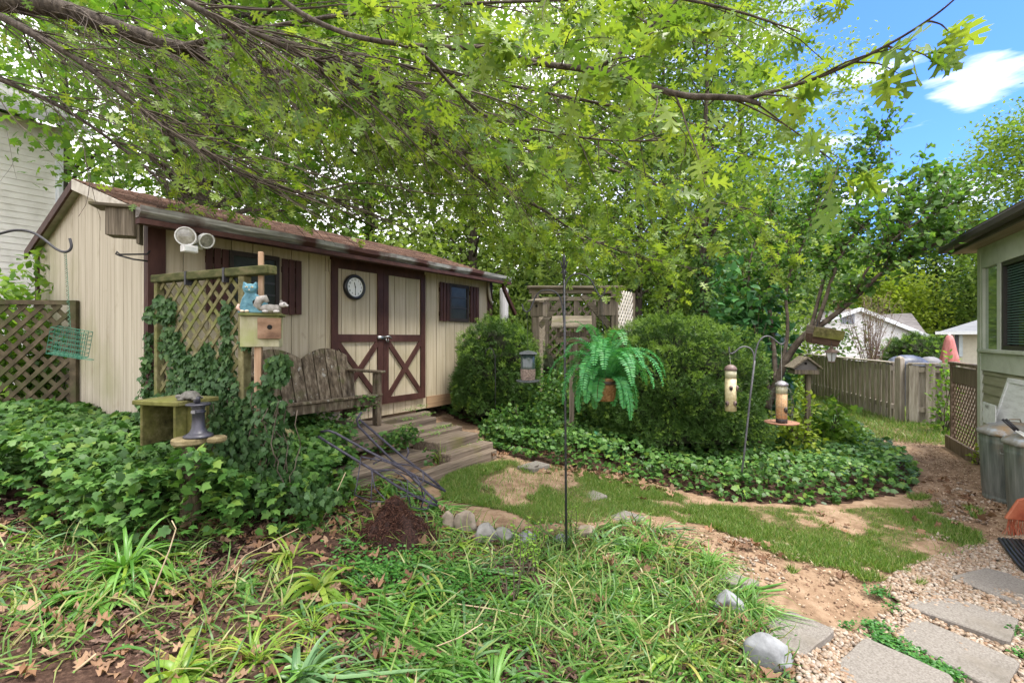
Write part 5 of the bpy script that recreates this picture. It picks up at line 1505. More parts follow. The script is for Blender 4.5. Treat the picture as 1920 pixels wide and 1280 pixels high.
m = MB(); m.add([(xp,-.3,z_p+.05),(w+.4,-.3,z_e-.10),(w+.4,9,z_e-.10),(xp,9,z_p+.05),(-.4,-.3,z_e-.1),(-.4,9,z_e-.1)], [(0,1,2,3),(4,0,3,5)]); part("roof", m, GS, o)
m = MB(); m.beam((xp,-.32,z_p),(w+.4,-.32,z_e-.14),.04,.2,(0,0,1)); m.beam((xp,-.32,z_p),(-.4,-.32,z_e-.14),.04,.2,(0,0,1)); part("rake_board", m, WTRIM, o)
gx0, gx1 = far_pt(1577,0).x-x0, far_pt(1600,0).x-x0
m = MB()
for k in range(9):
    zz = far_pt(0,607).z + k*.075; m.box(gx0,gx1,-.05,-.025,zz,zz+.03)
for k in range(8):
    xx = gx0+(gx1-gx0)*k/7; m.box(xx-.015,xx+.015,-.07,-.051,far_pt(0,607).z,far_pt(0,589).z)
part("gable_vent", m, plain('blue_grey',(.22,.25,.33)), o)
wx0, wx1 = far_pt(1643,0).x-x0, far_pt(1657.5,0).x-x0; wz0, wz1 = far_pt(0,672).z, far_pt(0,658).z
wi = part("window", MB().box(wx0,wx1,-.06,-.025,wz0,wz1), plain('brown_window',(.10,.07,.06)), o)
part("muntin", (lambda mm: (mm.box(wx0,wx1,-.075,-.061,(wz0+wz1)/2-.02,(wz0+wz1)/2+.02), mm.box((wx0+wx1)/2-.02,(wx0+wx1)/2+.02,-.075,-.061,wz0,wz1), mm)[-1])(MB()), WTRIM, wi)
# second roof wing
Yw = 30
a0 = P(1654, 627, Yw); 
m = MB(); p1 = P(1650,589,Yw); p2 = P(1709,587,Yw); p3 = P(1739,628,Yw-2); p4 = P(1664,628,Yw-2)
q = [v - Vector((x0,Yh,0)) for v in (p1,p2,p3,p4)]
m.add([*q, *[v - Vector((0,-.1,.12)) for v in q]], [(0,3,2,1),(4,5,6,7),(3,7,6,2),(2,6,5,1)]); part("wing_roof", m, GS, o)
m = MB(); m.box(q[3].x, q[2].x-.3, q[3].y+.3, q[3].y+4, 0, q[3].z-.05); part("wing_wall", m, WS, o)
m = MB(); m.box(far_pt(1660,0).x-x0, far_pt(1676,0).x-x0, 3.6, 4.4, 2.5, P(0,563,31).z); part("chimney", m, srf('brick_far', [(.18,.10,.07),(.28,.17,.12)], scale=(9,9,20), rough=.9), o)
# cream house
Yc = 22.0
o = thing("cream_house", "low cream house with a grey hip roof behind the pink umbrella", "house", (P(1797,0,Yc).x, Yc, 0), radians(-40))
zc = P(0,622,Yc).z
m = MB(); m.box(0, 8, 0, 6, 0, zc); part("wall", m, srf('cream_wall', [(.45,.43,.36),(.54,.52,.44)], rough=.7, bump=.02), o)
m = MB(); zr = P(0,583,Yc+3).z + .2; m.add([(-.75,-.5,zc-.02),(9,-.5,zc-.02),(9,6.5,zc-.02),(-.75,6.5,zc-.02),(2.6,3,zr),(6,3,zr)], [(0,1,5,4),(1,2,5),(2,3,4,5),(3,0,4)]); part("roof", m, srf('blue_grey_shingle', [(.13,.14,.155),(.19,.20,.215)], scale=(2,9,9), rough=.9), o)
m = MB(); m.box(-.8,9,-.6,-.501,zc-.12,zc+.02); part("gutter", m, WTRIM, o)
px2m = Yc/FPX
wa, wb = P(1797,0,Yc).x, 0
wx = lambda px: (P(px,0,Yc).x - P(1797,0,Yc).x)*.74
f = part("window", MB().box(wx(1798), wx(1805), -.05, -.001, P(0,668,Yc).z, P(0,628,Yc).z), srf('pale_pane',[(.35,.42,.48),(.5,.57,.62)],rough=.2,spec=.8), o)
part("shutter", MB().box(wx(1790.5), wx(1797), -.05, -.001, P(0,668,Yc).z, P(0,627,Yc).z), plain('navy_shutter',(.05,.055,.08)), o)

# ------------------------------------------------------------------ arbor with lattice sides
AY = 7.4
o = thing("lattice_arbor", "weathered wooden arbor with lattice walls and knee braces between the two yews", "arbor", (P(1080,0,AY).x, AY, gzs(P(1080,0,AY).x, AY)))
base = o.location.copy()
AW = WOOD_OLDZ()
def ap(px, py, Y): return P(px, py, Y) - base
zt = ap(0, 541, AY).z
xL, xR = ap(1003,0,AY).x, ap(1152,0,AY).x
part("post", MB().box(xL-.05, xL+.06, -.055, .055, -.1, zt-.08), AW, o, bevel=.004)
part("post", MB().box(xR-.06, xR+.05, -.055, .055, -.1, zt-.08), AW, o, bevel=.004)
part("front_beam", MB().box(xL-.09, xR+.10, -.05, .05, zt-.08, zt-.001), WOOD_OLD(), o, bevel=.004)
part("top_board", MB().box(xL-.12, xR+.14, -.10, .10, zt, zt+.035), WOOD_OLD(), o, bevel=.004)
for s, x in ((1, xL+.07), (-1, xR-.07)):
    m = MB(); m.beam((x, 0, zt-.58), (x+s*.42, 0, zt-.09), .05, .09, (0,0,1)); part("knee_brace", m, WOOD_OLD(), o, bevel=.004)
# back: two posts further and lattice
D = 1.3
xL2, xR2 = xL+.28, xR-.10
for x in (xL2, (xL2+xR2)/2+.1, xR2): part("back_post", MB().box(x-.04, x+.04, D-.04, D+.04, -.1, zt-.02), AW, o)
part("back_beam", MB().box(xL2-.1, xR2+.1, D-.05, D+.05, zt-.09, zt-.02), WOOD_OLD(), o)
m = MB(); lattice(m, xR2-xL2, .1, zt-.12, .17, .042, .012, x0=xL2, y=D); part("back_lattice", m, AW, o)
# side lattices
def side_lattice(xa, ya, xb, yb, mat, z0=.2, z1=None, pitch=.14):
    L_ = sqrt((xb-xa)**2+(yb-ya)**2)
    mm = MB(); lattice(mm, L_, z0, z1 or zt-.13, pitch, .032, .010)
    me = part("side_lattice", mm, mat, o); me.location = (xa, ya, 0); me.rotation_euler = (0,0,atan2(yb-ya, xb-xa)); return me
side_lattice(xL+.05, .06, xL2-.04, D, AW)
side_lattice(xR+.05, .0, xR+.42, .55, srf('pale_lattice', [(.42,.38,.31),(.56,.52,.45)], rough=.8, bump=.2), z1=zt-.02, z0=.3, pitch=.11)
part("back_post", MB().box(xR+.40, xR+.45, .52, .60, 0, zt-.02), AW, o)
def birdhouse(name, label, c, w, h, rot, slant=True):
    t = thing(name, label, "birdhouse", c, rot)
    m = MB(); m.box(-w/2, w/2, 0, w*.9, 0, h); b_ = part("body", m, AW, t, bevel=.003)
    m = MB(); m.add([(-w*.62,-w*.25,h+.005),(w*.62,-w*.25,h+.005),(w*.62,w*1.0,h+(.05 if slant else .006)),(-w*.62,w*1.0,h+(.05 if slant else .006)),(-w*.62,-w*.25,h+.022),(w*.62,-w*.25,h+.022),(w*.62,w*1.0,h+(.067 if slant else .024)),(-w*.62,w*1.0,h+(.067 if slant else .024))],
                     [(0,3,2,1),(4,5,6,7),(0,1,5,4),(1,2,6,5),(2,3,7,6),(3,0,4,7)]); part("lid", m, WOOD_OLD(), t)
    m = MB(); m.lathe([(.019,0),(.019,.004)], c=(0,-.001,h*.72), n=14, M=MC); part("entrance_hole", m, plain('hole_black',(.006,.005,.004),.9), b_)
    return t
birdhouse("birdhouse", "small grey birdhouse on the arbor's left front post", P(1006, 593, AY-.32), .20, .21, radians(-25))
birdhouse("birdhouse", "small grey birdhouse on the arbor's right front post", P(1141, 591, AY-.32), .21, .25, radians(8), False)
# roofed platform feeder
py_ = 6.2
c = P(1072, 640, py_); zb = gzs(c.x, c.y)
o = thing("platform_feeder", "open wooden platform feeder with a pitched roof in front of the arbor", "bird feeder", (c.x, c.y, zb), radians(-8))
z_ = lambda py: P(0, py, py_).z - zb
part("post", MB().box(-.03,.03,-.03,.03,0,z_(642)), AW, o)
part("tray", MB().box(-.20,.20,-.14,.14,z_(642),z_(633)), WOOD_OLD(), o, bevel=.004)
for x in (-.17,.17): part("upright", MB().box(x-.015,x+.015,-.02,.02,z_(633)+.001,z_(608)), AW, o)
zr0, zr1 = z_(612), z_(592)
m = MB(); m.add([(-.25,-.20,zr0),(.25,-.20,zr0),(.25,0,zr1),(-.25,0,zr1),(.25,.20,zr0),(-.25,.20,zr0),(-.25,-.20,zr0-.02),(.25,-.20,zr0-.02),(.25,0,zr1-.02),(-.25,0,zr1-.02),(.25,.20,zr0-.02),(-.25,.20,zr0-.02)],
    [(0,1,2,3),(3,2,4,5),(6,9,8,7),(9,11,10,8),(0,6,7,1),(5,4,10,11)]); part("roof", m, WOOD_OLD(), o)
m = MB(); m.add([(.249,-.17,zr0-.01),(.249,.17,zr0-.01),(.249,0,zr1-.02),(-.249,-.17,zr0-.01),(-.249,.17,zr0-.01),(-.249,0,zr1-.02)], [(0,1,2),(3,5,4)]); part("gable", m, AW, o)
m = MB(); m.box(-.19,.19,-.015,.015,z_(634)+.02,z_(622)); part("hopper", m, AW, o)
# small items round the lilac
LY = 6.1
c = P(1541, 643, LY)
o = thing("hanging_box", "weathered wooden trough box hung tilted under the lilac limb", "box", c, radians(-8)); o.rotation_euler = (radians(6), radians(9), radians(-8))
part("upper_board", MB().box(-.17,.18,-.12,-.10,.07,.19), WOOD_MOSS(), o, bevel=.003)
part("trough", (lambda mm: (mm.add([(-.17,-.10,.10),(.17,-.10,.10),(.15,-.08,-.02),(-.15,-.08,-.02),(-.17,.10,.10),(.17,.10,.10),(.15,.08,-.02),(-.15,.08,-.02)], [(0,3,2,1),(4,5,6,7),(0,4,7,3),(1,2,6,5),(3,7,6,2),(0,1,5,4)]), mm)[-1])(MB()), srf('red_brown_wood', [(.06,.035,.025),(.14,.085,.06)], scale=(4,30,30), rough=.9, bump=.4), o)
part("back_board", MB().box(-.17,.18,.101,.12,.0,.20), WOOD_OLD(), o)
part("hanger", MB().tube([(-.1,0,.1),(-.1,0,.28)], .006, 5), BLACK(), o)
c = P(1559, 680, LY-.1)
o = thing("hanging_lantern", "small bronze lantern with clear panes hanging below the trough box", "lantern", c)
BRZ = srf('bronze', [(.10,.07,.055),(.20,.15,.12)], rough=.5, metal=.3, bump=.1)
m = MB(); m.lathe([(.035,0),(.045,.01),(.04,.02)], n=6); part("base", m, BRZ, o)
m = MB(); m.lathe([(.04,.021),(.058,.10),(.062,.125)], n=6); part("panes", m, srf('lantern_glass', [(.45,.47,.48),(.62,.64,.64)], rough=.15, spec=.9, bump=.1), o)
m = MB(); m.lathe([(.09,.126),(.085,.14),(.045,.165),(.022,.18),(.018,.20),(.003,.215)], n=6); part("hood", m, BRZ, o)
m = MB()
for k in range(6): a = 2*pi*k/6; m.tube([(.041*cos(a),.041*sin(a),.021),(.0635*cos(a),.0635*sin(a),.126)], .004, 4)
part("frame", m, BRZ, o)
m = MB(); m.tube([(0,0,.21),(0,0,.30)], .003, 4); part("hanger", m, BLACK(), o)
c = P(1510, 701, 5.9)
o = thing("house_feeder", "grey wooden house-shaped feeder with a pitched roof on a post below the lilac", "bird feeder", c, radians(-12))
k = 5.9/FPX
part("post", MB().box(.03,.08,.05,.10,-.75,-.001), AW, o)
part("tray", MB().box(-21*k,21*k,-.06,.20,0,8*k), AW, o, bevel=.003)
m = MB(); m.prism([(-19*k,8*k),(19*k,8*k),(19*k,14*k),(0,30*k),(-19*k,14*k)], .16, Matrix.Translation((0,.15,0)) @ MC); part("body", m, srf('grey_gable', [(.12,.11,.10),(.22,.21,.20)], scale=(4,4,40), rough=.9, bump=.4), o)
for s in (1,-1):
    m = MB(); m.beam((0,.07,32*k),(s*25*k,.07,11*k),.30,.018,(0,0,1)); part("roof", m, WOOD_OLD(), o)
m = MB(); m.lathe([(.017,0),(.017,.004)], c=(0,-.0105,20*k), n=6, M=MC); part("entrance_hole", m, plain('hole_black',(.006,.005,.004),.9), o)
# white post behind the shed
m = MB(); c = P(945, 590, 9.5); m.lathe([(.085,0),(.085,2.15),(.06,2.17)], n=14)
solo("white_post", m, srf('peeling_white', [(.45,.43,.42),(.66,.65,.64)], scale=(6,6,2), rough=.8, bump=.3), "peeling white post just past the far corner of the shed", "post", loc=(c.x, c.y, gzs(c.x,c.y)), smooth=False)
# ------------------------------------------------------------------ low plants
def link_stuff(name, me, mat): return kind(link(name, me, mat), 'stuff')
IVYC = [(.026,.072,.014),(.042,.115,.02),(.06,.15,.028),(.085,.19,.036),(.12,.235,.048),(.05,.125,.035),(.20,.31,.05)]
IVYM = leafmat('ivy_leaf', IVYC, trans=.25, rough=.46, spec=.32)
IVYD = leafmat('ivy_leaf_dull', [(.03,.075,.022),(.045,.105,.032),(.065,.14,.04),(.055,.115,.045),(.10,.18,.055)], trans=.25, rough=.5, spec=.3)
tiv, fiv = T_ivy()
def mound(x, y):
    """height of the ivy over the soil"""
    return .10 + .13*vnoise(x, y, 1.6, 21) + .06*vnoise(x, y, 4.0, 22)
AVOID = [(-2.18,2.95,.0),]
def ivy_bed(name, poly, N, size, Hf, mat, rng, layers=2, soft=.12, label=None):
    x, y = sample_in(poly, N, lambda a,b: vnoise(a,b,5.5,61)*.6+vnoise(a,b,12,62)*.4 > .24, rng)
    # keep the edge low: distance to outline by shrinking test
    c = poly.mean(0)
    k = np.ones(len(x))
    for dx, dy in ((soft,0),(-soft,0),(0,soft),(0,-soft)):
        k *= np.where(inpoly(poly, x+dx, y+dy), 1, .55)
    H = Hf(x, y) * k
    z = gz(x, y) + H * (1 - rng.random(len(x))**2.2 * .75)
    n = rng.normal(size=(len(x), 3)) * .6
    gx = (Hf(x+.05, y) - Hf(x-.05, y))/.1; gy = (Hf(x, y+.05) - Hf(x, y-.05))/.1
    n[:, 0] -= gx*.5; n[:, 1] -= gy*.5 + .35; n[:, 2] += 1
    f = rng.normal(size=(len(x), 3)); f[:, 2] = f[:, 2]*.25 - .25; f[:, 1] -= .5
    s = rng.uniform(size[0], size[1], len(x))
    return scatter_mesh(name, tiv, fiv, np.stack([x, y, z], 1), frames(f, n), s), mat
def keep_clear(poly): return poly
me, mt = ivy_bed("ivy", R_IVY_L, 30000, (.036,.078), lambda x,y: mound(x,y) + .14 + .16*np.exp(-((x+4.3)**2+(y-4.4)**2)/.5) + .10*np.exp(-((x+3.1)**2+(y-3.6)**2)/.8) + .26*np.exp(-((x+1.80)**2+(y-2.72)**2)/.07), IVYM, np.random.default_rng(1), soft=.06)
link_stuff("ivy_ground_cover", me, mt)
me, mt = ivy_bed("ivy", R_IVY_M, 36000, (.036,.070), lambda x,y: mound(x,y)*1.15, IVYM, np.random.default_rng(2))
link_stuff("ivy_ground_cover", me, mt)
# ivy on the platform edge, climbing the trellis
def trellis_ivy():
    rng = np.random.default_rng(3); N = 10500
    u = rng.uniform(-.12, tl+.12, N)
    topz = 1.60 + .10*np.sin(u*5.3+1.6) + .08*np.sin(u*11) + .20*(u < .25) - .25*np.clip((u-1.0),0,1)
    zz = .45 + (topz - .45) * (1 - rng.random(N)**1.35)*1.0
    keep = (vnoise(u*1.0, zz, 6.5, 3) > .20 + .36*np.clip((zz-1.0)/.7, 0, 1))
    # a few strands higher up
    s = rng.random(N) < .03; zz[s] = rng.uniform(1.3, 1.85, s.sum()); u[s] = .86 + rng.normal(0,.03,s.sum()); keep |= s
    u = u[keep]; zz = zz[keep]; N = len(u)
    off = -rng.uniform(.01, .16, N) * np.clip((1.75-zz), .25, 1.3)
    off[rng.random(N) < .25] *= -.5
    d = (TB-TA).normalized(); nrm = Vector((d.y, -d.x, 0))
    x = TA.x + d.x*u - nrm.x*off; y = TA.y + d.y*u - nrm.y*off
    # loose leaves spilling right of the trellis to the bench end
    M = 1500; u2 = rng.uniform(.9, 1.75, M); h2 = (1.10 - .55*np.clip((u2-1.0)/.7,0,1)); z2 = .5 + (h2-.5)*(1-rng.random(M)**1.5)
    x2 = TA.x + d.x*u2 + rng.normal(0,.07,M); y2 = TA.y + d.y*u2*.75 -.15 + rng.normal(0,.09,M)
    x = np.concatenate([x,x2]); y = np.concatenate([y,y2]); zz = np.concatenate([zz,z2]); N = len(x)
    n = rng.normal(size=(N,3))*.45; n[:,0] += nrm.x; n[:,1] += nrm.y; n[:,2] += .45
    f = rng.normal(size=(N,3))*.5; f[:,2] -= .9
    me = scatter_mesh("leaves", tiv, fiv, np.stack([x,y,zz],1), frames(f,n), rng.uniform(.026,.058,N))
    t = thing("climbing_ivy", "ivy climbing the lower half of the mossy lattice trellis", "climbing plant", (0,0,0))
    m = MB()
    for k in range(46):
        a = rng.uniform(0, tl+.3); p = Vector((TA.x+d.x*a, TA.y+d.y*a, .5)); pts = [p - nrm*.0 + nrm*.03]
        for s in range(9):
            p = p + Vector((d.x*rng.normal(0,.03), d.y*rng.normal(0,.03), rng.uniform(.04,.10))); pts.append(p + nrm*rng.uniform(.01,.08))
        m.tube(pts, .0035, 4)
    part("stem", m, BARK_THIN(), t)
    link("foliage", me, IVYD, t)
trellis_ivy()
# weeds growing between the deck timbers, under the bench, on the box step
def spot_leaves(px, py, rad, n, size, lift, mat, rng, tpl=None, h=.12):
    c = G(px, py, lift); x = c.x + rng.normal(0, rad, n); y = c.y + rng.normal(0, rad*.9, n)
    z = c.z - lift*.0 + rng.uniform(-h*.3, h, n)
    nn = rng.normal(size=(n,3))*.45; nn[:,2] += 1; nn[:,1] -= .4
    f = rng.normal(size=(n,3)); f[:,2] *= .3
    return np.stack([x,y,z],1), frames(f,nn), rng.uniform(size[0],size[1],n)
rng4 = np.random.default_rng(4)
acc = [spot_leaves(*a, IVYM, rng4) for a in ((745,828,.09,150,(.03,.05),.15),(768,822,.06,90,(.03,.05),.2),(735,838,.07,80,(.03,.05),.1),(805,864,.03,26,(.03,.045),.1),(690,835,.10,90,(.03,.05),.12),
     (655,800,.05,40,(.02,.04),.5),(665,795,.04,30,(.02,.04),.5),(680,765,.05,40,(.02,.04),.45),(700,760,.05,40,(.02,.035),.45),(580,790,.10,160,(.03,.055),.35),(610,812,.09,140,(.03,.055),.22),(640,842,.08,120,(.03,.05),.15),
     (820,722,.10,160,(.04,.07),.25),(835,735,.10,120,(.04,.06),.2),(246,735,.02,10,(.05,.06),.2),(248,715,.015,6,(.05,.06),.3))]
me = scatter_mesh("w", tiv, fiv, np.concatenate([a[0] for a in acc]), np.concatenate([a[1] for a in acc]), np.concatenate([a[2] for a in acc]))
link_stuff("ivy_tufts", me, IVYM)
acc = [spot_leaves(px, py, .05, 70, (.012,.022), z, IVYM, rng4, h=.02) for px, py, z in ((790,762,.38),(770,768,.36),(800,777,.34),(765,785,.32),(838,798,.25),(826,802,.25),(880,838,.12),(893,832,.12),(905,826,.12),(870,843,.1),(757,800,.33),(818,812,.24))]
td, fd = T_diamond()
me = scatter_mesh("w", td, fd, np.concatenate([a[0] for a in acc]), np.concatenate([a[1] for a in acc]), np.concatenate([a[2] for a in acc]))
WEEDM = leafmat('weed_leaf', [(.06,.16,.02),(.10,.22,.03),(.16,.30,.05),(.22,.33,.06)], trans=.3)
link_stuff("small_weeds", me, WEEDM)
acc = []
for px, py, rad, n, sz in ((740,1060,.22,900,(.014,.026)),(800,1090,.16,600,(.014,.026)),(860,1110,.14,380,(.014,.024)),(1430,1160,.07,60,(.012,.02)),(1640,1180,.035,200,(.012,.02)),(1660,1205,.04,260,(.012,.022)),
      (1690,1225,.045,260,(.012,.022)),(1725,1245,.04,260,(.012,.022)),(1760,1262,.045,300,(.012,.022)),(1785,1275,.03,160,(.012,.022)),(1590,1180,.02,50,(.012,.018)),(1650,1120,.03,60,(.014,.02)),(1640,1112,.03,50,(.014,.02)),(1675,1145,.02,40,(.01,.02)),(1905,1190,.025,60,(.014,.022)),(1912,1235,.02,40,(.014,.022)),
      (1060,1000,.10,90,(.012,.03)),(700,1075,.08,150,(.012,.026)),(950,1090,.1,120,(.012,.024))):
    c = G(px, py); x = c.x + rng4.normal(0,rad,n); y = c.y + rng4.normal(0,rad*.75,n); z = gz(x,y) + rng4.uniform(.01,.055,n)*(1 if rad > .1 else .7)
    nn = rng4.normal(size=(n,3))*.3; nn[:,2] += 1; f = rng4.normal(size=(n,3)); f[:,2] *= .2
    acc.append((np.stack([x,y,z],1), frames(f,nn), rng4.uniform(sz[0],sz[1],n)))
th, fh = T_heart()
me = scatter_mesh("w", th, fh, np.concatenate([a[0] for a in acc]), np.concatenate([a[1] for a in acc]), np.concatenate([a[2] for a in acc]))
link_stuff("clover_patches", me, leafmat('clover', [(.03,.12,.02),(.05,.17,.03),(.09,.24,.04)], trans=.25))

# ------------------------------------------------------------------ fallen leaves, mulch chips
def litter():
    rng = np.random.default_rng(8)
    curl, fo = T_dead()
    def cond(a, b): return in_view(a, b) & (vnoise(a, b, 1.5, 31)*.6 + vnoise(a, b, 4, 33)*.4 > .36)
    x, y = sample_in(R_BED, 900, cond, rng)
    ex = []
    for px, py, rx, n in ((1120,895,.35,60),(1180,905,.3,50),(1090,885,.25,30),(1330,925,.3,18),(1250,930,.3,14),(1740,900,.2,14),(1760,985,.35,12),(1640,1000,.5,12),(1540,985,.4,10),(1800,930,.4,26),(1850,960,.3,16),(560,1005,.25,40),(620,970,.2,30),(930,855,.1,10),(1450,1060,.4,14),(1360,1030,.3,14),(480,1010,.3,40),(1300,880,.5,40),(1550,900,.4,25),(1050,850,.3,18),(250,900,.5,30),(690,905,.2,16)):
        c = G(px, py); ex.append((c.x + rng.normal(0,rx*.6,n), c.y + rng.normal(0,rx*.3,n)))
    x = np.concatenate([x]+[e[0] for e in ex]); y = np.concatenate([y]+[e[1] for e in ex]); N = len(x)
    z = gz(x,y) + rng.uniform(.002,.035,N) + (vnoise(x,y,7,3)-.5)*.022
    nn = rng.normal(size=(N,3))*.35; nn[:,2] += 1; nn[rng.random(N) < .3, 2] *= -1
    f = rng.normal(size=(N,3)); f[:,2] *= .3
    s = rng.uniform(.04,.09,N)
    me = scatter_mesh("l", curl, fo, np.stack([x,y,z],1), frames(f,nn), np.stack([s*rng.uniform(.55,1.0,N),s,s*rng.uniform(-1.4,2.4,N)],1))
    link_stuff("fallen_oak_leaves", me, leafmat('dead_leaf', [(.10,.05,.028),(.19,.105,.06),(.27,.165,.10),(.15,.085,.055),(.33,.22,.14),(.22,.115,.06)], trans=.12, rough=.7, spec=.2))
    # bark mulch
    x, y = sample_in(R_BED, 16000, lambda a,b: in_view(a,b) & (b < 3.6), rng); N = len(x)
    z = gz(x,y) + rng.uniform(-.004,.014,N)
    nn = rng.normal(size=(N,3))*.4; nn[:,2] += 1; f = rng.normal(size=(N,3)); f[:,2] *= .25
    s = rng.uniform(.014,.05,N)
    v = [(-.5,-.5,0),(.5,-.5,0),(.35,.5,.0),(-.4,.45,0),(-.4,-.45,1),(.4,-.4,1),(.25,.4,1),(-.3,.35,1)]
    t = [(4,5,6),(4,6,7),(0,1,5),(0,5,4),(1,2,6),(1,6,5),(2,3,7),(2,7,6),(3,0,4),(3,4,7)]
    me = scatter_mesh("m", v, t, np.stack([x,y,z],1), frames(f,nn), np.stack([s*rng.uniform(.2,.45,N), s, np.full(N,.004)],1))
    link_stuff("bark_mulch", me, leafmat('mulch_chip', [(.03,.016,.012),(.07,.038,.028),(.12,.07,.052),(.17,.11,.085),(.05,.025,.02)], trans=0, rough=.9, spec=.15))
    # crumbs of soil and twigs on the dirt path
    dirt = poly_world([(1180,970),(1380,1000),(1500,1050),(1700,1060),(1850,1030),(1920,960),(1830,880),(1750,830),(1640,800),(1600,790),(1740,880),(1700,950),(1850,1000),(1720,1090),(1560,1180),(1450,1180),(1330,1040)])
    x, y = sample_in(dirt, 3500, lambda a,b: in_view(a,b), rng); N = len(x)
    z = gz(x,y) + rng.uniform(-.002,.006,N)
    s = rng.uniform(.006,.02,N); nn = rng.normal(size=(N,3))*.4; nn[:,2] += 1; f = rng.normal(size=(N,3)); f[:,2] *= .2
    me = scatter_mesh("m", v, t, np.stack([x,y,z],1), frames(f,nn), np.stack([s*rng.uniform(.2,.8,N), s, np.full(N,.005)],1))
    link_stuff("soil_crumbs", me, leafmat('crumb', [(.08,.045,.03),(.2,.12,.08),(.35,.24,.16),(.5,.4,.3)], trans=0, rough=.95, spec=.1))
litter()

# ------------------------------------------------------------------ strap-leaved clumps of the bed
LILYC = {'blue': leafmat('strap_blue', [(.08,.17,.07),(.12,.235,.10),(.17,.30,.125),(.11,.22,.06)], trans=.3, rough=.38),
         'green': leafmat('strap_green', [(.06,.17,.025),(.10,.25,.04),(.15,.32,.06),(.21,.38,.10)], trans=.35, rough=.38),
         'lime': leafmat('strap_lime', [(.13,.25,.025),(.19,.32,.035),(.26,.37,.05),(.11,.23,.03),(.40,.38,.10)], trans=.35, rough=.4)}
def strap_mesh(n, L0, L1, w, spread, arch, rng, bend_dir=None, seg=9, el=(.5,1.3)):
    m = MB()
    for i in range(n):
        az = rng.uniform(0, 2*pi)
        if bend_dir is not None: az = bend_dir + rng.normal(0, spread)
        e = rng.uniform(*el); Ls = rng.uniform(L0, L1); ww = w*rng.uniform(.7,1.2)
        p = Vector((rng.normal(0,.015), rng.normal(0,.015), -.01)); d = Vector((cos(az)*cos(e), sin(az)*cos(e), sin(e)))
        vs = []; st = Ls/seg; tw = rng.uniform(-.4,.4)
        ga = rng.uniform(arch*.7, arch*1.4)
        for k in range(seg+1):
            t = k/seg
            side = d.cross(Vector((0,0,1)))
            if side.length < .05: side = Vector((-sin(az), cos(az), 0))
            side.normalize(); nrm = side.cross(d)
            side = side*cos(tw) + nrm*sin(tw)
            hw = ww*.5*(1-.35*t) if t < .75 else ww*.5*(.74)*(1-((t-.75)/.25)**1.5)
            hw = max(hw, .0004)
            vs += [p - side*hw + nrm*hw*.35, p - nrm*hw*.1, p + side*hw + nrm*hw*.35]
            zf = max(p.z, 0)
            d = (d + Vector((0,0,-ga*st*6.5)))
            if p.z < .015 and d.z < 0: d.z *= .1
            d.normalize(); p = p + d*st
        fs = []
        for k in range(seg):
            a = k*3; fs += [(a,a+1,a+4,a+3),(a+1,a+2,a+5,a+4)]
        m.add(vs, fs)
    return m
def clump(px, py, label, kindc, n, L0, L1, w, arch, seed, bend=None, spread=.5, el=(.5,1.3), cat="lily clump", name="lily_clump", group="strap-leaved clumps in the flower bed"):
    rng = np.random.default_rng(seed); c = G(px, py)
    if name == 'lily_clump': n = int(n*2.3); L0 *= 1.1; L1 *= 1.25; w *= 1.15; arch *= 1.12; el = (el[0]*.85, el[1]*.97)
    m = strap_mesh(n, L0, L1, w, spread, arch, rng, bend, el=el)
    return solo(name, m, LILYC[kindc], label, cat, group, loc=(c.x, c.y, c.z), smooth=True)
clump(600, 1110, "bright lime clump with broad leaves drooping beside the root heap", 'lime', 34, .22, .40, .030, 1.6, 51, el=(.7,1.4))
clump(545, 1050, "thin lime leaves tangled behind the broad lime clump", 'lime', 26, .2, .42, .014, 1.3, 52)
clump(700, 1170, "green clump swept to the right in the centre of the bed", 'green', 30, .30, .50, .014, 1.2, 53, bend=.1, spread=.5, el=(.2,.8))
clump(850, 1068, "grey-green clump leaning right just below the edging rocks", 'blue', 22, .26, .42, .013, 1.1, 54, bend=.45, spread=.5, el=(.3,.9))
clump(775, 1255, "clump with fanned leaves at the bottom centre", 'green', 28, .28, .46, .013, 1.3, 55, bend=.3, spread=.8, el=(.2,.9))
clump(-10, 1115, "blue-green clump spilling in from the left edge", 'blue', 34, .30, .52, .017, 1.3, 56, bend=0.0, spread=.6, el=(.3,1.0))
clump(60, 1085, "narrow olive leaves lying to the lower left", 'green', 24, .25, .5, .012, 1.0, 57, bend=.5, spread=.3, el=(.15,.5))
clump(235, 1080, "upright green clump standing against the ivy at left", 'green', 40, .20, .36, .018, 1.1, 58, el=(.7,1.45))
clump(190, 1120, "broad-leaved green clump drooping toward the lower left mulch", 'green', 22, .2, .34, .022, 1.4, 59, el=(.6,1.3))
clump(175, 1235, "thin-leaved clump on the mulch near the lower left corner", 'green', 16, .25, .42, .010, 1.2, 60, el=(.3,1.0))
clump(330, 1270, "lime clump with twisted broad leaves at the bottom left", 'lime', 22, .22, .40, .030, 1.5, 61, el=(.5,1.3))
clump(395, 1165, "long blue-green leaves running up to the right, left of centre", 'blue', 30, .36, .62, .015, .8, 62, bend=.55, spread=.35, el=(.15,.6))
clump(480, 1240, "yellow-green grassy tuft at the bottom, left of centre", 'lime', 44, .16, .30, .008, 1.3, 63)
clump(585, 1185, "fine lime tuft in the leaf litter, centre left", 'lime', 34, .12, .26, .007, 1.3, 64)
clump(1130, 1030, "grey-green clump arching right beside the tall hook's foot", 'blue', 44, .28, .46, .013, .9, 65, bend=.7, spread=.7, el=(.3,1.1))
clump(1190, 1040, "dark green fine clump behind the grey-green arching one", 'green', 60, .18, .32, .008, 1.1, 66)
clump(1010, 1110, "mid-green clump leaning left below the tall hook", 'green', 40, .25, .42, .010, 1.2, 67, bend=2.9, spread=.8, el=(.3,1.1))
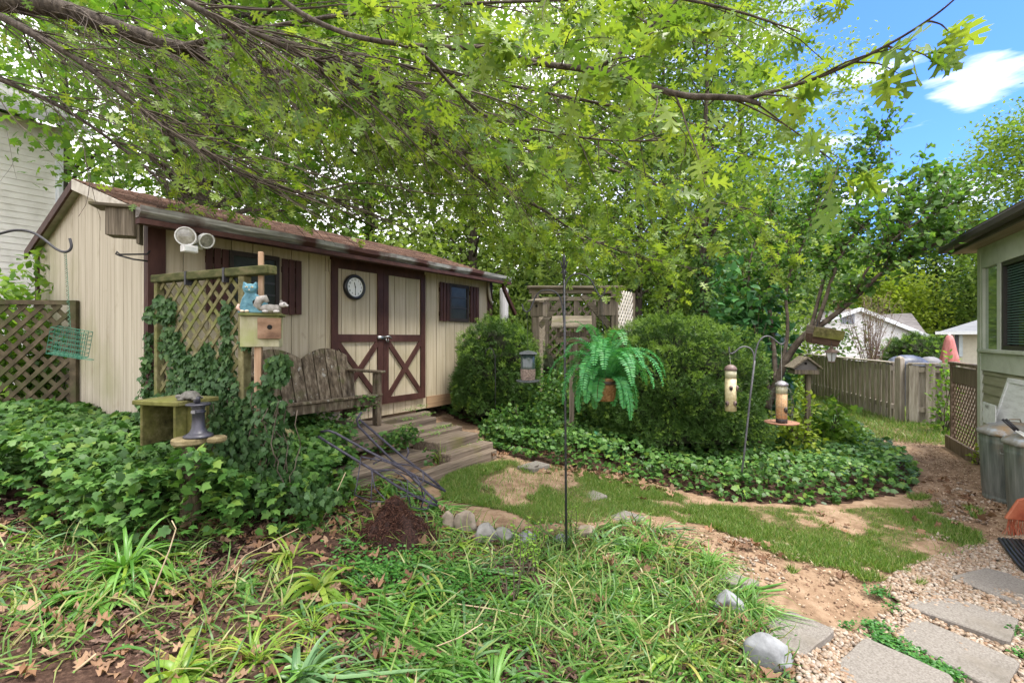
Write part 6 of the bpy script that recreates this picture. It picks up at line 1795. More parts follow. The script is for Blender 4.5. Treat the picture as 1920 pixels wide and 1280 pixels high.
clump(1120, 1110, "loose clump of long leaves sprawling across the right half of the bed", 'green', 46, .28, .50, .011, 1.0, 68, bend=-.3, spread=.9, el=(.2,.9))
clump(1275, 1240, "lime and green clump at the bottom right of the bed", 'lime', 34, .30, .52, .015, 1.1, 69, bend=2.2, spread=1.3, el=(.3,1.1))
clump(1330, 1060, "small dark tuft hanging over the small sunken paver", 'green', 50, .12, .24, .007, 1.3, 70)
clump(1400, 1140, "grass tuft leaning onto the dirt above the front rock", 'green', 60, .14, .28, .007, 1.3, 71)
clump(1180, 1270, "flat lime leaves fanned along the bottom edge right of centre", 'lime', 20, .3, .5, .017, 1.2, 72, bend=3.0, spread=.5, el=(.1,.5))
clump(560, 1285, "blue-green leaves rising from the bottom edge left of centre", 'blue', 26, .26, .42, .017, 1.2, 73, bend=1.0, spread=.9)
clump(930, 1290, "green clump cut off by the bottom edge, right of centre", 'green', 26, .26, .42, .014, 1.2, 74)
clump(705, 905, "grass tuft growing through the heap of black stands", 'green', 90, .16, .34, .006, 1.2, 75, cat="grass tuft", name="grass_tuft", group="grass tufts by the steps")
clump(730, 925, "second grass tuft among the black stands, nearer the root heap", 'green', 80, .14, .30, .006, 1.2, 76, cat="grass tuft", name="grass_tuft", group="grass tufts by the steps")
clump(828, 870, "bright grass tuft beside the box step on the walkway", 'lime', 70, .14, .26, .005, .8, 77, el=(.9,1.5), cat="grass tuft", name="grass_tuft", group="grass tufts by the steps")
clump(655, 925, "grass tuft at the edge of the left ivy beside the stands", 'green', 60, .12, .26, .005, 1.1, 78, cat="grass tuft", name="grass_tuft", group="grass tufts by the steps")
# sparse unkempt grass all over the bed
def bed_grass():
    rng = np.random.default_rng(12)
    m = MB(); acc = []
    zone = poly_world([(940,1010),(1100,985),(1190,980),(1270,1020),(1350,1080),(1420,1150),(1460,1230),(1470,1290),(900,1290),(960,1180),(900,1090)])
    x, y = sample_in(zone, 2000, lambda a,b: in_view(a,b) & (vnoise(a,b,3,41) > .3), rng)
    x2, y2 = sample_in(R_BED, 2600, lambda a,b: in_view(a,b) & (vnoise(a,b,2.5,43) > .55), rng)
    x = np.concatenate([x,x2]); y = np.concatenate([y,y2]); N = len(x)
    s = rng.uniform(.06,.24,N); f = rng.normal(size=(N,3))*.8; f[:,2] = .5; n = rng.normal(size=(N,3)); n[:,2] += 1
    tv = [(-.02,0,0),(.02,0,0),(.02,.35,.10),(-.02,.35,.10),(.015,.7,.05),(-.015,.7,.05),(0,1,-.12)]
    tf = [(0,1,2),(0,2,3),(3,2,4),(3,4,5),(5,4,6)]
    me = scatter_mesh("g", tv, tf, np.stack([x,y,gz(x,y)],1), frames(f,n), np.stack([np.full(N,.20),s,s],1))
    link_stuff("bed_grass", me, leafmat('bed_blade', [(.05,.125,.025),(.08,.19,.035),(.13,.26,.055),(.22,.31,.08),(.38,.33,.16)], trans=.35))
bed_grass()
def tangle():
    rng = np.random.default_rng(14); mbs = {'blue': MB(), 'green': MB(), 'lime': MB()}
    x, y = sample_in(R_BED, 330, lambda a,b: in_view(a,b,.05) & (vnoise(a,b,1.8,47) > .30) & ~((a < -1.3) & (b < 2.35)), rng)
    for i in range(len(x)):
        k = ('green','blue','green','lime','green')[rng.integers(5)]
        m = strap_mesh(int(rng.integers(7,17)), .18, .48, rng.uniform(.010,.024), .5, rng.uniform(.9,1.5), rng, rng.uniform(-1.2,1.2)+ (pi if rng.random() < .25 else 0), el=(.15,1.0), seg=7)
        z = gzs(x[i], y[i]); b = mbs[k]
        b.add([(v[0]+x[i], v[1]+y[i], v[2]+z) for v in m.v], m.f)
    for k, b in mbs.items():
        o = part("tangled_strap_leaves", b, LILYC[k], None, smooth=True); o['kind'] = 'stuff'
tangle()
# dry stems and young shoots
DRY = srf('dry_stem', [(.35,.26,.15),(.52,.42,.28)], rough=.8)
def stem(label, pts, r=.004):
    g = G(*pts[0][:2]); Yb = g.y
    o = thing("dry_stem", label, "stem", g, group="dry flower stalks lying over the bed")
    q = [g] + [P(a, b, Yb + dy) for a, b, dy in pts[1:]]
    m = MB(); m.tube(rel(o, q), [r*(1-.5*i/len(q)) for i in range(len(q))], 5); part("stalk", m, DRY, o, smooth=True)
stem("dry stalk standing upright among the left lily leaves", [(265,1165,0),(290,1100,.02),(318,1030,.05),(330,990,.06),(322,975,.06)])
stem("dry stalk leaning up from the lime clump to the ivy edge", [(598,985,0),(615,955,.03),(632,920,.05),(648,885,.06)], .0045)
stem("long dry stalk lying toward the right below the clover", [(805,1125,0),(860,1132,-.05),(930,1142,-.1),(1000,1158,-.12)], .0045)
stem("dry stalk rising to the right in the bottom centre", [(720,1228,0),(800,1218,.03),(860,1195,.05),(905,1168,.08)])
stem("pale stalk bent across the left of the bed", [(395,1110,0),(430,1075,.03),(460,1040,.06),(500,1020,.08),(560,990,.1)], .0035)
stem("short dry stalk at the bottom left corner", [(120,1275,0),(150,1250,.02),(180,1225,.03)], .006)
def shoot(label, px, py, H, n, seed, leafs, mat, lean=(0,0), tpl=T_simple, r=.004, name="young_shrub", spread=.5, ls=(.02,.035)):
    rng = np.random.default_rng(seed); c = G(px, py); o = thing(name, label, "shrub", c)
    m = MB(); pos = []; f = []
    for k in range(n):
        p = Vector((rng.normal(0,.02), rng.normal(0,.02), 0)); d = Vector((rng.normal(0,spread*.5)+lean[0], rng.normal(0,spread*.5)+lean[1], 1)).normalized(); pts = [p]
        Hs = H*rng.uniform(.6,1.05)
        for s in range(10):
            d = (d + Vector((rng.normal(0,.06), rng.normal(0,.06), .02))).normalized(); p = p + d*Hs/10; pts.append(p)
            if s > 2:
                for _ in range(leafs): pos.append(p + d*rng.uniform(-Hs/10,0)); f.append(Vector((rng.normal(), rng.normal(), rng.uniform(-.2,.6))))
        m.tube(pts, [r*(1-.07*i) for i in range(11)], 5)
    part("stems", m, BARK_THIN(), o, smooth=True)
    f = np.array(f); N = len(f); nn = rng.normal(size=(N,3))*.4; nn[:,2] += 1
    tv, tf = tpl()
    link("foliage", scatter_mesh("l", tv, tf, np.array([tuple(p) for p in pos]), frames(f,nn), rng.uniform(ls[0],ls[1],N)), mat, o)
    return o
LIMES = leafmat('young_leaf', [(.14,.28,.03),(.20,.36,.05),(.27,.42,.07)], trans=.4)
shoot("young yellow-green shrublet with thin stems left of the tall hook", 990, 1085, .42, 7, 81, 5, LIMES, ls=(.015,.03))
shoot("sparse reddish-stemmed seedling below the edging rocks", 955, 1130, .45, 5, 82, 1, LIMES, ls=(.02,.03))
o_ = shoot("fine-leaved bright weed around the tall hook's pole", 1070, 1012, .26, 6, 83, 5, LIMES, ls=(.012,.022))
shoot("ivy sprig standing up against the shed's gable wall", 246, 790, .30, 2, 84, 2, IVYM, tpl=T_ivy, ls=(.045,.06), spread=.15)
GREENL = leafmat('five_leaf', [(.06,.24,.12),(.10,.32,.17),(.05,.2,.09)], trans=.3)
shoot("blue-green five-leaved creeper in the ivy under the fern", 1110, 848, .22, 5, 85, 4, GREENL, ls=(.05,.09), spread=.8)
shoot("second five-leaved creeper in the ivy, right of the first", 1150, 860, .18, 4, 86, 4, GREENL, ls=(.05,.09), spread=.8)
# ------------------------------------------------------------------ clipped yews and shrubs
YEW = leafmat('yew_sprig', [(.02,.056,.011),(.036,.088,.015),(.055,.12,.02),(.08,.155,.026),(.03,.075,.014)], trans=.18, rough=.5, spec=.3)
YEW2 = leafmat('yew_new_growth', [(.12,.22,.03),(.17,.29,.04),(.22,.34,.06)], trans=.25, rough=.5, spec=.3)
tsp, fsp = T_sprig()
def yew(label, cx, cy, rx, ry, z0, z1, N, seed, size=(.055,.09), p=2.6, newf=.26, bump=.07):
    rng = np.random.default_rng(seed)
    o = thing("yew_bush", label, "bush", (cx, cy, z0)); H = (z1 - z0)
    # direction samples on a superellipsoid standing on the ground
    NT = N//11; dt = norm(rng.normal(size=(NT, 3))); dt[:, 2] = np.abs(dt[:, 2])*1.0 - .30; dt = norm(dt); ti = rng.integers(0, NT, N); tdep = 1 - rng.random(NT)**1.5*.22
    d = norm(dt[ti] + rng.normal(size=(N,3))*.022)
    k = (np.abs(d[:,0])**p + np.abs(d[:,1])**p + np.abs(d[:,2])**p)**(-1/p)
    def lump(v): return 1 + bump*.5*np.sin(v[:,0]*31+v[:,2]*17)*np.cos(v[:,1]*29-v[:,2]*23) + bump*(np.sin(v[:,0]*7+seed)*np.cos(v[:,1]*6) + .8*np.sin(v[:,2]*9+v[:,0]*5) + .6*np.sin(v[:,1]*15+v[:,2]*13))
    depth = tdep[ti] - rng.random(N)**2*.05
    r = k*lump(d)*depth
    pos = d*r[:,None]*np.array([rx, ry, H*.62]); pos[:,2] += H*.38
    pos[:,2] = np.maximum(pos[:,2], -.02)
    nrm = norm(d/np.array([rx,ry,H*.6]))
    f = nrm*.8 + rng.normal(size=(N,3))*.75; f[:,2] += .1
    nn = np.cross(f, rng.normal(size=(N,3)));
    s = rng.uniform(size[0], size[1], N)
    new = (rng.random(NT)[ti] < newf*(1+1.6*(d[:,2]>.35))) & (depth > .93)
    link("foliage", scatter_mesh("f", tsp, fsp, pos[~new], frames(f[~new], nn[~new]), s[~new]), YEW, o)
    link("new_growth", scatter_mesh("f", tsp, fsp, pos[new]*1.015, frames(f[new], nn[new]), s[new]*.8), YEW2, o)
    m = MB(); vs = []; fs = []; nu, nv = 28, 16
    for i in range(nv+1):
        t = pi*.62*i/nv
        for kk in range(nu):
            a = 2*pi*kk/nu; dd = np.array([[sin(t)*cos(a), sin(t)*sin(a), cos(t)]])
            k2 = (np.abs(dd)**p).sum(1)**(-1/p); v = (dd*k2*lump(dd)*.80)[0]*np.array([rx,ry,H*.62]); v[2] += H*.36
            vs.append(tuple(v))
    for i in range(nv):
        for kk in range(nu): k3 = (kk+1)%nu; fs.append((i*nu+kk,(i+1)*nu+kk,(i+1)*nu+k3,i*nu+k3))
    m.add(vs, fs); part("dark_core", m, srf('yew_inside', [(.010,.012,.005),(.02,.026,.010)], scale=(20,20,20), rough=1, bump=.8), o)  # solid dark blob added for the shaded inside, so nothing shows through
    return o
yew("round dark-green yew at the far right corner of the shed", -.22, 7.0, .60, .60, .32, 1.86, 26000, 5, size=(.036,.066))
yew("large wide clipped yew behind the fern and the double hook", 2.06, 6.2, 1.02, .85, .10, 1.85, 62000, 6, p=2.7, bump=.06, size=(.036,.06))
yew("low yellow-green bush between the round yew and the arbor", .35, 8.6, .55, .5, .3, 1.55, 3500, 7, newf=.7)
yew("clipped far hedge ball in front of the white house", P(1718,0,20).x, 20, 1.12, 1.0, 0, 1.72, 6000, 8, size=(.10,.16), newf=.3)
# ivy-smothered hump between the yews
def leaf_blob(name, label, cat, c, r, N, seed, tpl, mat, size, stems=8, core=False, down=.2):
    rng = np.random.default_rng(seed); o = thing(name, label, cat, c)
    d = norm(rng.normal(size=(N,3))); d[:,2] = np.abs(d[:,2])*1.1-.15
    rad = (1 - rng.random(N)**1.6*.6)*(1+.16*np.sin(d[:,0]*6+seed)+.16*np.cos(d[:,1]*7+d[:,2]*5))
    pos = d*rad[:,None]*np.array(r); pos[:,2] = np.maximum(pos[:,2], 0)
    f = d + rng.normal(size=(N,3))*.8; f[:,2] -= down; nn = rng.normal(size=(N,3))*.5 + d*.6; nn[:,2] += .7
    tv, tf = tpl()
    link("foliage", scatter_mesh("f", tv, tf, pos, frames(f,nn), rng.uniform(size[0], size[1], N)), mat, o)
    m = MB()
    for k in range(stems):
        a = rng.uniform(0,2*pi); e = rng.uniform(.3,1.4); q = [Vector((0,0,-.05))]
        for s in range(1,7):
            t = s/6; q.append(Vector((cos(a)*cos(e)*r[0]*t*.9, sin(a)*cos(e)*r[1]*t*.9, sin(e)*r[2]*t*.95)) + Vector(rng.normal(0,.02,3)))
        m.tube(q, [.012*(1-.12*i) for i in range(7)], 5)
    part("stems", m, BARK_THIN(), o, smooth=True)
    return o
leaf_blob("ivy_hump", "dark ivy-smothered hump in front of the arbor", "ivy mound", (P(1062,0,6.7).x, 6.7, .3), (.62,.45,.85), 3600, 11, T_ivy, IVYM, (.035,.06))
leaf_blob("ivy_hump", "low ivy hump under the dark caged feeder", "ivy mound", (P(985,0,6.1).x, 6.1, .3), (.55,.4,.48), 2200, 12, T_ivy, IVYM, (.035,.06))

# generic tree: trunk, limbs, leafy crown made of clusters on the limbs
def tree(name, label, x, y, H, R, tr, zlow, N, seed, tpl, mat, size, group=None, bark=None, lean=(0,0), ncl=34, zb=None, squash=1.0, cat="tree", nlimb=14, csz=.30):
    rng = np.random.default_rng(seed); z0 = gzs(x, y) - .1 if zb is None else zb
    o = thing(name, label, cat, (x, y, z0), group=group)
    m = MB(); pts = []; p = Vector((0,0,0)); n = 9
    for i in range(n+1):
        pts.append(Vector((lean[0]*H*(i/n)**1.3 + rng.normal(0,.05)*(i>0)*tr*4, lean[1]*H*(i/n)**1.3 + rng.normal(0,.05)*(i>0)*tr*4, H*.93*i/n)))
    m.tube(pts, [tr*(1.25 if i == 0 else 1)*(1-.93*i/n) + .008 for i in range(n+1)], 10)
    def trunk_at(z):
        f = min(max(z/(H*.93),0),.999)*n; i = int(f); return pts[i].lerp(pts[i+1], f-i)
    cl = []
    for k in range(ncl):
        t = (k+.5)/ncl; zz = zlow + (H - zlow)*t
        prof = (sin(pi*min(1,(t*.86+.12)))**.55)
        a = k*2.399 + rng.normal(0,.3); rr_ = R*prof*rng.uniform(.35,1.0)
        c = trunk_at(zz*.92) ; c = Vector((c.x + cos(a)*rr_, c.y + sin(a)*rr_*squash, zz + rng.normal(0,.25)))
        cl.append(c)
        if k < nlimb*3 and k % max(1, ncl//nlimb) == 0 or True:
            b = trunk_at(max(zz - rr_*rng.uniform(.35,.8), zlow*.55)); mid = b.lerp(c, .55) + Vector((0,0,rr_*.10))
            r0 = max(.012, tr*.26*(1-.6*t))
            m.tube([b, b.lerp(mid,.5), mid, c], [r0, r0*.75, r0*.5, r0*.15], 5)
    part("trunk", m, bark or BARK(), o, smooth=True)
    C = np.array([tuple(c) for c in cl]); w = rng.uniform(.6,1.4,ncl); w /= w.sum()
    idx = rng.choice(ncl, N, p=w); sg = R*csz*rng.uniform(.7,1.25,ncl)
    off = rng.normal(size=(N,3)); L_ = np.linalg.norm(off,axis=1,keepdims=True); off = off/L_*np.minimum(L_,1.9)
    off[:,2] *= .55
    # sprays: small groups share a twig so that leaves clump
    g = rng.integers(0, N//9+1, N); goff = rng.normal(size=(N//9+2,3)); goff *= np.minimum(1, 1.45/np.linalg.norm(goff,axis=1,keepdims=True)); goff = goff*np.array([1,1,.6]); gi = rng.choice(ncl, N//9+2, p=w)
    pos = C[gi[g]] + goff[g]*sg[gi[g]][:,None]*.85 + rng.normal(size=(N,3))*size[1]*1.3
    f = rng.normal(size=(N,3)); f[:,2] = f[:,2]*.5-.35; nn = rng.normal(size=(N,3))*.6; nn[:,2] += 1
    tv, tf = tpl()
    link("foliage", scatter_mesh("f", tv, tf, pos, frames(f,nn), rng.uniform(size[0], size[1], N)), mat, o)
    return o
MAPLE = leafmat('maple_leaf', [(.075,.17,.026),(.11,.225,.035),(.165,.29,.045),(.23,.36,.06),(.13,.23,.04)], trans=.55, rough=.45, spec=.3)
MIDG = leafmat('mid_green_leaf', [(.08,.155,.028),(.13,.22,.04),(.19,.29,.055),(.25,.35,.08)], trans=.45, rough=.5, spec=.3)
PALEG = leafmat('pale_green_leaf', [(.14,.22,.045),(.21,.30,.065),(.28,.37,.10),(.18,.26,.06)], trans=.45, rough=.5, spec=.35)
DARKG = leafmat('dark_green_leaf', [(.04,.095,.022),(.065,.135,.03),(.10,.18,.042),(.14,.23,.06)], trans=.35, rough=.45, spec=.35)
YELG = leafmat('yellow_green_leaf', [(.22,.30,.03),(.30,.38,.04),(.17,.27,.03)], trans=.45, rough=.5)
BACK = "trees standing behind the yard"
tree("maple_tree", "broad maple with a thick ridged trunk right behind the shed roof", -6.35, 9.3, 12.5, 3.9, .33, 3.9, 19000, 21, T_maple, MAPLE, (.10,.16), BACK, ncl=46, lean=(.10,.03))
tree("maple_tree", "maple beyond the neighbour's white house at far left", -13.5, 14.5, 13, 5.0, .28, 2.5, 14000, 22, T_maple, MAPLE, (.14,.2), BACK, ncl=34)
tree("tree", "tall mid-green tree above the middle of the shed roof", -4.2, 14.2, 13.5, 4.2, .2, 2.0, 15000, 23, T_maple, MIDG, (.13,.19), BACK)
tree("tree", "pale tree above the far end of the shed roof", -1.0, 12.2, 11.5, 3.6, .16, 1.7, 17000, 24, T_simple, PALEG, (.10,.17), BACK)
tree("tree", "mid-green tree with a slim straight trunk behind the arbor", 3.02, 11.6, 10.5, 3.0, .11, 2.9, 14000, 25, T_simple, MIDG, (.09,.15), BACK)
tree("tree", "dark tree with a forked trunk right of the arbor", 3.95, 12.6, 11, 3.0, .14, 2.7, 13000, 26, T_simple, DARKG, (.10,.15), BACK)
tree("tree", "small-leaved tall tree rising above the lilac into the blue sky", 7.0, 14.8, 15.5, 3.5, .15, 4.0, 20000, 27, T_diamond, PALEG, (.08,.14), BACK, ncl=60, csz=.24)
tree("tree", "pale tree behind the large clipped yew", 6.0, 16.5, 10, 3.6, .15, 1.5, 12000, 28, T_simple, MIDG, (.12,.18), BACK)
tree("tree", "dark bushy tree behind the lilac limb", 9.3, 17.5, 6.8, 3.0, .15, 1.0, 9000, 29, T_simple, DARKG, (.12,.18), BACK)
tree("tree", "pale airy tree in the gap between shed and arbor", .6, 16.5, 12, 4.0, .17, 1.5, 13000, 30, T_simple, PALEG, (.13,.19), BACK)
tree("tree", "mid-green tree filling the back left above the gable", -9.0, 18, 15, 5.0, .22, 2.0, 13000, 31, T_maple, MIDG, (.16,.22), BACK)
tree("tree", "large rounded tree above the sunroom roof at the right edge", 32.5, 30, 15.3, 5.6, .3, 3.0, 22000, 32, T_diamond, MIDG, (.22,.34), BACK, ncl=80, csz=.2)
tree("tree", "yellow-green tree behind the white house", 25.2, 33, 6.0, 3.2, .15, 1.5, 8000, 33, T_diamond, YELG, (.2,.3), BACK)
tree("tree", "dark tree behind the cream house", 31.5, 36, 10.5, 4.2, .2, 2.0, 11000, 34, T_diamond, DARKG, (.25,.36), BACK)
tree("tree", "deep green tree between the two far houses", 27.5, 39, 9.5, 4.5, .2, 2.0, 10000, 35, T_diamond, DARKG, (.25,.36), BACK)
tree("tree", "mid-green tree on the skyline left of the white house", 19.0, 33, 9.0, 4.5, .2, 1.5, 11000, 36, T_diamond, MIDG, (.22,.34), BACK)
tree("tree", "broad tree beyond the fence, left of the white house gable", 10.6, 22, 7.4, 2.8, .17, 1.0, 8000, 37, T_simple, MIDG, (.15,.22), BACK)
tree("tree", "dark tree seen beside the sunroom's corner post", 39, 38, 11.0, 4.8, .2, 2.0, 11000, 38, T_diamond, DARKG, (.25,.36), BACK)
# ivy-clad trunk
x, y = P(1322, 0, 9.6).x, 9.6
o = tree("ivy_clad_tree", "slim tree whose trunk is wrapped in dark ivy behind the clipped yew", x, y, 9.0, 2.2, .10, 3.3, 7000, 39, T_simple, MIDG, (.08,.13), BACK)
rng = np.random.default_rng(40); N = 2600; a = rng.uniform(0,2*pi,N); zz = rng.uniform(.3,3.3,N); rr_ = .13+.16*rng.random(N)
f = rng.normal(size=(N,3))*.4; f[:,2] -= 1; nn = np.stack([np.cos(a),np.sin(a),np.full(N,.4)],1)+rng.normal(size=(N,3))*.3
link("ivy", scatter_mesh("f", tiv, fiv, np.stack([rr_*np.cos(a), rr_*np.sin(a), zz],1), frames(f,nn), rng.uniform(.04,.07,N)), IVYM, o)
# undergrowth shrubs
US = "shrubs growing under the trees behind the yard"
for i, (px, Y, rx, H, mt, lab) in enumerate(((955,10.5,1.1,2.2,PALEG,"pale shrub just past the shed's far corner"),(1035,11.0,1.2,2.0,MIDG,"mid-green shrub seen through the arbor's left half"),(1120,11.5,1.2,2.0,PALEG,"pale shrub seen through the arbor's right half"),
    (1205,9.6,1.0,1.75,DARKG,"dark shrub behind the slim trunks right of the arbor"),(1270,10.2,1.1,2.1,MIDG,"mid-green shrub over the left end of the clipped yew"),(1380,10.0,1.2,2.5,DARKG,"dark shrub over the right end of the clipped yew"),
    (1425,11.5,1.0,3.0,MIDG,"tall shrub behind the lilac stems"),(1150,14.5,2.2,3.6,MIDG,"tall thicket shrub far behind the arbor"),(1010,14.5,2.2,3.4,DARKG,"dark thicket shrub far behind the arbor's left post"),(1340,14.5,2.4,4.2,PALEG,"pale tall thicket shrub far behind the ivy-clad trunk"),
    (880,15.0,2.4,4.0,MIDG,"thicket shrub behind the shed's far window end"))):
    x = P(px,0,Y).x
    leaf_blob("shrub", lab, "shrub", (x, Y, gzs(x,Y)), (rx, rx*.8, H), int(1700*rx*H), 50+i, T_simple, mt, (.07,.12) if Y < 12 else (.10,.16), stems=7)['group'] = US
# shrub over the dark lattice fence and the shade behind it
leaf_blob("fence_shrub", "bright-leaved shrub arching over the dark lattice fence at left", "shrub", (-5.35, 5.35, .75), (.95,.6,1.55), 5200, 71, T_simple, MAPLE, (.07,.12), stems=14, down=.6)
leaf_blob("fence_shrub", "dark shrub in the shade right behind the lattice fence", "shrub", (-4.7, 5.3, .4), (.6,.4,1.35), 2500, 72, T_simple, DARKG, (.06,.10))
leaf_blob("fence_shrub", "low leafy branch hanging in at the left edge before the lattice fence", "shrub", (-4.9, 4.25, .35), (.55,.35,.9), 900, 73, T_simple, MAPLE, (.05,.09), stems=6)
# weeds and shrubs at the right
leaf_blob("leafy_weed", "tall leafy weed growing against the board fence by the gate post", "weed", (P(1775,0,8.1).x, 8.1, 0), (.24,.2,1.35), 420, 74, T_simple, MAPLE, (.06,.10), stems=6)
leaf_blob("leafy_shrub", "leafy shrub below the hanging lantern in front of the fence", "shrub", (P(1545,0,6.6).x, 6.6, .1), (.50,.35,.62), 1000, 75, T_maple, MAPLE, (.06,.10), stems=10)
leaf_blob("leafy_shrub", "yellow-green shrub behind the caged feeder", "shrub", (P(1490,0,6.0).x, 6.0, .1), (.32,.3,.85), 900, 76, T_simple, YELG, (.05,.09), stems=8)
leaf_blob("seedling", "tiny yellow-green seedling at the gate's base board", "weed", (P(1806,0,6.2).x, 6.0, .0), (.12,.08,.24), 60, 77, T_simple, YELG, (.04,.07), stems=3)
# bare multi-stemmed shrub
def bare_shrub():
    rng = np.random.default_rng(80); c = P(1632, 0, 14.0); o = thing("bare_shrub", "sparse vase-shaped shrub with bare stems in front of the white house", "shrub", (c.x, c.y, 0))
    m = MB(); pos = []
    for k in range(26):
        a = rng.uniform(0,2*pi); sp = rng.uniform(.15,.62); q = [Vector((0,0,0))]; H = rng.uniform(2.2,3.1)
        for s in range(1,9):
            t = s/8; q.append(Vector((cos(a)*sp*t**1.3*1.5, sin(a)*sp*t**1.3, H*t)) + Vector(rng.normal(0,.025,3)))
        m.tube(q, [.018*(1-.1*i) for i in range(9)], 4)
        for j in range(3,9):
            for _ in range(2):
                e = q[j] + Vector(rng.normal(0,.16,3)) + Vector((0,0,.18)); m.tube([q[j], e], [.005,.002], 3); pos.append(e)
                for _ in range(4): pos.append(q[j].lerp(e, rng.random()) + Vector(rng.normal(0,.03,3)))
    part("stems", m, srf('pink_grey_bark', [(.13,.09,.075),(.22,.16,.135)], rough=.9, bump=.2), o)
    N = len(pos); f = rng.normal(size=(N,3)); nn = rng.normal(size=(N,3)); tv, tf = T_diamond()
    link("foliage", scatter_mesh("f", tv, tf, np.array([tuple(p) for p in pos]), frames(f,nn), rng.uniform(.025,.05,N)), leafmat('bronze_leaf', [(.14,.13,.04),(.22,.2,.06),(.16,.11,.06)], trans=.3), o)
bare_shrub()
# far wood closing the horizon
def far_wood():
    rng = np.random.default_rng(90); N = 60000
    x = rng.uniform(-75, 75, N); y = 46 + rng.uniform(0, 10, N)
    H = 11 + 2.5*np.sin(x*.21) + 1.8*np.sin(x*.53+2) ; H = np.where(x > 25, H*.72, H)
    z = H*(rng.random(N)**.75)
    f = rng.normal(size=(N,3)); nn = rng.normal(size=(N,3)); nn[:,2] += .8; nn[:,1] -= .5
    tv, tf = T_diamond()
    kind(link("far_wood", scatter_mesh("f", tv, tf, np.stack([x,y,z],1), frames(f,nn), rng.uniform(.45,.8,N)), MIDG), 'stuff')
far_wood()

# ------------------------------------------------------------------ lilac with the long limb
def smooth(q, it=2):
    for _ in range(it):
        n = [q[0]]
        for i in range(len(q)-1): n += [q[i]*.75+q[i+1]*.25, q[i]*.25+q[i+1]*.75]
        n.append(q[-1]); q = n
    return q
def lilac():
    rng = np.random.default_rng(91); Y = 6.5
    b = P(1438, 760, Y); b.z = gzs(b.x, b.y)
    o = thing("lilac_tree", "leaning multi-stemmed lilac with a long limb reaching right toward the sunroom roof", "tree", b)
    limbs = [([(1438,765,6.5),(1462,700,6.45),(1488,650,6.4),(1515,622,6.35),(1545,606,6.3),(1600,562,6.2),(1655,508,6.1),(1705,480,6.0),(1760,455,5.9),(1800,430,5.9)], .055),
             ([(1530,612,6.3),(1545,570,6.3),(1560,520,6.3),(1590,450,6.3),(1640,400,6.3),(1710,350,6.3),(1780,330,6.3)], .03),
             ([(1520,618,6.35),(1535,560,6.5),(1550,500,6.6),(1590,420,6.7),(1620,350,6.8),(1640,285,6.9),(1650,250,7)], .028),
             ([(1455,715,6.45),(1450,640,6.7),(1440,560,6.9),(1450,490,7),(1490,430,7),(1560,380,7),(1610,330,7)], .035),
             ([(1462,700,6.45),(1480,620,6.6),(1470,540,6.7),(1500,470,6.8),(1530,400,7),(1540,330,7)], .03),
             ([(1655,508,6.1),(1690,440,6.1),(1700,400,6.1),(1740,370,6.1)], .018),
             ([(1600,562,6.2),(1620,510,6.0),(1670,450,5.9),(1730,410,5.8),(1800,380,5.8)], .02),
             ([(1445,740,6.5),(1420,640,6.8),(1400,540,7.0),(1410,460,7.1),(1450,400,7.2)], .025)]
    m = MB(); tips = []
    for pts, r in limbs:
        q = smooth([P(*p) for p in pts], 2); n = len(q)
        m.tube([p - b for p in q], [r*(1-.82*i/(n-1)) for i in range(n)], 8)
        for i in range(int(n*(.5 if r > .05 else .35)), n):
            for _ in range(3):
                d = Vector(rng.normal(0,1,3)); d.z = abs(d.z)*.8+.15; d.normalize(); Ls = rng.uniform(.2,.55)
                tw = [q[i], q[i]+d*Ls*.5+Vector(rng.normal(0,.02,3)), q[i]+d*Ls]
                m.tube([p-b for p in tw], [.006,.004,.002], 4); tips.append((tw, d))
    part("trunk", m, BARK_THIN(), o, smooth=True)
    pos=[]; f=[]
    for tw, d in tips:
        for _ in range(15):
            t = rng.uniform(.2,1.05); p = tw[0].lerp(tw[2], t) + Vector(rng.normal(0,.045,3)); pos.append(p-b); f.append(Vector(rng.normal(0,.7,3)) + d*.4 + Vector((0,0,-.35)))
    N = len(pos); f = np.array([tuple(v) for v in f]); nn = rng.normal(size=(N,3))*.6; nn[:,2] += 1
    link("foliage", scatter_mesh("f", th, fh, np.array([tuple(p) for p in pos]), frames(f,nn), rng.uniform(.05,.085,N)), leafmat('lilac_leaf', [(.05,.125,.024),(.08,.18,.034),(.12,.235,.045),(.17,.29,.06)], trans=.45, rough=.45, spec=.35), o)
lilac()
leaf_blob("heart_leaf_shrub", "shrub with large heart-shaped leaves between the clipped yew and the lilac stems", "shrub", (P(1400,0,6.9).x, 6.9, .6), (.62,.4,2.1), 1500, 92, T_heart, leafmat('heart_leaf', [(.04,.13,.04),(.06,.18,.06),(.10,.25,.07)], trans=.35, rough=.4), (.09,.15), stems=12, down=.9)

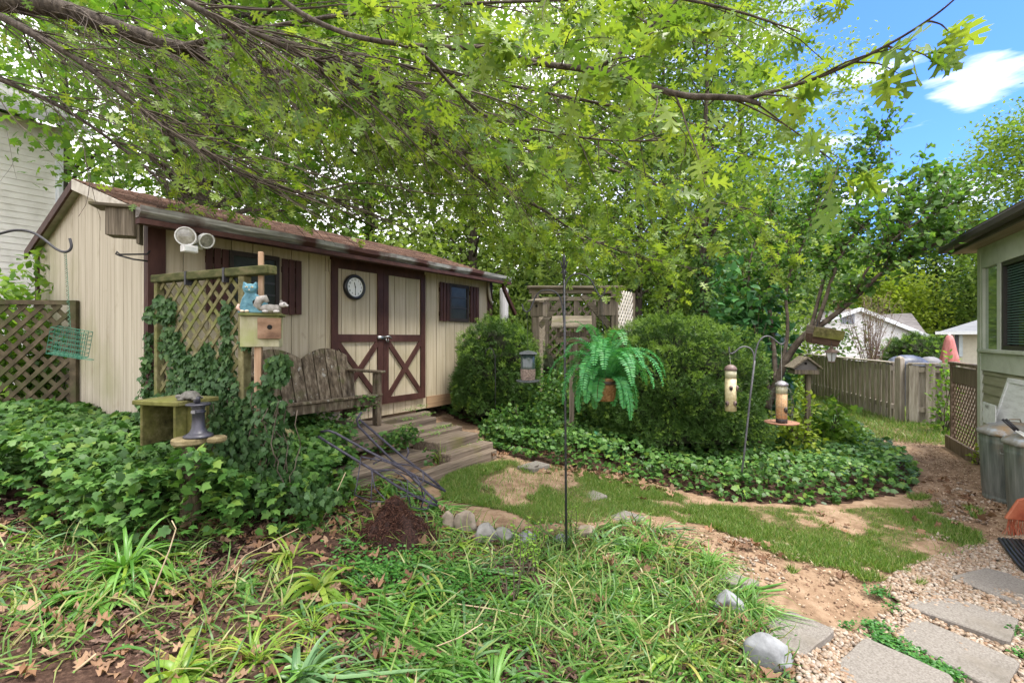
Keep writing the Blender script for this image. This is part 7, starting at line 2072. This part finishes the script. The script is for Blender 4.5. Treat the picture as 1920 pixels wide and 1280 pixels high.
# ------------------------------------------------------------------ the pin oak overhead
def oak():
    rng = np.random.default_rng(101)
    root = Vector((-7.4, 3.6, gzs(-7.4,3.6)))
    o = thing("pin_oak", "pin oak whose drooping twiggy branches and lobed leaves hang over the whole yard", "tree", root)
    m = MB(); twm = MB()
    def rad(pts, q): 
        n = len(q); k = len(pts); return [np.interp(i/(n-1)*(k-1), range(k), [p[3] for p in pts]) for i in range(n)]
    trunk_top = root + Vector((.2,0,7.5))
    m.tube([root - Vector((0,0,.2)), root+Vector((.02,0,.6)), root+Vector((.1,.05,3)), root+Vector((.15,0,5.2)), trunk_top], [.42,.33,.28,.2,.1], 14)
    T1 = root + Vector((.1,.03,3.9)); T2 = root + Vector((.15,0,5.0)); T3 = root+Vector((.18,0,6.2))
    def inv(p): return ((p.x/p.y)*FPX+960, HY-(p.z-EYE)/p.y*FPX, p.y)
    A = [(*inv(T1),.15),(-200,-10,4.25,.11),(0,3,4.2,.085),(100,12,4.2,.08),(180,40,4.2,.072),(240,60,4.25,.066),(330,92,4.3,.058),(480,115,4.5,.05),(600,165,4.7,.042),(700,190,4.9,.035),(800,235,5.1,.026),(900,290,5.4,.02),(1000,335,5.7,.013),(1100,350,5.9,.008)]
    B = [(*inv(T2),.07),(-250,-330,3.5,.05),(100,-120,3.1,.03),(330,-8,2.9,.018),(400,32,2.85,.016),(460,55,2.8,.014),(520,80,2.8,.012),(595,116,2.8,.009),(680,170,2.9,.006)]
    C = [(*inv(T3),.08),(-300,-700,3.4,.06),(200,-260,2.7,.03),(500,-25,2.4,.014),(560,25,2.35,.012),(640,62,2.3,.012),(700,77,2.25,.012),(815,91,2.2,.012),(905,88,2.15,.0125),(940,98,2.1,.013),(1000,118,2.05,.0125),(1060,126,2.0,.012),(1120,132,1.95,.013),(1180,150,1.9,.012),(1280,182,1.8,.0115),(1350,182,1.75,.011),(1400,186,1.72,.009),(1425,196,1.68,.006)]
    Dd = [(1395,186,1.72,.008),(1450,172,1.65,.0065),(1540,145,1.55,.0055),(1640,98,1.45,.0045),(1700,65,1.38,.0035),(1760,25,1.32,.0028),(1800,-10,1.28,.002)]
    E = [(760,88,2.22,.010),(800,105,2.3,.010),(850,165,2.4,.009),(900,215,2.45,.008),(960,236,2.5,.007),(1040,248,2.5,.006),(1110,262,2.45,.005),(1200,265,2.4,.004),(1280,262,2.35,.003)]
    F = [(600,165,4.7,.03),(700,200,4.4,.024),(800,255,4.2,.02),(870,310,4.1,.017),(940,365,4.1,.014),(1010,385,4.1,.011),(1060,425,4.1,.008),(1130,460,4.1,.006),(1220,490,4.1,.004)]
    Gg = [(*inv(T1),.06),(-120,-10,3.8,.04),(0,28,3.6,.03),(60,65,3.6,.026),(150,112,3.6,.02),(280,220,3.7,.015),(400,300,3.8,.011),(500,345,3.9,.008),(620,372,4.0,.005)]
    Hh = [(600,165,4.7,.025),(800,215,4.4,.02),(1000,265,4.2,.015),(1150,320,4.1,.011),(1300,370,4.0,.007),(1420,395,3.9,.004)]
    I = [(480,115,4.5,.03),(640,110,4.1,.018),(820,130,3.7,.013),(1000,170,3.4,.010),(1180,205,3.2,.009),(1330,240,3.0,.005)]
    J = [(330,92,4.3,.04),(500,50,3.9,.018),(700,20,3.6,.013),(900,5,3.3,.010),(1100,0,3.1,.008),(1280,-20,2.9,.007)]
    K = [(700,190,4.9,.025),(800,290,5.2,.02),(880,370,5.4,.015),(980,420,5.6,.011),(1100,450,5.7,.008),(1260,480,5.7,.004)]
    Lb = [(1120,130,1.95,.009),(1190,80,1.95,.007),(1240,30,1.95,.005),(1290,-20,1.95,.003)]
    Mb = [(-60,-200,3.6,.04),(300,-120,3.2,.03),(620,-60,2.9,.022),(900,-40,2.7,.016),(1120,-30,2.5,.01),(1350,10,2.4,.006),(1500,60,2.3,.003)]
    Nn = [(0,150,4.2,.02),(120,200,4.3,.016),(260,300,4.5,.012),(330,370,4.6,.008),(400,420,4.6,.005)]
    N0 = [(*inv(T1),.05),(-200,60,4.1,.03)] + Nn
    paths = dict(A=A,B=B,C=C,D=Dd,E=E,F=F,G=Gg,H=Hh,I=I,J=J,K=K,L=Lb,M=Mb,N=N0)
    Q = {}
    for k, pts in paths.items():
        q = smooth([P(*p[:3]) for p in pts], 2); Q[k] = (q, rad(pts, q)); m.tube([p-root for p in q], Q[k][1], 10 if k in 'AB' else 7)
    pos=[]; fw=[]; sz=[]
    def pix(p): return (p.x/p.y*FPX+960, HY-(p.z-EYE)/p.y*FPX)
    def leafy_twig(p, d, Ln, r, nleaf, ls, droop=.05, sub=0):
        pts=[p]; n=6; d=d.normalized()
        for s in range(n):
            d=(d+Vector(rng.normal(0,.10,3))+Vector((0,0,-droop))).normalized(); p=p+d*Ln/n; pts.append(p)
        if any(q.y < .95 or (q.x < -.2 and q.z < 2.62 and local_to_shed(q).y < .2) for q in pts): return
        twm.tube([q-root for q in pts],[r*(1-.12*i) for i in range(n+1)],4)
        for j in range(nleaf):
            t=rng.uniform(.25,1.0)**.8; i=min(int(t*n),n-1); q=pts[i].lerp(pts[i+1],t*n-i)
            l=Vector(rng.normal(0,.75,3))+d*.7; l.z-=.25
            pos.append(q+Vector(rng.normal(0,.008,3))-root); fw.append(l.normalized()); sz.append(rng.uniform(*ls))
        for _ in range(sub):
            i=rng.integers(1,n); dd=(d+Vector(rng.normal(0,.6,3))); leafy_twig(pts[i],dd,Ln*.55,r*.6,max(1,int(nleaf*.6)),ls,droop)
    # dense leafy parts
    for k, step, Lr, nl, ls, sub, i0 in (('C',.085,(.22,.5),6,(.085,.125),1,700),('D',.085,(.10,.26),4,(.095,.135),0,0),('E',.08,(.2,.45),6,(.08,.12),1,0),('F',.10,(.25,.7),7,(.085,.12),2,650),('H',.085,(.3,.8),8,(.085,.12),2,700),
                                     ('I',.085,(.3,.7),7,(.085,.12),2,650),('J',.13,(.3,.7),6,(.085,.12),1,560),('K',.09,(.3,.8),8,(.085,.12),2,780),('L',.07,(.15,.35),6,(.085,.12),1,0),('M',.14,(.25,.6),6,(.085,.12),1,600),('A',.16,(.3,.8),6,(.085,.12),1,760)):
        q,_ = Q[k]; acc=0
        for i in range(len(q)-1):
            seg=(q[i+1]-q[i]); acc+=seg.length
            while acc>step:
                acc-=step
                px,py=pix(q[i])
                if px<i0: continue
                d=seg.normalized()*.7+Vector((rng.normal(0,.8),rng.normal(0,.8),rng.normal(-.15,.5)))
                if k in 'CD' and px>1250:      # keep the underside free, spread to the sides
                    d=seg.normalized()*.9+Vector((rng.normal(0,.7),rng.normal(0,.7),rng.normal(-.1,.35)))
                leafy_twig(q[i],d,rng.uniform(*Lr),.004,nl,ls,sub=sub)
    # drooping bare twigs at the left and centre
    src=[]
    for k,(lo,hi) in (('A',(-150,900)),('G',(-80,620)),('N',(-100,400)),('B',(0,680)),('J',(330,900)),('I',(480,900)),('F',(600,900))):
        q,_=Q[k]
        for p in q:
            px,py=pix(p)
            if lo<px<hi: src.append(p)
    for _ in range(330):
        p=src[rng.integers(len(src))]+Vector((0,0,0)); d=Vector((rng.uniform(.55,1.0),rng.normal(.12,.22),rng.uniform(-.45,.05))).normalized()
        Ln=rng.uniform(.9,2.3); n=12; pts=[p]
        for s in range(n):
            d=(d+Vector(rng.normal(0,.085,3))+Vector((0,0,-.045))).normalized(); p=p+d*Ln/n; pts.append(p)
            if p.z < 2.5: break
        # stay clear of the shed roof and its front
        ok=[]
        for q in pts:
            l=local_to_shed(q)
            rz = TOPZ+.25+RISE*(l.y if l.y<DEP/2 else DEP-l.y)
            if -.5<l.y<DEP+.3 and -.3<l.x<LEN+.3 and l.z<rz: break
            if l.y <= -.5 and l.z < TOPZ-.25: break
            ok.append(q)
        if len(ok)<4: continue
        r0=rng.uniform(.003,.008)
        twm.tube([q-root for q in ok],[r0*(1-.75*i/(len(ok)-1)) for i in range(len(ok))],4)
        px,py=pix(ok[-1])
        for _2 in range(5):
            i=rng.integers(1,len(ok)-1); dd=((ok[i+1]-ok[i]).normalized()+Vector(rng.normal(0,.45,3))+Vector((0,0,-.2)))
            wet=np.clip((px-150)/700,.12,1)
            leafy_twig(ok[i],dd,rng.uniform(.2,.6),r0*.45,int(rng.poisson(2.4*wet)),(.075,.115),droop=.10)
        leafy_twig(ok[-1],ok[-1]-ok[-2],rng.uniform(.15,.4),r0*.3,int(rng.poisson(7*np.clip((px-100)/600,.15,1))),(.075,.115))
    part("branches", m, BARK(), o, smooth=True)
    part("twigs", twm, srf('twig_bark', [(.03,.022,.016),(.065,.05,.037),(.13,.105,.08)], scale=(9,9,9), rough=.9, bump=.2), o)['kind']='stuff'
    N=len(pos); f=np.array([tuple(v) for v in fw]); nn=rng.normal(size=(N,3))*.45; nn[:,2]+=1
    to,fo=T_oak(); s=np.array(sz)
    me=scatter_mesh("f",to,fo,np.array([tuple(p) for p in pos]),frames(f,nn),np.stack([s*1.0,s,s*rng.uniform(.5,2.0,N)],1))
    link("foliage", me, leafmat('oak_leaf',[(.085,.17,.028),(.125,.22,.032),(.18,.28,.042),(.245,.34,.055),(.13,.23,.06)],trans=.5,rough=.42,spec=.35,tboost=(1.3,1.2,.55)), o)
    print("OAK leaves",N,"twig verts",len(twm.v))
oak()
